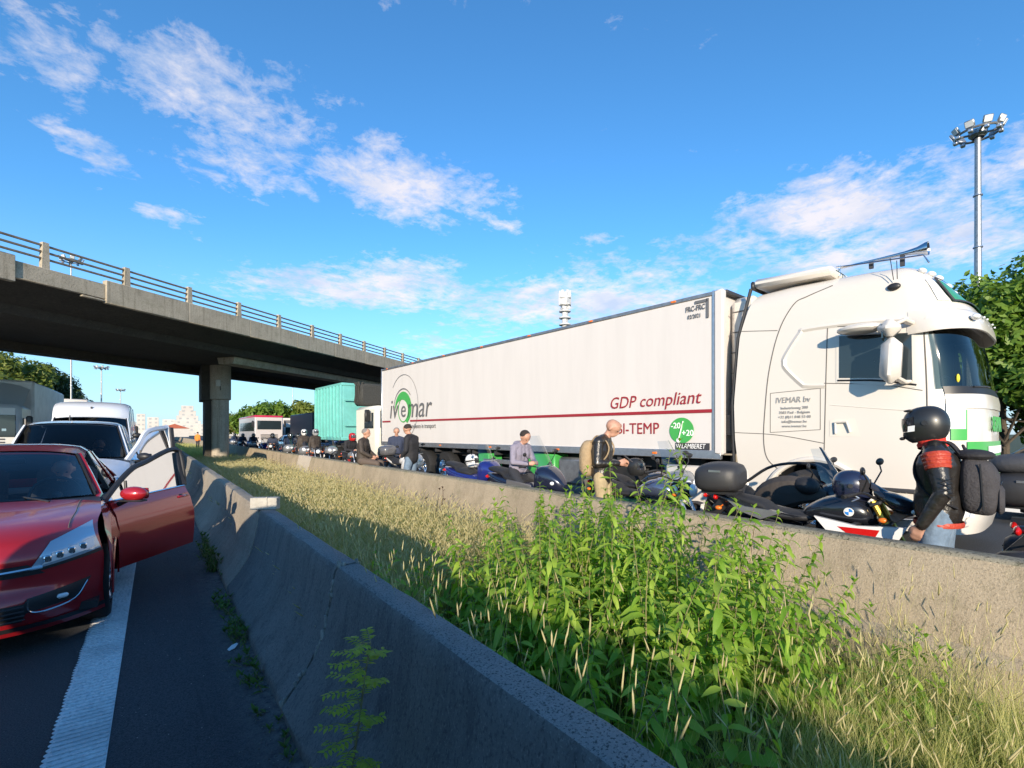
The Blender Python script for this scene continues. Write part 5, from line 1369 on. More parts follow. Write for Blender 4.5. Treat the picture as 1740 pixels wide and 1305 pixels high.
for q in (1, 3):
    b = MB(); b.lathe([(0.001, -.174), (.030, -.174)], (.28, 0, .90), 'Y', 6, a0=R(90 * q), a1=R(90 * q + 90)); b.build('badge_quarter', m_wpl, rb)
b = MB(); b.prism([(-.10, .93), (-.45, .95), (-.62, 1.0), (-.50, .90), (-.30, .84)], lambda x, z, y: (x - .15, y, z - .10), -.13, -.15); b.build('seat_panel', m_alu, bmw)
muff = moto('maxi_scooter', 'dark maxi scooter with handlebar muffs and leg apron behind the black roadster', (6.15, 2.75, 0), HD + .05, 'scooter', m_bkp, muffs=True, screen=.42, case=None, group=GB)
b = MB()
for s in (-1, 1): b.tube(cr_curve([(.55, s * .30, .95), (.25, s * .33, .98), (-.05, s * .32, .85), (-.15, s * .30, .62)], 5), [.03 + .09 * math.sin(math.pi * k / 15) for k in range(16)], 8, flat=1.6)
b.grid([[Vector((.52 - .62 * i / 6, y * .32, .98 - .16 * (i / 6) ** 2 + .05 * math.cos(y * 3) + .015 * math.sin(i * 2 + y * 5))) for y in [-1 + 2 * k / 10 for k in range(11)]] for i in range(7)])
b.build('leg_apron', mat('apron_cloth', (.055, .047, .043), .85, bump=.5, bscale=14), muff)
b = MB(); b.tube(cr_curve([(-.55, .24, .95), (-.2, .24, 1.18), (.25, .24, 1.22), (.5, .24, 1.05)], 5), .02, 6); b.build('roll_bar', m_black, muff)
tour1 = moto('touring_motorcycle', 'black touring motorcycle with panniers and red rear light at the right edge of the picture', (5.12, -.30, 0), HD + .05, 'tourer', m_bkp, m_bkp, panniers=True, screen=.4, group=GB)
tour2 = moto('maxi_scooter', 'dark scooter with grey saddle bag behind the man in the black helmet', (6.3, -.15, 0), HD, 'scooter', m_case, case=m_case, screen=.4, group=GB)
b = sloft([(-.60, 0, 1.34, .10, .04), (-.7, 0, 1.34, .16, .08), (-.88, 0, 1.34, .18, .09), (-1.05, 0, 1.33, .15, .08), (-1.12, 0, 1.33, .07, .05)], 16)
tb = b.build('luggage_roll', mat('grey_vinyl', (.07, .07, .075), .55, bump=.3, bscale=30), tour2)
m_bst = mat('blue_steel_paint', (.12, .15, .24), .22, .6, coat=1)
m_dgr = mat('racing_green', (.01, .06, .045), .3, coat=.8)
clas = moto('motorcycle', 'classic motorcycle with silver blue tank and green side panel beside the bald man', (5.35, 4.15, 0), HD + .10, 'naked', m_bst, m_bkp, screen=.0, group=GB)
for o in clas.children:
    if o.name.startswith('side_fairing') or o.name.startswith('fairing_mark'): bpy.data.objects.remove(o)
b = MB(); b.prism([(-.02, .74), (-.36, .74), (-.40, .62), (-.10, .56)], lambda x, z, y: (x, y, z), -.19, -.12); b.build('side_panel', m_dgr, clas)
m_slv = mat('silver_fairing', (.30, .31, .33), .3, .5, coat=1)
tour3 = moto('touring_motorcycle', 'silver touring motorcycle with tall clear screen behind the silver blue tank', (6.15, 4.75, 0), HD, 'tourer', m_bkp, m_slv, screen=.5, group=GB)
m_navy = mat('navy_paint', (.015, .02, .045), .22, .3, coat=1); m_dblue = mat('deep_blue_paint', (.02, .03, .20), .22, .3, coat=1)
sc1 = moto('maxi_scooter', 'navy maxi scooter with tall screen ridden by the man in the grey hoodie', (5.42, 6.9, 0), HD + .12, 'scooter', m_navy, screen=.55, fork=m_gold, group=GB)
b = MB(); b.box((.12, -.30, .52), (.62, .03, .52), (0, .1, 0), b=.02); b.box((.12, .30, .52), (.62, .03, .52), (0, .1, 0), b=.02); b.build('leg_apron', mat('apron_grey', (.10, .10, .105), .8), sc1)
sc2 = moto('maxi_scooter', 'blue maxi scooter parked behind the grey hooded rider', (5.55, 8.9, 0), HD + .1, 'scooter', m_dblue, screen=.35, fork=m_gold, group=GB)
tour4 = moto('touring_motorcycle', 'white and black touring motorcycle with top case beside the man in jeans', (5.5, 12.4, 0), HD + .1, 'tourer', m_wpl, m_wpl, case=mat('case_grey', (.10, .10, .11), .3, coat=.6), screen=.3, group=GB)
classic2 = moto('motorcycle', 'grey motorcycle with bare engine behind the seated man in brown', (5.35, 16.3, 0), HD, 'naked', mat('grey_tank', (.3, .3, .3), .3, .5, coat=.6), m_bkp, group=GB)
row = [(5.2, 20.4, 'naked'), (6.1, 21.6, 'tourer'), (5.3, 23.0, 'tourer'), (6.3, 24.6, 'scooter'), (5.4, 26.6, 'tourer'), (6.2, 28.0, 'naked'), (5.3, 30.4, 'naked'), (5.5, 34, 'scooter'), (6.4, 35.5, 'tourer'), (5.5, 38.5, 'tourer'), (5.4, 43.5, 'naked'), (6.3, 45, 'scooter'), (5.5, 49, 'tourer')]
protos = {'naked': classic2, 'tourer': tour3, 'scooter': sc2}
words = ['nearest', 'second', 'third', 'fourth', 'fifth', 'sixth', 'seventh', 'eighth', 'ninth', 'tenth', 'eleventh', 'twelfth', 'last']
for i, (x, y, k) in enumerate(row):
    o = copy_tree(protos[k]); o.location = (x, y, 0); o.rotation_euler = (.05, 0, HD + rnd.uniform(-.15, .15))
    o['label'] = f'{words[i]} motorcycle of the dark row receding from the two helmeted riders under the bridge'

# helmets lying on bikes
def helmet_mesh(b, c, s=1.0, rz=0, visor=None, chin=True, peak=False):
    pass
def helmet(parent, c, rz, shell, visor, label=None, group=None, decal=None, tilt=0.0, peak=False):
    """full-face helmet; forward +x"""
    root = bpy.data.objects.new('helmet', None)
    b = MB(); M = Euler((0, tilt, rz)).to_matrix(); c = Vector(c)
    def T(x, y, z): return c + M @ Vector((x, y, z))
    rows = []
    for i in range(15):
        th_ = math.pi * (i + .001) / 16.6        # from the crown down
        row = []
        for k in range(28):
            a = 2 * math.pi * k / 28
            rx = .150 if math.cos(a) > 0 else .142
            z = .135 * math.cos(th_) if th_ < math.pi / 2 else .165 * math.cos(th_)
            s_ = math.sin(th_) ** .8
            x = rx * s_ * math.cos(a); y = .118 * s_ * math.sin(a)
            if z < -.03 and math.cos(a) > .3: x += .028 * min(1, (-.03 - z) / .05) * math.cos(a)
            row.append(T(x, y, z))
        rows.append(row)
    b.grid(rows, closed=True, skip=lambda i, k: 6 <= i <= 9 and (k < 5 or k >= 23))
    b.add(rows[0], [tuple(range(28))])
    o = b.build('helmet', shell, parent, angle=50)
    if label: tag(o, label, 'helmet', group)
    b = MB(); rows = []
    for i in range(6):
        e_ = -.048 + .105 * i / 5; row = []
        for k in range(15):
            a = R(-66 + 132 * k / 14); row.append(T((.1545 - .35 * max(0, e_) ** 1.5 * 2) * math.cos(a) + .004, .121 * math.sin(a), e_ + (.06 if peak else 0)))
        rows.append(row)
    b.grid(rows); b.build('visor', visor, o if label else parent, angle=60)
    b = MB(); b.tube([T(.0 + .0, .119 * s, .0) for s in (1, 1.05)], .02, 10); b.tube([T(0, -.119 * s, .0) for s in (1, 1.05)], .02, 10); b.build('visor_pivot', m_black, o if label else parent)
    b = MB(); b.ell(T(.168, 0, -.10), (.02, .04, .014)); b.ell(T(.09, .05, .115), (.03, .012, .01)); b.ell(T(.09, -.05, .115), (.03, .012, .01)); b.build('helmet_vent', m_black, o if label else parent)
    if decal:
        b = MB()
        for s in (-1, 1): b.add([T(.07, s * .113, -.055), T(.115, s * .100, -.055), T(.105, s * .108, -.01), T(.06, s * .121, -.01)], [(0, 1, 2, 3)])
        b.build('decal', decal, o if label else parent)
    return o
m_hblk = mat('matt_black_shell', (.02, .021, .022), .38, coat=.2); m_visor = mat('smoke_visor', (.03, .03, .035), .05, coat=1)
m_hgrey = mat('grey_shell', (.30, .31, .33), .3, coat=.7); m_hwhite = mat('white_shell', (.7, .7, .7), .3, coat=.6); m_hred = mat('red_shell', (.45, .02, .02), .3, coat=.6)
helmet(None, (5.02, 1.68, 1.14), HD + .3, mat('navy_shell', (.015, .02, .05), .25, coat=1), m_visor, 'dark blue helmet resting on the tank of the black roadster motorcycle')
helmet(None, (6.15, 5.02, 1.08), HD + .3, m_hblk, m_visor, 'black helmet resting on the saddle of the bike with the tall clear screen')
helmet(None, (5.55, 9.0, 1.02), HD + 1.0, m_hwhite, m_visor, 'white and black helmet on the seat of the blue maxi scooter')
# =============== PEOPLE ===============
m_skin = mat('skin', (.50, .27, .185), .55, var=.15, vscale=20)
m_hair = mat('dark_hair', (.03, .022, .018), .8, bump=.6, bscale=120)
m_ghair = mat('grey_hair', (.22, .20, .19), .8, bump=.6, bscale=120)
m_leather = mat('black_leather', (.022, .019, .017), .32, bump=.55, bscale=22, coat=.2)
m_jean = mat('blue_jeans', (.17, .24, .33), .85, var=.35, vscale=9, bump=.4, bscale=30)
m_djean = mat('dark_trousers', (.03, .032, .04), .85, bump=.4, bscale=30)
m_khaki = mat('khaki_trousers', (.42, .33, .19), .85, var=.2, vscale=9, bump=.4, bscale=25)
m_hood = mat('grey_hoodie', (.26, .24, .31), .9, var=.15, vscale=12, bump=.5, bscale=25)
m_brown = mat('dark_brown_jacket', (.055, .042, .034), .7, var=.3, vscale=9, bump=.5, bscale=22)
m_blkcl = mat('black_cloth', (.018, .018, .022), .8, bump=.5, bscale=25)
m_navycl = mat('navy_cloth', (.025, .035, .07), .8, bump=.5, bscale=25)
m_shoe = mat('shoe', (.03, .03, .03), .6)
def person(label, loc, rz, J=None, top=None, legs=None, vox=.016, hands=True, hair=None, helm=None, head_tilt=0.0, group=None, bulk=1.0, head_turn=0.0, parent=None, cheap=False, extra=None, hs=1.0):
    """x forward, y left. J overrides joints"""
    top = top or m_blkcl; legs = legs or m_djean
    P = dict(pel=(0, 0, .95), wai=(0, 0, 1.08), che=(.0, 0, 1.32), nek=(0, 0, 1.50), hed=(.02, 0, 1.66),
             shl=(0, .19, 1.43), shr=(0, -.19, 1.43), ell=(-.03, .25, 1.14), elr=(-.03, -.25, 1.14), wrl=(.05, .24, .90), wrr=(.05, -.24, .90), hal=(.08, .23, .82), har=(.08, -.23, .82),
             hil=(0, .095, .92), hir=(0, -.095, .92), knl=(.03, .10, .50), knr=(.03, -.10, .50), anl=(-.02, .10, .09), anr=(-.02, -.10, .09), tol=(.15, .12, .035), tor=(.15, -.12, .035))
    if J: P.update(J)
    P = {k: Vector(v) for k, v in P.items()}
    caps = []   # (a, b, ra, rb, tag)
    B = bulk
    def C(a, b, ra, rb, tg): caps.append((Vector(a), Vector(b), ra, rb, tg))
    SK, TP, LG, SH = 0, 1, 2, 3
    # torso as side by side capsules for an oval section
    for s, w in ((-1, .075), (1, .075), (0, 0)):
        o_ = Vector((0, s * w, 0))
        C(P['pel'] + o_ * 1.0, P['wai'] + o_ * .9, .115 * B, .112 * B, TP if False else LG)
        C(P['wai'] + o_ * .95, P['che'] + o_ * 1.25, .112 * B, .125 * B, TP)
        C(P['che'] + o_ * 1.25, (P['che'] * .25 + P['nek'] * .75) + o_ * 1.05, .12 * B, .075 * B, TP)
    C(P['pel'] * .9 + P['wai'] * .1, P['wai'], .142 * B, .138 * B, TP)
    for s_ in (-.045, .045): C(P['pel'] * .9 + P['wai'] * .1 + Vector((0, s_, 0)), P['wai'] + Vector((0, s_, 0)), .135 * B, .135 * B, TP)
    C(P['che'], P['nek'], .10 * B, .062, TP)
    d_ = (P['hed'] - P['nek'])
    C(P['nek'] - d_ * .2, P['nek'] + d_ * .55, .056, .052, SK)
    for s in 'lr':
        C(P['nek'] * .6 + P['sh' + s] * .4, P['sh' + s], .068 * B, .072 * B, TP)
        C(P['sh' + s], P['el' + s], .066 * B, .052 * B, TP)
        C(P['el' + s], P['wr' + s], .052 * B, .038 * B, TP)
        C(P['hi' + s], P['kn' + s], .098 * B, .066 * B, LG)
        C(P['kn' + s], P['an' + s], .066 * B, .05 * B, LG)
        hl = P['an' + s] + (P['an' + s] - P['to' + s]).normalized() * .04; hl.z = P['an' + s].z - .045
        C(hl, P['to' + s] + Vector((0, 0, .005)), .045, .038, SH); C(P['an' + s], hl, .048, .045, SH)
        # hand
        w, h = P['wr' + s], P['ha' + s]; dh = (h - w).normalized(); sd = 1 if s == 'l' else -1
        across = dh.cross(Vector((0, sd, 0))) if abs(dh.y) < .9 else Vector((1, 0, 0))
        across = across.normalized() if across.length > .01 else Vector((1, 0, 0))
        if across.x < 0: across = -across
        pal = dh.cross(across).normalized()
        if pal.y * sd > 0: pal = -pal
        if hands:
            for q in (-.024, .0, .024): C(w + dh * .01 + across * q * .7, w + dh * .085 + across * q, .017, .015, SK)
            for k, ln in enumerate((.068, .078, .072, .055)):
                q = across * (.031 - .021 * k); base = w + dh * .088 + q
                m1 = base + dh * ln * .5 + pal * .010; m2 = m1 + dh * ln * .36 + pal * .026
                C(base, m1, .0098, .009, SK); C(m1, m2, .009, .0078, SK)
            tb = w + dh * .028 + across * .030; C(tb, tb + dh * .035 + across * .022 + pal * .01, .013, .0115, SK); C(tb + dh * .035 + across * .022 + pal * .01, tb + dh * .068 + across * .024 + pal * .022, .011, .009, SK)
        else: C(w, w + dh * .10, .036, .030, SK)
    # head
    HM = Euler((0, head_tilt, head_turn)).to_matrix(); hc = P['hed']
    H_ = lambda x, y, z: hc + HM @ (Vector((x, y, z)) * hs)
    C(H_(-.018, 0, .035), H_(.022, 0, .04), .092, .088, SK); C(H_(.02, 0, .0), H_(.045, 0, -.055), .074, .050, SK); C(H_(.045, -.012, -.068), H_(.045, .012, -.068), .040, .040, SK)
    C(H_(.092, 0, .02), H_(.112, 0, -.018), .010, .015, SK); C(H_(.085, 0, -.048), H_(.088, 0, -.05), .020, .02, SK); C(H_(.075, -.03, .03), H_(.075, .03, .03), .020, .020, SK)
    for s in (-1, 1): C(H_(.0, s * .084, .012), H_(-.008, s * .088, -.02), .018, .014, SK)
    if extra:
        for e in extra(P, H_): C(*e)
    b = MB()
    for (a, c_, ra, rb, tg) in caps:
        nn = 8 if ra < .02 else 12
        b.ell(a, ra, nu=nn, nv=6); b.ell(c_, rb, nu=nn, nv=6)
        if (c_ - a).length > 1e-4: b.tube([a, c_], [ra, rb], nn)
    me = bpy.data.meshes.new('tmp'); me.from_pydata(b.v, [], b.f)
    o = bpy.data.objects.new('tmp', me); COL.objects.link(o)
    md = o.modifiers.new('r', 'REMESH'); md.mode = 'VOXEL'; md.voxel_size = vox
    sm = o.modifiers.new('s', 'SMOOTH'); sm.iterations = 3; sm.factor = .5
    dg = bpy.context.evaluated_depsgraph_get(); me2 = bpy.data.meshes.new_from_object(o.evaluated_get(dg))
    bpy.data.objects.remove(o)
    for m in (m_skin, top, legs, m_shoe): me2.materials.append(m)
    n = len(me2.polygons); cen = np.empty(n * 3, np.float32); me2.polygons.foreach_get('center', cen); cen = cen.reshape(-1, 3)
    best = np.full(n, 1e9); mi = np.zeros(n, np.int32)
    for (a, c_, ra, rb, tg) in caps:
        A = np.array(a); D = np.array(c_) - A; L2 = max(1e-9, D @ D)
        tt = np.clip(((cen - A) @ D) / L2, 0, 1); dd = np.linalg.norm(cen - A - tt[:, None] * D, axis=1) - (ra + (rb - ra) * tt)
        if tg == 2: dd = dd + .004
        if tg == 0: dd = dd - .002
        u = dd < best; best[u] = dd[u]; mi[u] = tg
    me2.polygons.foreach_set('material_index', mi); me2.polygons.foreach_set('use_smooth', [True] * n)
    me2.name = 'person'
    t = bpy.data.objects.new('person', me2); COL.objects.link(t); t.location = loc; t.rotation_euler = (0, 0, rz)
    tag(t, label, 'person', group)
    if hair:
        bb = MB(); M_ = HM
        rows = []
        for i in range(9):
            th_ = math.pi * .60 * i / 8; row = []
            for k in range(20):
                a = 2 * math.pi * k / 20; ff = 1 - .54 * max(0, math.cos(a)) ** 1.2
                tt = th_ * ff
                row.append(H_(-.016 + .106 * math.sin(tt) * math.cos(a), .096 * math.sin(tt) * math.sin(a), .040 + .098 * math.cos(tt)))
            rows.append(row)
        bb.grid(rows, closed=True); bb.build('hair', hair, t, angle=60)
    if not helm and not cheap:
        bb = MB()
        for s in (-1, 1): bb.ell(H_(.092, s * .032, .008), (.008, .013, .008), nu=8, nv=5)
        bb.build('eyes', m_black, t)
    if helm:
        h = helmet(t, (0, 0, 0), 0, helm[0], helm[1], decal=helm[2] if len(helm) > 2 else None)
        for ch in [c for c in t.children if c.name.startswith(('helmet', 'visor', 'decal'))]:
            ch.matrix_local = Matrix.Translation(H_(0.0, 0, .01)) @ HM.to_4x4()
    return t, P, H_

def rad(d): return math.radians(d)
# 1. helmeted man in the foreground, facing left of the picture (towards +Y), leaning a little forward
p1J = dict(nek=(.02, 0, 1.47), hed=(.07, 0, 1.635), shl=(.0, .20, 1.40), shr=(-.01, -.20, 1.40), ell=(-.05, .27, 1.12), elr=(.03, -.27, 1.12), wrl=(.07, .26, .87), wrr=(.20, -.22, .90), hal=(.10, .25, .80), har=(.28, -.2, .85),
           knl=(.05, .12, .50), knr=(.0, -.11, .50), anl=(-.03, .14, .09), anr=(-.05, -.12, .09))
p1, P1, H1 = person('man in black helmet and black leather jacket with red scarf and red shoulder, jeans', (4.94, 1.06, .04), R(97), p1J, top=m_leather, legs=m_jean, vox=.0105, helm=(m_hblk, m_visor, m_pw), bulk=1.10, head_tilt=.16)
m_scarf = mat('red_scarf', (.62, .035, .02), .85, bump=.6, bscale=30)
b = MB(); rows = []
for i in range(6):
    zz = 1.455 + .022 * i; row = []
    for k in range(22):
        a = 2 * math.pi * k / 22; rr_ = .088 - .004 * i + .008 * math.sin(3 * a + i * 2)
        row.append((.03 + .008 * i + rr_ * math.cos(a) * 1.05, rr_ * math.sin(a), zz + .012 * math.sin(2 * a + i) - .02 * math.cos(a)))
    rows.append(row)
b.grid(rows, closed=True); b.build('scarf', m_scarf, p1, angle=70)
m_rlea = mat('red_leather', (.42, .05, .025), .45, bump=.5, bscale=40)
for s, SH_, EL_ in ((1, P1['shl'], P1['ell']), (-1, P1['shr'], P1['elr'])):
    b = MB()
    for k in range(4):
        f = .02 + .10 * k
        c_ = SH_.lerp(EL_, f); d_ = (EL_ - SH_).normalized()
        b.tube([c_ - d_ * .017, c_, c_ + d_ * .017], [.084 - .003 * k, .0905 - .003 * k, .084 - .003 * k], 20)
    b.build('shoulder_patch', m_rlea, p1)
b = MB(); b.lathe([(.158, -.02), (.163, 0), (.158, .02)], (0, 0, .865), 'Z', 30)
o = b.build('belt_band', m_rlea, p1); o.scale = (.95, 1.22, 1)
# quilted elbow pad and jacket seams
b = MB(); c_ = P1['ell'] + Vector((-.02, .045, .03))
for k in range(4):
    b.tube([c_ + Vector((-.035, .006, .05 - .035 * k)), c_ + Vector((.035, .006, .085 - .035 * k))], .004, 5); b.tube([c_ + Vector((.035, .006, .05 - .035 * k)), c_ + Vector((-.035, .006, .085 - .035 * k))], .004, 5)
b.build('jacket_seam', m_black, p1)
# backpack
m_bag = mat('backpack_cloth', (.05, .047, .052), .85, var=.2, vscale=20, bump=.5, bscale=60)
bpk = thing('backpack', 'dark grey backpack on the back of the man in the black helmet', 'backpack', p1.location, R(97))
b = loftx(MB(), cr_curve([(-.13, 0, 1.19, .10, .16), (-.16, 0, 1.18, .14, .21), (-.23, 0, 1.17, .145, .215), (-.30, 0, 1.15, .135, .19), (-.34, 0, 1.14, .09, .12)], 3), 24, 3.2); b.build('bag_body', m_bag, bpk, angle=50)
b = loftx(MB(), cr_curve([(-.31, 0, 1.09, .07, .08), (-.34, 0, 1.08, .11, .11), (-.365, 0, 1.07, .09, .08)], 3), 20, 3.0); b.build('front_pocket', m_bag, bpk, angle=50)
for s in (-1, 1):
    b = MB(); b.tube(cr_curve([(-.14, s * .09, 1.38), (-.06, s * .11, 1.49), (.04, s * .12, 1.475), (.12, s * .12, 1.36), (.125, s * .14, 1.22), (.03, s * .18, 1.08), (-.12, s * .15, 1.0)], 5), .022, 8, flat=.4); b.build('shoulder_strap', m_blkcl, bpk)
b = MB(); b.ell((-.20, .02, 1.40), (.12, .12, .045)); b.tube([(-.16, -.05, 1.42), (-.14, 0, 1.47), (-.16, .05, 1.42)], .010, 6); b.build('top_flap', m_blkcl, bpk)
b = MB(); b.tube([(-.345, -.08, 1.19), (-.35, 0, 1.21), (-.345, .08, 1.19)], .004, 5); b.tube([(-.24, -.145, 1.34), (-.26, -.148, 1.0)], .006, 5); b.tube([(-.24, .145, 1.34), (-.26, .148, 1.0)], .006, 5); b.build('zip', m_black, bpk)

# 2. bald man in black leather jacket, khaki trousers, looking down at his phone
p2J = dict(nek=(.05, 0, 1.49), hed=(.14, 0, 1.61), che=(.0, 0, 1.31), elr=(.0, -.26, 1.14), ell=(.02, .26, 1.14), wrr=(.24, -.12, 1.14), wrl=(.26, .08, 1.12), har=(.32, -.06, 1.17), hal=(.34, .03, 1.15), knl=(.06, .11, .5), anr=(-.06, -.12, .09))
p2, P2, H2 = person('bald man in black leather jacket and khaki trousers looking down at his hands', (5.0, 4.66, .06), R(-62), p2J, top=m_leather, legs=m_khaki, vox=.0115, head_tilt=.55, bulk=1.05)
m_beige = mat('beige_canvas', (.40, .29, .17), .9, var=.2, vscale=18, bump=.5, bscale=60)
bp2 = thing('backpack', 'beige canvas backpack worn by the bald man', 'backpack', p2.location, R(-62))
b = loftx(MB(), cr_curve([(-.12, 0, 1.22, .10, .20), (-.15, 0, 1.20, .15, .25), (-.24, 0, 1.19, .15, .25), (-.30, 0, 1.18, .10, .18)], 3), 22, 3.4); b.build('bag_body', m_beige, bp2, angle=50)
for s in (-1, 1):
    b = MB(); b.tube(cr_curve([(-.13, s * .09, 1.42), (-.04, s * .12, 1.51), (.07, s * .13, 1.46), (.13, s * .14, 1.34), (.08, s * .17, 1.2), (-.10, s * .15, 1.08)], 5), .024, 8, flat=.4); b.build('shoulder_strap', m_beige, bp2)
ph = MB(); ph.box((.36, -.01, 1.20), (.012, .075, .15), (0, -.9, 0), b=.006); o = ph.build('phone', m_black); o.location = p2.location; o.rotation_euler = (0, 0, R(-62)); tag(o, 'black phone held by the bald man', 'phone')

# 3. man in grey hoodie sitting on the navy scooter
sit = dict(pel=(-.02, 0, .88), wai=(0, 0, 1.0), che=(.05, 0, 1.20), nek=(.10, 0, 1.36), hed=(.17, 0, 1.49), shl=(.07, .19, 1.30), shr=(.07, -.19, 1.30), ell=(.14, .27, 1.05), elr=(.14, -.27, 1.05), wrl=(.36, .12, 1.02), wrr=(.36, -.12, 1.02), hal=(.44, .06, 1.04), har=(.44, -.06, 1.04),
           hil=(.0, .12, .86), hir=(.0, -.12, .86), knl=(.36, .26, .62), knr=(.36, -.26, .62), anl=(.30, .34, .10), anr=(.30, -.34, .10), tol=(.47, .36, .05), tor=(.47, -.36, .05))
def hood(P, H_): return [(P['nek'] + Vector((-.08, -.06, .0)), P['nek'] + Vector((-.08, .06, .0)), .075, .075, 1)]
p3, P3, H3 = person('man in pale grey hoodie sitting on a navy maxi scooter, head bent over his phone', (5.42, 7.15, .04), HD + .12, sit, top=m_hood, legs=m_djean, vox=.014, head_tilt=.6, hair=m_hair, extra=hood)
# 4. man in black jacket and jeans
p4J = dict(ell=(-.02, .27, 1.15), elr=(.02, -.27, 1.15), wrl=(.14, .2, 1.0), wrr=(.16, -.18, 1.02), hal=(.22, .16, 1.0), har=(.24, -.12, 1.02), knl=(.10, .11, .52), anl=(-.05, .12, .12), nek=(.05, 0, 1.50), hed=(.11, 0, 1.65))
p4, *_ = person('man in black jacket and blue jeans standing beside the touring bike with the top case', (5.0, 10.9, .05), R(122), p4J, top=m_blkcl, legs=m_jean, vox=.015, head_tilt=.3, hair=m_hair, bulk=1.1)
# 5. seated on the barrier
sit5 = dict(pel=(-.02, 0, .93), wai=(-.03, 0, 1.08), che=(.0, 0, 1.32), nek=(.03, 0, 1.49), hed=(.07, 0, 1.64), shl=(.0, .20, 1.42), shr=(.0, -.20, 1.42), ell=(.05, .28, 1.16), elr=(.05, -.28, 1.16), wrl=(.26, .16, 1.03), wrr=(.26, -.16, 1.03), hal=(.33, .12, 1.0), har=(.33, -.12, 1.0),
            hil=(.02, .11, .91), hir=(.02, -.11, .91), knl=(.42, .16, .86), knr=(.42, -.16, .86), anl=(.46, .16, .42), anr=(.46, -.16, .42), tol=(.60, .17, .36), tor=(.60, -.17, .36))
p5, *_ = person('man in dark brown jacket sitting sideways on top of the concrete barrier', (4.42, 12.6, -.03), R(-40), sit5, top=m_brown, legs=mat('brown_trousers', (.10, .075, .06), .8, bump=.4, bscale=25), vox=.015, hair=m_ghair, bulk=1.12)
# 6. man behind the touring bike
p6, *_ = person('grey haired man in dark jacket standing behind the dark top case', (6.1, 14.4, .0), R(-110), dict(), top=m_navycl, legs=m_djean, vox=.018, hair=m_ghair, head_tilt=.25, hands=False)
# 7. rider with red helmet
ride = dict(sit); 
p7, *_ = person('rider in black leathers with a red helmet on the grey motorcycle', (5.45, 17.0, .0), R(-70), ride, top=m_blkcl, legs=m_djean, vox=.02, helm=(m_hred, m_visor), hands=False)
# 8/9 two helmeted riders
p8, *_ = person('rider with a white helmet and brown jacket, left of the two helmeted riders', (5.25, 22.6, .0), R(-80), dict(), top=m_brown, legs=m_jean, vox=.022, helm=(m_hwhite, m_visor), hands=False, cheap=True)
p9, *_ = person('rider with a grey helmet, right of the two helmeted riders', (5.3, 20.9, .0), R(-70), dict(), top=m_brown, legs=m_jean, vox=.022, helm=(m_hgrey, m_visor), hands=False, cheap=True)
far = [(5.4, 26.4, 'navy'), (5.35, 30.2, 'blk'), (6.2, 28.1, 'blk'), (5.5, 38.2, 'blk'), (5.45, 43.2, 'navy'), (5.6, 49, 'blk')]
proto = None
for i, (x, y, k) in enumerate(far):
    lb = ['rider in dark clothes astride the bike next beyond the white helmeted rider', 'rider in black on the seventh bike under the bridge', 'rider in black close to the lorries under the bridge', 'rider in black silhouetted right of the bridge pillar', 'rider in dark clothes far down the row of motorcycles', 'farthest rider in dark clothes at the end of the row'][i]
    if proto is None:
        proto, *_ = person(lb, (x, y, 0), HD, sit, top=m_navycl, legs=m_djean, vox=.026, helm=(m_hblk, m_visor), hands=False, cheap=True, group='riders waiting down the row of motorcycles'); q = proto
    else:
        q = copy_tree(proto); q.location = (x, y, 0); q['label'] = lb
    q.rotation_euler = (0, 0, HD + rnd.uniform(-.3, .3))
# driver of the red car, head bent, with cap
p10, P10, H10 = person('driver with a dark cap sitting behind the wheel of the red hatchback', (RX + .36, RY + 2.32, -.28), HD, dict(sit, pel=(-.05, 0, .84), che=(-.02, 0, 1.20), nek=(.03, 0, 1.37), hed=(.08, 0, 1.50), shl=(-.0, .19, 1.30), shr=(0, -.19, 1.30), wrl=(.34, .15, 1.12), wrr=(.34, -.15, 1.12), hal=(.40, .13, 1.16), har=(.40, -.13, 1.16), ell=(.12, .26, 1.02), elr=(.12, -.26, 1.02), anl=(.72, .14, .62), anr=(.72, -.14, .62), knl=(.42, .16, .9), knr=(.42, -.16, .9), tol=(.82, .15, .7), tor=(.82, -.15, .7)), top=m_blkcl, vox=.016, hair=m_hair, head_tilt=.35)
p11, *_ = person('driver sitting in the small white van', (-1.25 + .36, 10.1 + 2.4, -.12), HD, dict(sit, anl=(.72, .14, .62), anr=(.72, -.14, .62), knl=(.42, .16, .9), knr=(.42, -.16, .9), tol=(.82, .15, .7), tor=(.82, -.15, .7)), top=m_blkcl, vox=.022, hair=m_hair, hands=False)
p12, *_ = person('person in an orange vest on the left edge of the median beyond the pillar', (3.5, 60, 0), 1.0, dict(), top=mat('hi_vis_orange', (.8, .22, .03), .8), vox=.03, hands=False, cheap=True, hair=m_hair)
p13, *_ = person('person in a yellow vest near the open white van door', (.1, 30, 0), -1.6, dict(), top=mat('hi_vis_yellow', (.6, .7, .05), .8), vox=.03, hands=False, cheap=True, hair=m_hair)
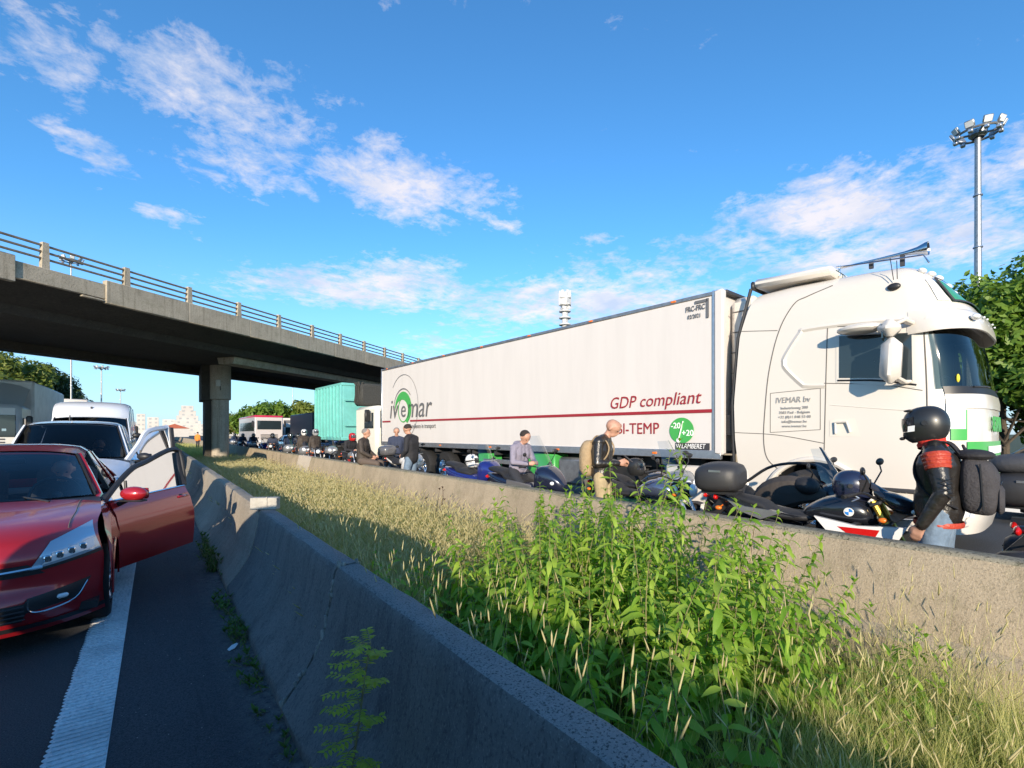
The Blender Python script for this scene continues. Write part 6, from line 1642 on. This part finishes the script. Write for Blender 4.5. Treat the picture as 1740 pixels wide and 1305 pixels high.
# =============== VEGETATION ===============
def leafmat(name, c1, c2, trans=.35, rough=.5):
    m = bpy.data.materials.new(name); m.use_nodes = True; MATS[name] = m
    t, b, L = nodes_of(m)
    g = t.nodes.new('ShaderNodeNewGeometry'); oi = t.nodes.new('ShaderNodeObjectInfo')
    ad = t.nodes.new('ShaderNodeMath'); ad.operation = 'ADD'; L(g.outputs['Random Per Island'], ad.inputs[0]); L(oi.outputs['Random'], ad.inputs[1])
    fr_ = t.nodes.new('ShaderNodeMath'); fr_.operation = 'FRACT'; L(ad.outputs[0], fr_.inputs[0])
    mx = tmix(t, fr_.outputs[0], c1, c2)
    L(mx, b.inputs['Base Color']); b.inputs['Roughness'].default_value = rough; b.inputs['Specular IOR Level'].default_value = .35
    tr = t.nodes.new('ShaderNodeBsdfTranslucent'); L(tmix(t, 1.0, mx, (1.2, 1.35, .5), 'MULTIPLY'), tr.inputs[0])
    ms = t.nodes.new('ShaderNodeMixShader'); ms.inputs[0].default_value = trans
    L(b.outputs[0], ms.inputs[1]); L(tr.outputs[0], ms.inputs[2]); L(ms.outputs[0], t.nodes['Material Output'].inputs[0])
    return m
m_straw = leafmat('dry_grass', (.68, .61, .29), (.40, .43, .14), .4, .7)
m_head = leafmat('grass_seedhead', (.70, .62, .38), (.56, .48, .26), .4, .7)
m_grass = leafmat('green_grass', (.11, .17, .03), (.23, .25, .07), .35, .6)
m_leaf = leafmat('buddleia_leaf', (.16, .33, .03), (.42, .56, .09), .45, .5)
m_leafg = leafmat('weed_leaf', (.06, .12, .025), (.13, .20, .04), .35, .5)
m_yleaf = leafmat('sapling_leaf', (.34, .40, .04), (.50, .52, .07), .45, .5)
m_stem = mat('green_brown_stem', (.22, .20, .09), .8, var=.3, vscale=10)
m_bark = mat('bark', (.09, .07, .05), .9, var=.4, vscale=8, bump=.8, bscale=20)

def grass(name, N, xr, yfun, hr, wd, lean, m, rs, z0=-.06, seg=3, mask=None, head=None, headm=None, clump=None, label=None):
    r = np.random.RandomState(rs)
    y = yfun(r.rand(N)); x = xr[0] + (xr[1] - xr[0]) * r.rand(N)
    if clump:
        cx = xr[0] + (xr[1] - xr[0]) * r.rand(clump); cy = yfun(r.rand(clump)); k = r.randint(0, clump, N)
        x = cx[k] + r.randn(N) * .07; y = cy[k] + r.randn(N) * .07
    keep = (x > xr[0]) & (x < xr[1])
    if mask is not None: keep &= mask(x, y, r)
    x = x[keep]; y = y[keep]; n = len(x)
    h = hr[0] + (hr[1] - hr[0]) * r.rand(n) ** 1.2
    a = r.rand(n) * 2 * np.pi; ln = lean * (.3 + r.rand(n)) * h
    dx = np.cos(a) * ln; dy = np.sin(a) * ln
    fa = r.rand(n) * np.pi; wx = np.cos(fa) * wd / 2 * (.7 + .6 * r.rand(n)); wy = np.sin(fa) * wd / 2
    grow = 1 + np.clip((np.hypot(x, y) - 6) / 10, 0, 3)       # coarser blades further off
    wx *= grow; wy *= grow
    V = []
    for i in range(seg + 1):
        f = i / seg; cx_ = x + dx * f ** 2; cy_ = y + dy * f ** 2; cz = z0 + h * (f - .18 * lean * f * f); w = 1 - .85 * f
        V.append(np.stack([cx_ - wx * w, cy_ - wy * w, cz], 1)); V.append(np.stack([cx_ + wx * w, cy_ + wy * w, cz], 1))
    V = np.stack(V, 1); K = V.shape[1]; base = (np.arange(n) * K)[:, None]
    F_ = np.concatenate([base + np.array([[2 * i, 2 * i + 1, 2 * i + 3, 2 * i + 2]]) for i in range(seg)], 0)
    o = raw_mesh(name, V.reshape(-1, 3), F_, m)
    o['kind'] = 'stuff'
    if head:
        hk = r.rand(n) < head[0]; n2 = hk.sum(); tx = (x + dx)[hk]; ty = (y + dy)[hk]; tz = (z0 + h * (1 - .18 * lean))[hk]
        dirx = (dx[hk] * 1.4); diry = dy[hk] * 1.4; dz = h[hk] * .8; nn = np.sqrt(dirx ** 2 + diry ** 2 + dz ** 2); D = np.stack([dirx, diry, dz], 1) / nn[:, None]
        L_ = head[1] * (.6 + .8 * r.rand(n2)); w_ = head[2] * (.7 + .6 * r.rand(n2)) * np.minimum(grow[hk], 1.8)
        P = np.stack([tx, ty, tz], 1); A = np.stack([-D[:, 1], D[:, 0], np.zeros(n2)], 1); A /= np.maximum(np.linalg.norm(A, axis=1), 1e-6)[:, None]; B_ = np.cross(D, A)
        vs = [P]
        for (f, ww) in ((.25, 1.0), (.7, .8)):
            c = P + D * (L_ * f)[:, None]
            for q in range(4):
                an = q * np.pi / 2; vs.append(c + (A * np.cos(an) + B_ * np.sin(an)) * (w_ * ww)[:, None])
        vs.append(P + D * L_[:, None])
        V2 = np.stack(vs, 1); base = (np.arange(n2) * 10)[:, None]; fl = []
        for q in range(4):
            q2 = (q + 1) % 4
            fl += [[0, 1 + q2, 1 + q], [1 + q, 1 + q2, 5 + q2], [1 + q, 5 + q2, 5 + q], [5 + q, 5 + q2, 9]]
        F2_ = np.concatenate([base + np.array([f]) for f in fl], 0)
        o2 = raw_mesh('seed_heads', V2.reshape(-1, 3), F2_, headm or m_head); o2['kind'] = 'stuff'; tag(o2, (label or '') + ', seed heads', 'seed heads', kind='stuff')
    tag(o, label, 'grass', kind='stuff')
    return o
yexp = lambda a, b, p=2.0: (lambda u: a + (b - a) * u ** p)
mid = lambda x, y, r: (r.rand(len(x)) < .98) & ~((np.hypot(x - 2.71, y - 31.2) < .7))
inb = lambda x, y: ((x > 1.5) & (x < 3.75) & (y > 1.25) & (y < 3.75))
bushmask = lambda x, y, r: ~((x > 1.3) & (x < 3.5) & (y > .9) & (y < 3.4) & (r.rand(len(x)) < .5))
wallgap = lambda x, y, r: r.rand(len(x)) < np.clip((4.05 - x) / .8 + .12, 0, 1)
grass('dry_grass', 66000, (1.1, 3.95), yexp(3.3, 28, 1.8), (.32, .62), .0042, .55, m_straw, 3, mask=lambda x, y, r: mid(x, y, r) & wallgap(x, y, r) & ~inb(x, y), head=(.6, .085, .0038), label='pale dry meadow grass filling the median between the barriers')
grass('green_grass', 28000, (1.05, 4.0), yexp(2.6, 40, 2.0), (.16, .40), .0055, .5, m_grass, 4, mask=wallgap, label='green undergrowth of grass blades in the median')
grass('dry_grass', 9000, (1.3, 4.0), yexp(26, 80, 1.5), (.3, .6), .006, .5, m_straw, 5, mask=mid, label='distant dry grass in the median beyond the bridge pillar')
grass('dry_grass', 9500, (1.7, 4.05), yexp(.30, 2.6, 1.0), (.22, .62), .0030, .42, m_straw, 6, mask=lambda x, y, r: r.rand(len(x)) < np.clip((4.0 - x) / .9 + .25, 0, 1) * np.where(inb(x, y), .12, 1), clump=120, head=(.12, .08, .0032), label='thin straw coloured grass stalks in the foreground right of the bush')
grass('green_grass', 16000, (1.1, 3.7), yexp(.25, 2.9, 1.0), (.10, .42), .0034, .6, m_grass, 7, label='green and yellow grass under the bush in the foreground')
grass('tall_seed_stalks', 170, (1.04, 1.30), yexp(.9, 4.6, 1.1), (.80, .98), .0034, .18, m_straw, 8, head=(1.0, .075, .0036), label='tall pale seed stalks peeping over the near barrier')
grass('tall_seed_stalks', 320, (1.8, 3.95), yexp(.3, 2.6, 1.0), (.45, .98), .0026, .25, m_straw, 18, head=(.6, .085, .0038), label='tall pale seed stalks before the sunlit barrier at the right')
grass('grass_tuft', 2600, (4.76, 4.95), yexp(2, 30, 1.6), (.03, .12), .004, .6, m_grass, 19, z0=0, label='sparse weeds along the foot of the far barrier')
# litter of dry stems on the bare strip under the right barrier
b = MB(); r_ = random.Random(3)
for k in range(900):
    x = r_.uniform(3.3, 4.1); y = r_.uniform(.3, 12) ** 1.0; a = r_.uniform(0, 6.28); l = r_.uniform(.04, .16)
    z = -.055 + r_.uniform(0, .03)
    b.tube([(x, y, z), (x + l * math.cos(a), y + l * math.sin(a), z + r_.uniform(0, .05))], .0022, 3, cap=False)
o = b.build('dry_twigs', m_bark, angle=0); tag(o, 'brown twigs and dead stems littering the soil under the sunlit barrier', 'twigs', kind='stuff')

def leaf_geo(l, w, fold=.25, droop=.35, n=4):
    v = []; f = []
    for i in range(n + 1):
        t = i / n; ww = w * math.sin(math.pi * min(1, t * .92 + .06)) ** .85 * (1 - .3 * t) / 2
        z = -droop * l * t * t; x = l * t * (1 - .25 * droop * t)
        v += [(x, -ww, z + fold * ww), (x, 0, z), (x, ww, z + fold * ww)]
    for i in range(n): 
        a = i * 3; f += [(a, a + 1, a + 4, a + 3), (a + 1, a + 2, a + 5, a + 4)]
    return np.array(v), np.array(f)
LV = [leaf_geo(1.0, .36, .30, .55), leaf_geo(1.0, .42, .22, .25), leaf_geo(1.0, .33, .35, .9)]
def leaf_mesh(k, m, name='leaf'):
    me = bpy.data.meshes.new(name); me.from_pydata(LV[k][0].tolist(), [], LV[k][1].tolist()); me.materials.append(m)
    me.polygons.foreach_set('use_smooth', [True] * len(me.polygons)); return me
CAMP = Vector((0, 0, 1.6))
def bush(name, label, roots, m, seed, leafl=(.10, .175), nleaf=300, stepl=.045, cat='bush', mstem=None):
    """roots: list of (x,y,height,lean_x,lean_y)"""
    r = random.Random(seed); ctr = Vector((sum(q[0] for q in roots) / len(roots), sum(q[1] for q in roots) / len(roots), -.05))
    t = thing(name, label, cat, ctr, 0)
    stems = MB(); leaves = []
    for (x, y, h, lx, ly) in roots:
        P = []
        ph = r.uniform(0, 6)
        for k in range(11):
            f = k / 10; P.append(Vector((x + lx * f ** 1.7 + .02 * math.sin(ph + 4 * f), y + ly * f ** 1.7 + .02 * math.cos(ph + 5 * f), -.06 + h * (f - .25 * (abs(lx) + abs(ly)) * f ** 3))))
        stems.tube([p - ctr for p in P], [.0062 * (1 - .75 * k / 10) for k in range(11)], 5, cap=False)
        L_ = sum((P[i + 1] - P[i]).length for i in range(10)); s = .10 if h > .4 else .02; side = r.uniform(0, 3)
        while s < L_:
            f = s / L_; i = min(9, int(f * 10)); p = P[i].lerp(P[i + 1], f * 10 - i); d = (P[i + 1] - P[i]).normalized()
            for q in (0, math.pi):
                if r.random() < .12: continue
                az = side + q + r.uniform(-.3, .3); u = d.orthogonal().normalized(); w = d.cross(u)
                out_ = (u * math.cos(az) + w * math.sin(az)); dr = (out_ * .9 + d * r.uniform(.1, .7) + Vector((0, 0, -.12 - .3 * r.random()))).normalized()
                ll = r.uniform(*leafl) * (1 - .55 * max(0, f - .55) / .45) * (.75 if f < .2 else 1)
                leaves.append((p, dr, ll, r.uniform(-.5, .5), r.randrange(3)))
            side += 1.57; s += stepl * r.uniform(.8, 1.25)
        for q in range(4):   # tip rosette
            az = q * 1.57 + r.random(); dr = Vector((math.cos(az) * .5, math.sin(az) * .5, .8)).normalized(); leaves.append((P[-1], dr, r.uniform(.03, .06), 0, 1))
    so = stems.build('stems', mstem or m_stem, t, angle=60); so['kind'] = 'stuff'
    def frame(dr, roll):
        x = dr; yv = Vector((0, 0, 1)).cross(x)
        if yv.length < .05: yv = Vector((0, 1, 0))
        yv.normalize(); z = x.cross(yv)
        M = Matrix((x, yv, z)).transposed() @ Matrix.Rotation(roll, 3, 'X'); return M
    leaves.sort(key=lambda q: -(q[2] / max(.3, (q[0] - CAMP).length)) * (1.6 if q[0].z > .25 else 1))
    meshes = [leaf_mesh(k, m) for k in range(3)]
    for (p, dr, ll, roll, k) in leaves[:nleaf]:
        o = bpy.data.objects.new('leaf', meshes[k]); COL.objects.link(o); o.parent = t
        M = frame(dr, roll).to_4x4() @ Matrix.Diagonal((ll, ll, ll, 1)); M.translation = p - ctr; o.matrix_local = M
    V = []; F_ = []; n = 0
    for (p, dr, ll, roll, k) in leaves[nleaf:]:
        M = np.array(frame(dr, roll)) * ll; v = LV[k][0] @ M.T + np.array(p - ctr); V.append(v); F_.append(LV[k][1] + n); n += len(v)
    if V:
        o = raw_mesh('leaves', np.concatenate(V), np.concatenate(F_), m, t, smooth=True); o['kind'] = 'stuff'
    return t
r_ = random.Random(11)
roots = []
for k in range(150):
    a = r_.uniform(0, 6.28); q = r_.random() ** .6
    x = 2.65 + 1.05 * q * math.cos(a); y = 2.35 + 1.2 * q * math.sin(a)
    h = (1.34 - .38 * q) * r_.uniform(.55, 1.18)
    roots.append((x, y, h, r_.uniform(-.15, .18) + .15 * math.cos(a) * q, r_.uniform(-.2, .2) + .2 * math.sin(a) * q))
roots += [(3.05, 2.75, 1.28, .15, .1), (3.35, 2.6, 1.60, .2, -.05), (3.2, 2.35, 1.12, .25, -.2), (2.9, 3.0, 1.18, .05, .2), (3.6, 2.5, 1.72, .2, .1), (3.3, 3.3, 1.40, .15, .1), (3.0, 3.5, 1.25, .1, .2), (3.0, 2.1, 1.0, .35, -.5), (3.1, 1.8, .92, .45, -.45), (3.0, 1.5, .80, .5, -.45), (2.6, 3.2, .95, .0, .3), (2.9, 3.35, 1.02, .1, .2), (3.15, 1.9, 1.02, .50, -.25)]
roots = [(x, y, h, min(lx, 4.02 - x), ly) for (x, y, h, lx, ly) in roots if x < 3.85]
bush('buddleia_bush', 'large leafy green bush growing in the median in front of the sunlit barrier', roots, m_leaf, 21, nleaf=300, stepl=.038)
roots = []
for k in range(62):
    x = r_.uniform(1.15, 1.95); y = r_.uniform(1.0, 3.6); roots.append((x, y, r_.uniform(.45, .82), r_.uniform(-.1, .25), r_.uniform(-.2, .2)))
bush('buddleia_bush', 'shaded long-leaved bush just behind the near dark barrier', roots, m_leaf, 22, nleaf=220, stepl=.045, leafl=(.11, .18))
roots = []
for k in range(24):
    x = r_.uniform(2.5, 3.5); y = r_.uniform(.75, 1.6); roots.append((x, y, r_.uniform(.3, .62), r_.uniform(0, .3), r_.uniform(-.35, .1)))
bush('buddleia_bush', 'low trailing branch of green leaves at the right end of the bush', roots, m_leaf, 23, nleaf=120, leafl=(.09, .15))
roots = [(3.7 + r_.uniform(-.2, .15), 6.9 + r_.uniform(-.2, .2), r_.uniform(.5, .9), r_.uniform(-.1, .1), r_.uniform(-.1, .1)) for k in range(7)]
bush('dead_weed', 'dark dried weed standing against the sunlit barrier', roots, mat('dead_leaf', (.06, .035, .02), .9), 24, leafl=(.02, .035), nleaf=0, stepl=.03, cat='weed', mstem=m_bark)
bush('dead_weed', 'dark dried weed below the repaired patch of the barrier', [(3.8 + r_.uniform(-.2, .15), 20.4 + r_.uniform(-.2, .2), r_.uniform(.5, .9), r_.uniform(-.1, .1), r_.uniform(-.1, .1)) for k in range(8)], MATS['dead_leaf'], 25, leafl=(.03, .05), nleaf=0, stepl=.04, cat='weed', mstem=m_bark)
# weeds at the foot of the near wall
for (yc, n, hh, lb) in ((3.55, 16, .13, 'small weed clump at the barrier foot beside the scrap of paper'), (4.35, 22, .18, 'dark green weed clump in the gap at the barrier foot'), (5.15, 18, .15, 'weed clump at the barrier foot in the shade'), (6.7, 26, .34, 'leafy weed growing by the barrier just past the open red door'), (7.5, 20, .30, 'weed clump behind the open red door'), (2.75, 10, .09, 'tiny weeds in the crack at the barrier foot')):
    rts = [(.565 + r_.uniform(-.05, .03), yc + r_.gauss(0, .20), hh * r_.uniform(.5, 1.1), r_.uniform(-.12, .02), r_.uniform(-.08, .08)) for k in range(n)]
    bush('weed', lb, rts, m_leafg, int(yc * 100), leafl=(.025, .06), nleaf=0, stepl=.018, cat='weed')
# seedling of a pinnate tree
sp = thing('sapling', 'yellow-green sapling with small leaflets growing up against the near barrier', 'sapling', (.56, 1.80, 0), 0)
st = MB(); V = []; F_ = []; n = 0; r2 = random.Random(9)
P = cr_curve([(0, 0, 0), (.0, -.02, .25), (.03, -.05, .5), (.035, -.11, .72), (.05, -.13, .86)], 6); P = [Vector(p) for p in P]
st.tube(P, [.006 - .004 * i / len(P) for i in range(len(P))], 6)
lfg = leaf_geo(1, .5, .2, .2, 3)
for i in range(3, len(P)):
    for q in range(2):
        az = i * 2.4 + q * 3.0; ln = .13 * (1 - .5 * i / len(P)) + .02; tip = P[i] + Vector((math.cos(az) * ln - .03, math.sin(az) * ln, .02)); st.tube([P[i], P[i].lerp(tip, .5) + Vector((0, 0, .015)), tip], [.0022, .0016, .001], 4)
        for k in range(7):
            c = P[i].lerp(tip, .25 + .12 * k)
            for s in (-1, 1):
                d = (tip - P[i]).normalized(); sd = d.cross(Vector((0, 0, 1))) * s; dr = (sd + d * .5 + Vector((0, 0, r2.uniform(-.3, .3)))).normalized(); yv = Vector((0, 0, 1)).cross(dr).normalized(); M = np.array(Matrix((dr, yv, dr.cross(yv))).transposed()) * r2.uniform(.022, .034)
                V.append(lfg[0] @ M.T + np.array(c)); F_.append(lfg[1] + n); n += len(lfg[0])
st.build('stem', m_stem, sp); o = raw_mesh('leaves', np.concatenate(V), np.concatenate(F_), m_yleaf, sp); o['kind'] = 'stuff'
# grit and paper
b = MB(); b.prism([(-.055, -.02), (-.01, -.028), (.05, .0), (.06, .022), (.02, .03), (-.04, .01)], lambda x, y, z: (x, y, z + .05 * x), 0, .004)
o = b.build('paper_scrap', mat('scrap_white', (.7, .72, .74), .6), angle=0); o.location = (.46, 4.12, .012); o.rotation_euler = (0, 0, .7); tag(o, 'small white scrap of paper lying on the asphalt near the barrier foot', 'litter')
b = MB()
for k in range(900):
    x = .57 - abs(r_.gauss(0, .10)); y = r_.uniform(1.6, 9); s = r_.uniform(.002, .007); b.ell((x, y, .004 + s * .5), (s, s * .8, s * .6), nu=5, nv=3)
for k in range(160):
    x = r_.uniform(-.15, .5); y = r_.uniform(1.6, 7); s = r_.uniform(.0015, .0038); b.ell((x, y, .004 + s * .5), (s, s * .8, s * .6), nu=5, nv=3)
o = b.build('grit', mat('grit_stone', (.22, .21, .19), .9, var=.5, vscale=40), angle=0); tag(o, 'grit and small stones gathered along the barrier foot', 'grit', kind='stuff')

# ---------------- trees ----------------
def crown(cs, N, size, rs, squash=1.0):
    r = np.random.RandomState(rs); V = []
    cs = np.array(cs, float); w = cs[:, 3] ** 2; w /= w.sum(); k = r.choice(len(cs), N, p=w)
    d = r.randn(N, 3); d /= np.linalg.norm(d, axis=1)[:, None]; rad_ = cs[k, 3] * (r.rand(N) ** .38) * (1 + .16 * np.sin(d[:, 0] * 7 + k) * np.cos(d[:, 1] * 6 + d[:, 2] * 5))
    c = cs[k, :3] + d * rad_[:, None] * np.array([1, 1, squash])
    nrm = d + r.randn(N, 3) * .7 + np.array([0, 0, .5]); nrm /= np.linalg.norm(nrm, axis=1)[:, None]
    a = np.cross(nrm, r.randn(N, 3)); a /= np.linalg.norm(a, axis=1)[:, None]; b_ = np.cross(nrm, a); s = (size * (.6 + .8 * r.rand(N)))[:, None]
    V = np.stack([c - a * s, c - b_ * s * .45, c + a * s, c + b_ * s * .45], 1).reshape(-1, 3); F_ = np.arange(N * 4).reshape(-1, 4); return V, F_
def tree(name, label, x, y, h, rad_, m, rs, N=9000, size=.12, cone=False, group=None, trunk_h=.25):
    r = random.Random(rs); t = thing(name, label, 'tree', (x, y, -.1), 0, group); cs = []
    if cone:
        for k in range(16):
            f = k / 15; rr_ = rad_ * (1 - .82 * f) * .55
            for q in range(4): a = q * 1.57 + f * 5; cs.append((rad_ * (1 - f) * .5 * math.cos(a), rad_ * (1 - f) * .5 * math.sin(a), h * (.10 + .88 * f), max(.3, rr_)))
    else:
        for k in range(26):
            a = r.uniform(0, 6.28); e_ = r.uniform(-.5, 1.0); q = r.uniform(.45, .9) * rad_; cs.append((q * math.cos(a) * math.cos(e_), q * math.sin(a) * math.cos(e_), h * (trunk_h + (1 - trunk_h) * .5) + h * (1 - trunk_h) * .42 * math.sin(e_) * r.uniform(.7, 1.05), rad_ * r.uniform(.20, .40)))
    V, F_ = crown(cs, N, size, rs); o = raw_mesh('crown', V, F_, m, t); o['kind'] = 'stuff'
    b = MB(); b.tube([(0, 0, 0), (.1, 0, h * .3), (0, .1, h * .62)], [.035 * h * .8, .022 * h, .008 * h], 9)
    for c in cs[::3]: b.tube([(0, 0, h * r.uniform(.25, .5)), (c[0] * .5, c[1] * .5, c[2] * .8), c[:3]], [.010 * h, .006 * h, .002 * h], 5, cap=False)
    b.build('trunk', m_bark, t)
    return t
m_t1 = leafmat('tree_leaf', (.08, .16, .022), (.17, .27, .04), .3, .5); m_t2 = leafmat('dark_conifer_leaf', (.025, .05, .018), (.055, .085, .025), .2, .6); m_t3 = leafmat('yellowish_leaf', (.13, .17, .03), (.20, .23, .05), .3, .5)
for i, (x, y, h, rr_, lb) in enumerate(((22.5, 4.6, 7.4, 3.0, 'bright green tree just right of the lorry roof'), (23.5, 1.6, 7.6, 3.2, 'green tree at the right edge of the picture'), (23, 7.6, 6.6, 2.8, 'green tree half hidden behind the lorry cab'), (24, -2, 7.4, 3.2, 'green tree beyond the right edge of the picture'), (21.4, 3.0, 4.6, 2.2, 'lower green tree above the white van at the right edge'), (25, 12, 6.5, 2.6, 'green tree behind the trailer front'))):
    tree('roadside_tree', lb, x, y, h, rr_, m_t1, 50 + i, 17000 if i < 3 or i == 4 else 6000, .13, trunk_h=.12, group='trees behind the white lorry')
for i, (x, y, h, rr_, mm, cn, lb) in enumerate(((-21, 112, 16.0, 7.5, m_t3, False, 'pale green tree at the left edge under the bridge'), (-31, 112, 19, 9, m_t3, False, 'big leafy tree at the far left edge'), (-19.5, 126, 17, 7.0, m_t2, False, 'tall dark tree beside the pale green tree'), (-19.0, 146, 17.0, 7.0, m_t2, True, 'first dark conifer of the falling row'), (-18.6, 166, 16.5, 7.0, m_t2, True, 'second dark conifer of the falling row'), (-18.3, 190, 15.0, 7, m_t2, True, 'third dark conifer of the falling row'), (-18, 220, 13.0, 7, m_t2, True, 'lowest dark conifer above the high-roof van'),
        (-18.5, 92, 9.5, 5.0, m_t3, False, 'rounded pale green shrub tree over the grey lorry'))):
    tree('roadside_tree', lb, x, y, h, rr_, mm, 70 + i, 12000, .38 if not cn else .36, cone=cn, trunk_h=.08, group='trees on the left beyond the bridge')
# wooded horizon
far_t = [(16 + 2.0 * i + rnd.uniform(-1, 1), 128 + rnd.uniform(-8, 12) - i * 1.5, rnd.uniform(7.5, 11.0), rnd.uniform(4.0, 5.5)) for i in range(14)]
for i, (x, y, h, rr_) in enumerate(far_t):
    tree('distant_tree', ('%s tree of the distant green line right of the bridge pillar' % ['first', 'second', 'third', 'fourth', 'fifth', 'sixth', 'seventh', 'eighth', 'ninth', 'tenth', 'eleventh', 'twelfth', 'thirteenth', 'last'][i]), x, y, h, rr_, m_t1 if i % 3 else m_t3, 90 + i, 2600, .5, trunk_h=.05, group='trees of the distant green line')
MAST_MAIN = (52.1, 8.8, 25.3, .26, 9, 1.15)
MAST_B = (-10.0, 144.0, 16.6); MAST_C = (-10.0, 218.0, 16.9); MAST_D = (-9.9, 94.3, 26.7, .1); MAST_E = (34.2, 161.0, 16.6)
TWX, TWY, TWH = 177.3, 192.3, 77.4
SKYLINE = [(22, 506, 26, 26, 6, 'pale pyramid shaped block of flats left of the bridge pillar'), (9, 512, 9, 14, 0, 'small pale block left of the pyramid shaped flats'), (-2, 523, 8, 16, 0, 'narrow pale block in the middle of the skyline'), (-10.5, 530, 6, 19, 0, 'slim pale tower block just right of the white van'), (-20, 540, 16, 10, 0, 'long low pale block behind the white van door'), (36, 500, 14, 10, 0, 'low pale block touching the bridge pillar'),
           (60, 420, 30, 11, 0, 'wide pale block behind the distant trees')]
# =============== MASTS, TOWER, SKYLINE ===============
def mast(label, x, y, h, r0=.2, n=8, s=1.0, group='floodlight masts of the motorway'):
    t = thing('floodlight_mast', label, 'light mast', (x, y, -.1), 0, group)
    b = MB(); b.tube([(0, 0, 0), (0, 0, h)], [r0 * 1.1, r0 * .75], 12); b.build('pole', m_steel, t)
    b = MB()
    for k in range(1, 6): b.lathe([(r0 * 1.12, h * k / 6.2), (r0 * 1.2, h * k / 6.2 + .03), (r0 * 1.12, h * k / 6.2 + .12)], (0, 0, 0), 'Z', 14)
    b.build('pole_collar', m_alu, t)
    b = MB(); RR = 1.15 * s
    b.tube([(RR * math.cos(a), RR * math.sin(a), h + .05) for a in [2 * math.pi * k / 20 for k in range(21)]], .08 * s, 6)
    for k in range(4): a = k * math.pi / 2 + .4; b.tube([(0, 0, h), (RR * math.cos(a), RR * math.sin(a), h + .05)], .07 * s, 6)
    b.lathe([(r0 * 1.5, h - .3), (r0 * 2.2, h - .1), (r0 * 2.2, h + .25), (r0 * .8, h + .4)], (0, 0, 0), 'Z', 14); b.build('ring', m_steel, t)
    for k in range(n):
        a = 2 * math.pi * k / n + .2; c = Vector((RR * 1.12 * math.cos(a), RR * 1.12 * math.sin(a), h + .32 * s))
        b = MB(); b.box(c, (.16 * s, .52 * s, .46 * s), (0, .5, a), b=.05 * s); fl = b.build('floodlight', m_steel, t)
        d = Vector((math.cos(a), math.sin(a), -.5)).normalized()
        b = MB(); b.box(c + d * .085 * s, (.02, .42 * s, .36 * s), (0, .5, a)); b.build('lamp_face', m_lamp, fl)
        b = MB(); b.box((RR * math.cos(a), RR * math.sin(a), h - .12 * s), (.3 * s, .26 * s, .22 * s), b=.04 * s); b.build('gear_box', m_alu, t)
    return t
mast('tall floodlight mast with a crown of lamps rising behind the lorry cab', *MAST_MAIN)
mast('small distant floodlight mast just left of the high-roof van, under the bridge', *MAST_B, .15, 8, 1.0)
mast('smaller farther floodlight mast seen above the high-roof van', *MAST_C, .15, 8, 1.0)
mast('distant mast seen through the bridge railing near its left end', *MAST_D[:3], .11, 8, 1.0)
mast('thin mast over the distant tree line right of the bridge pillar', *MAST_E, .15, 4, .6)
# radio tower
tw = thing('radio_tower', 'white lattice and cylinder radio tower above the trailer roof', 'tower', (TWX, TWY, 0), .3)
m_twr = mat('tower_white', (.62, .62, .63), .6, var=.2, vscale=1)
H_T = TWH
b = MB(); b.tube([(0, 0, 0), (0, 0, H_T * .985)], 1.6, 12); b.build('shaft', m_twr, tw)
for k in range(5):
    b = MB(); b.lathe([(1.6, 0), (3.2, 0), (3.2, .6), (1.6, .6)], (0, 0, H_T - 3 - 3.6 * k), 'Z', 16); b.build('platform', m_twr, tw)
b = MB(); b.box((0, 0, H_T - 3.5), (5.2, 5.2, 7.0), b=.2); b.build('head_cabin', m_twr, tw)
for k in range(6):
    a = k * 1.05; b = MB(); b.box((2.7 * math.cos(a), 2.7 * math.sin(a), H_T - 1.0), (.6, 1.4, 4.4), (0, 0, a), b=.1); b.build('antenna_panel', m_twr, tw)
for k in range(4):
    a = k * 1.57; b = MB(); b.lathe([(.01, 0), (.8, .25), (.9, .35)], (2.2 * math.cos(a), 2.2 * math.sin(a), H_T - 8), 'X', 14); b.build('dish', m_twr, tw)
b = MB()
for k in range(10):
    z = H_T - 18 + 1.2 * k
    for s in (-1, 1): b.tube([(-1.5 * s, -1.5, z), (1.5 * s, -1.5, z + 1.2)], .09, 4)
b.build('lattice', m_twr, tw)
# skyline
m_bld = mat('pale_facade', (.58, .54, .50), .8, var=.15, vscale=.1); m_win = mat('hazed_window', (.38, .38, .38), .3)  # window colour pushed towards the walls to imitate distance haze
def block(label, x, y, w, d, h, steps=0, rz=0):
    t = thing('apartment_building', label, 'building', (x, y, -.1), rz)
    b = MB()
    if steps:
        for k in range(steps): b.box((0, 0, h * (k + .5) / steps), (w * (1 - .8 * k / steps), d * (1 - .5 * k / steps), h / steps), b=.1)
    else: b.box((0, 0, h / 2), (w, d, h), b=.1)
    b.build('wall', m_bld, t)
    nf = max(2, int(h / 3.2))
    for f in range(nf):
        z = (f + .55) * h / nf; ww = w * (1 - .8 * int(z / h * steps) / steps) if steps else w; dd = d * (1 - .5 * int(z / h * steps) / steps) if steps else d
        n = max(2, int(ww / 5))
        for k in range(n):
            b = MB(); b.box((-ww / 2 + ww * (k + .5) / n, -dd / 2 - .02, z), (1.7, .08, 1.4)); b.build('window', m_win, t)
    return t
for (u, Y, w, h, st, lb) in SKYLINE:
    block(lb, u, Y, w, w * .5, h, st)
bs = thing('red_roofed_shed', 'low red roofed building at the end of the road beside the pillar', 'building', (7.5, 300, 0), 0)
b = MB(); b.box((0, 0, 2.2), (12, 8, 4.4)); b.build('wall', m_bld, bs); b = MB(); b.prism([(-6.4, 4.3), (6.4, 4.3), (0, 6.6)], lambda x, z, y: (x, y, z), -4.3, 4.3); b.build('roof', mat('red_tile', (.35, .09, .05), .8), bs)
# hedge on the left bank and low far ground
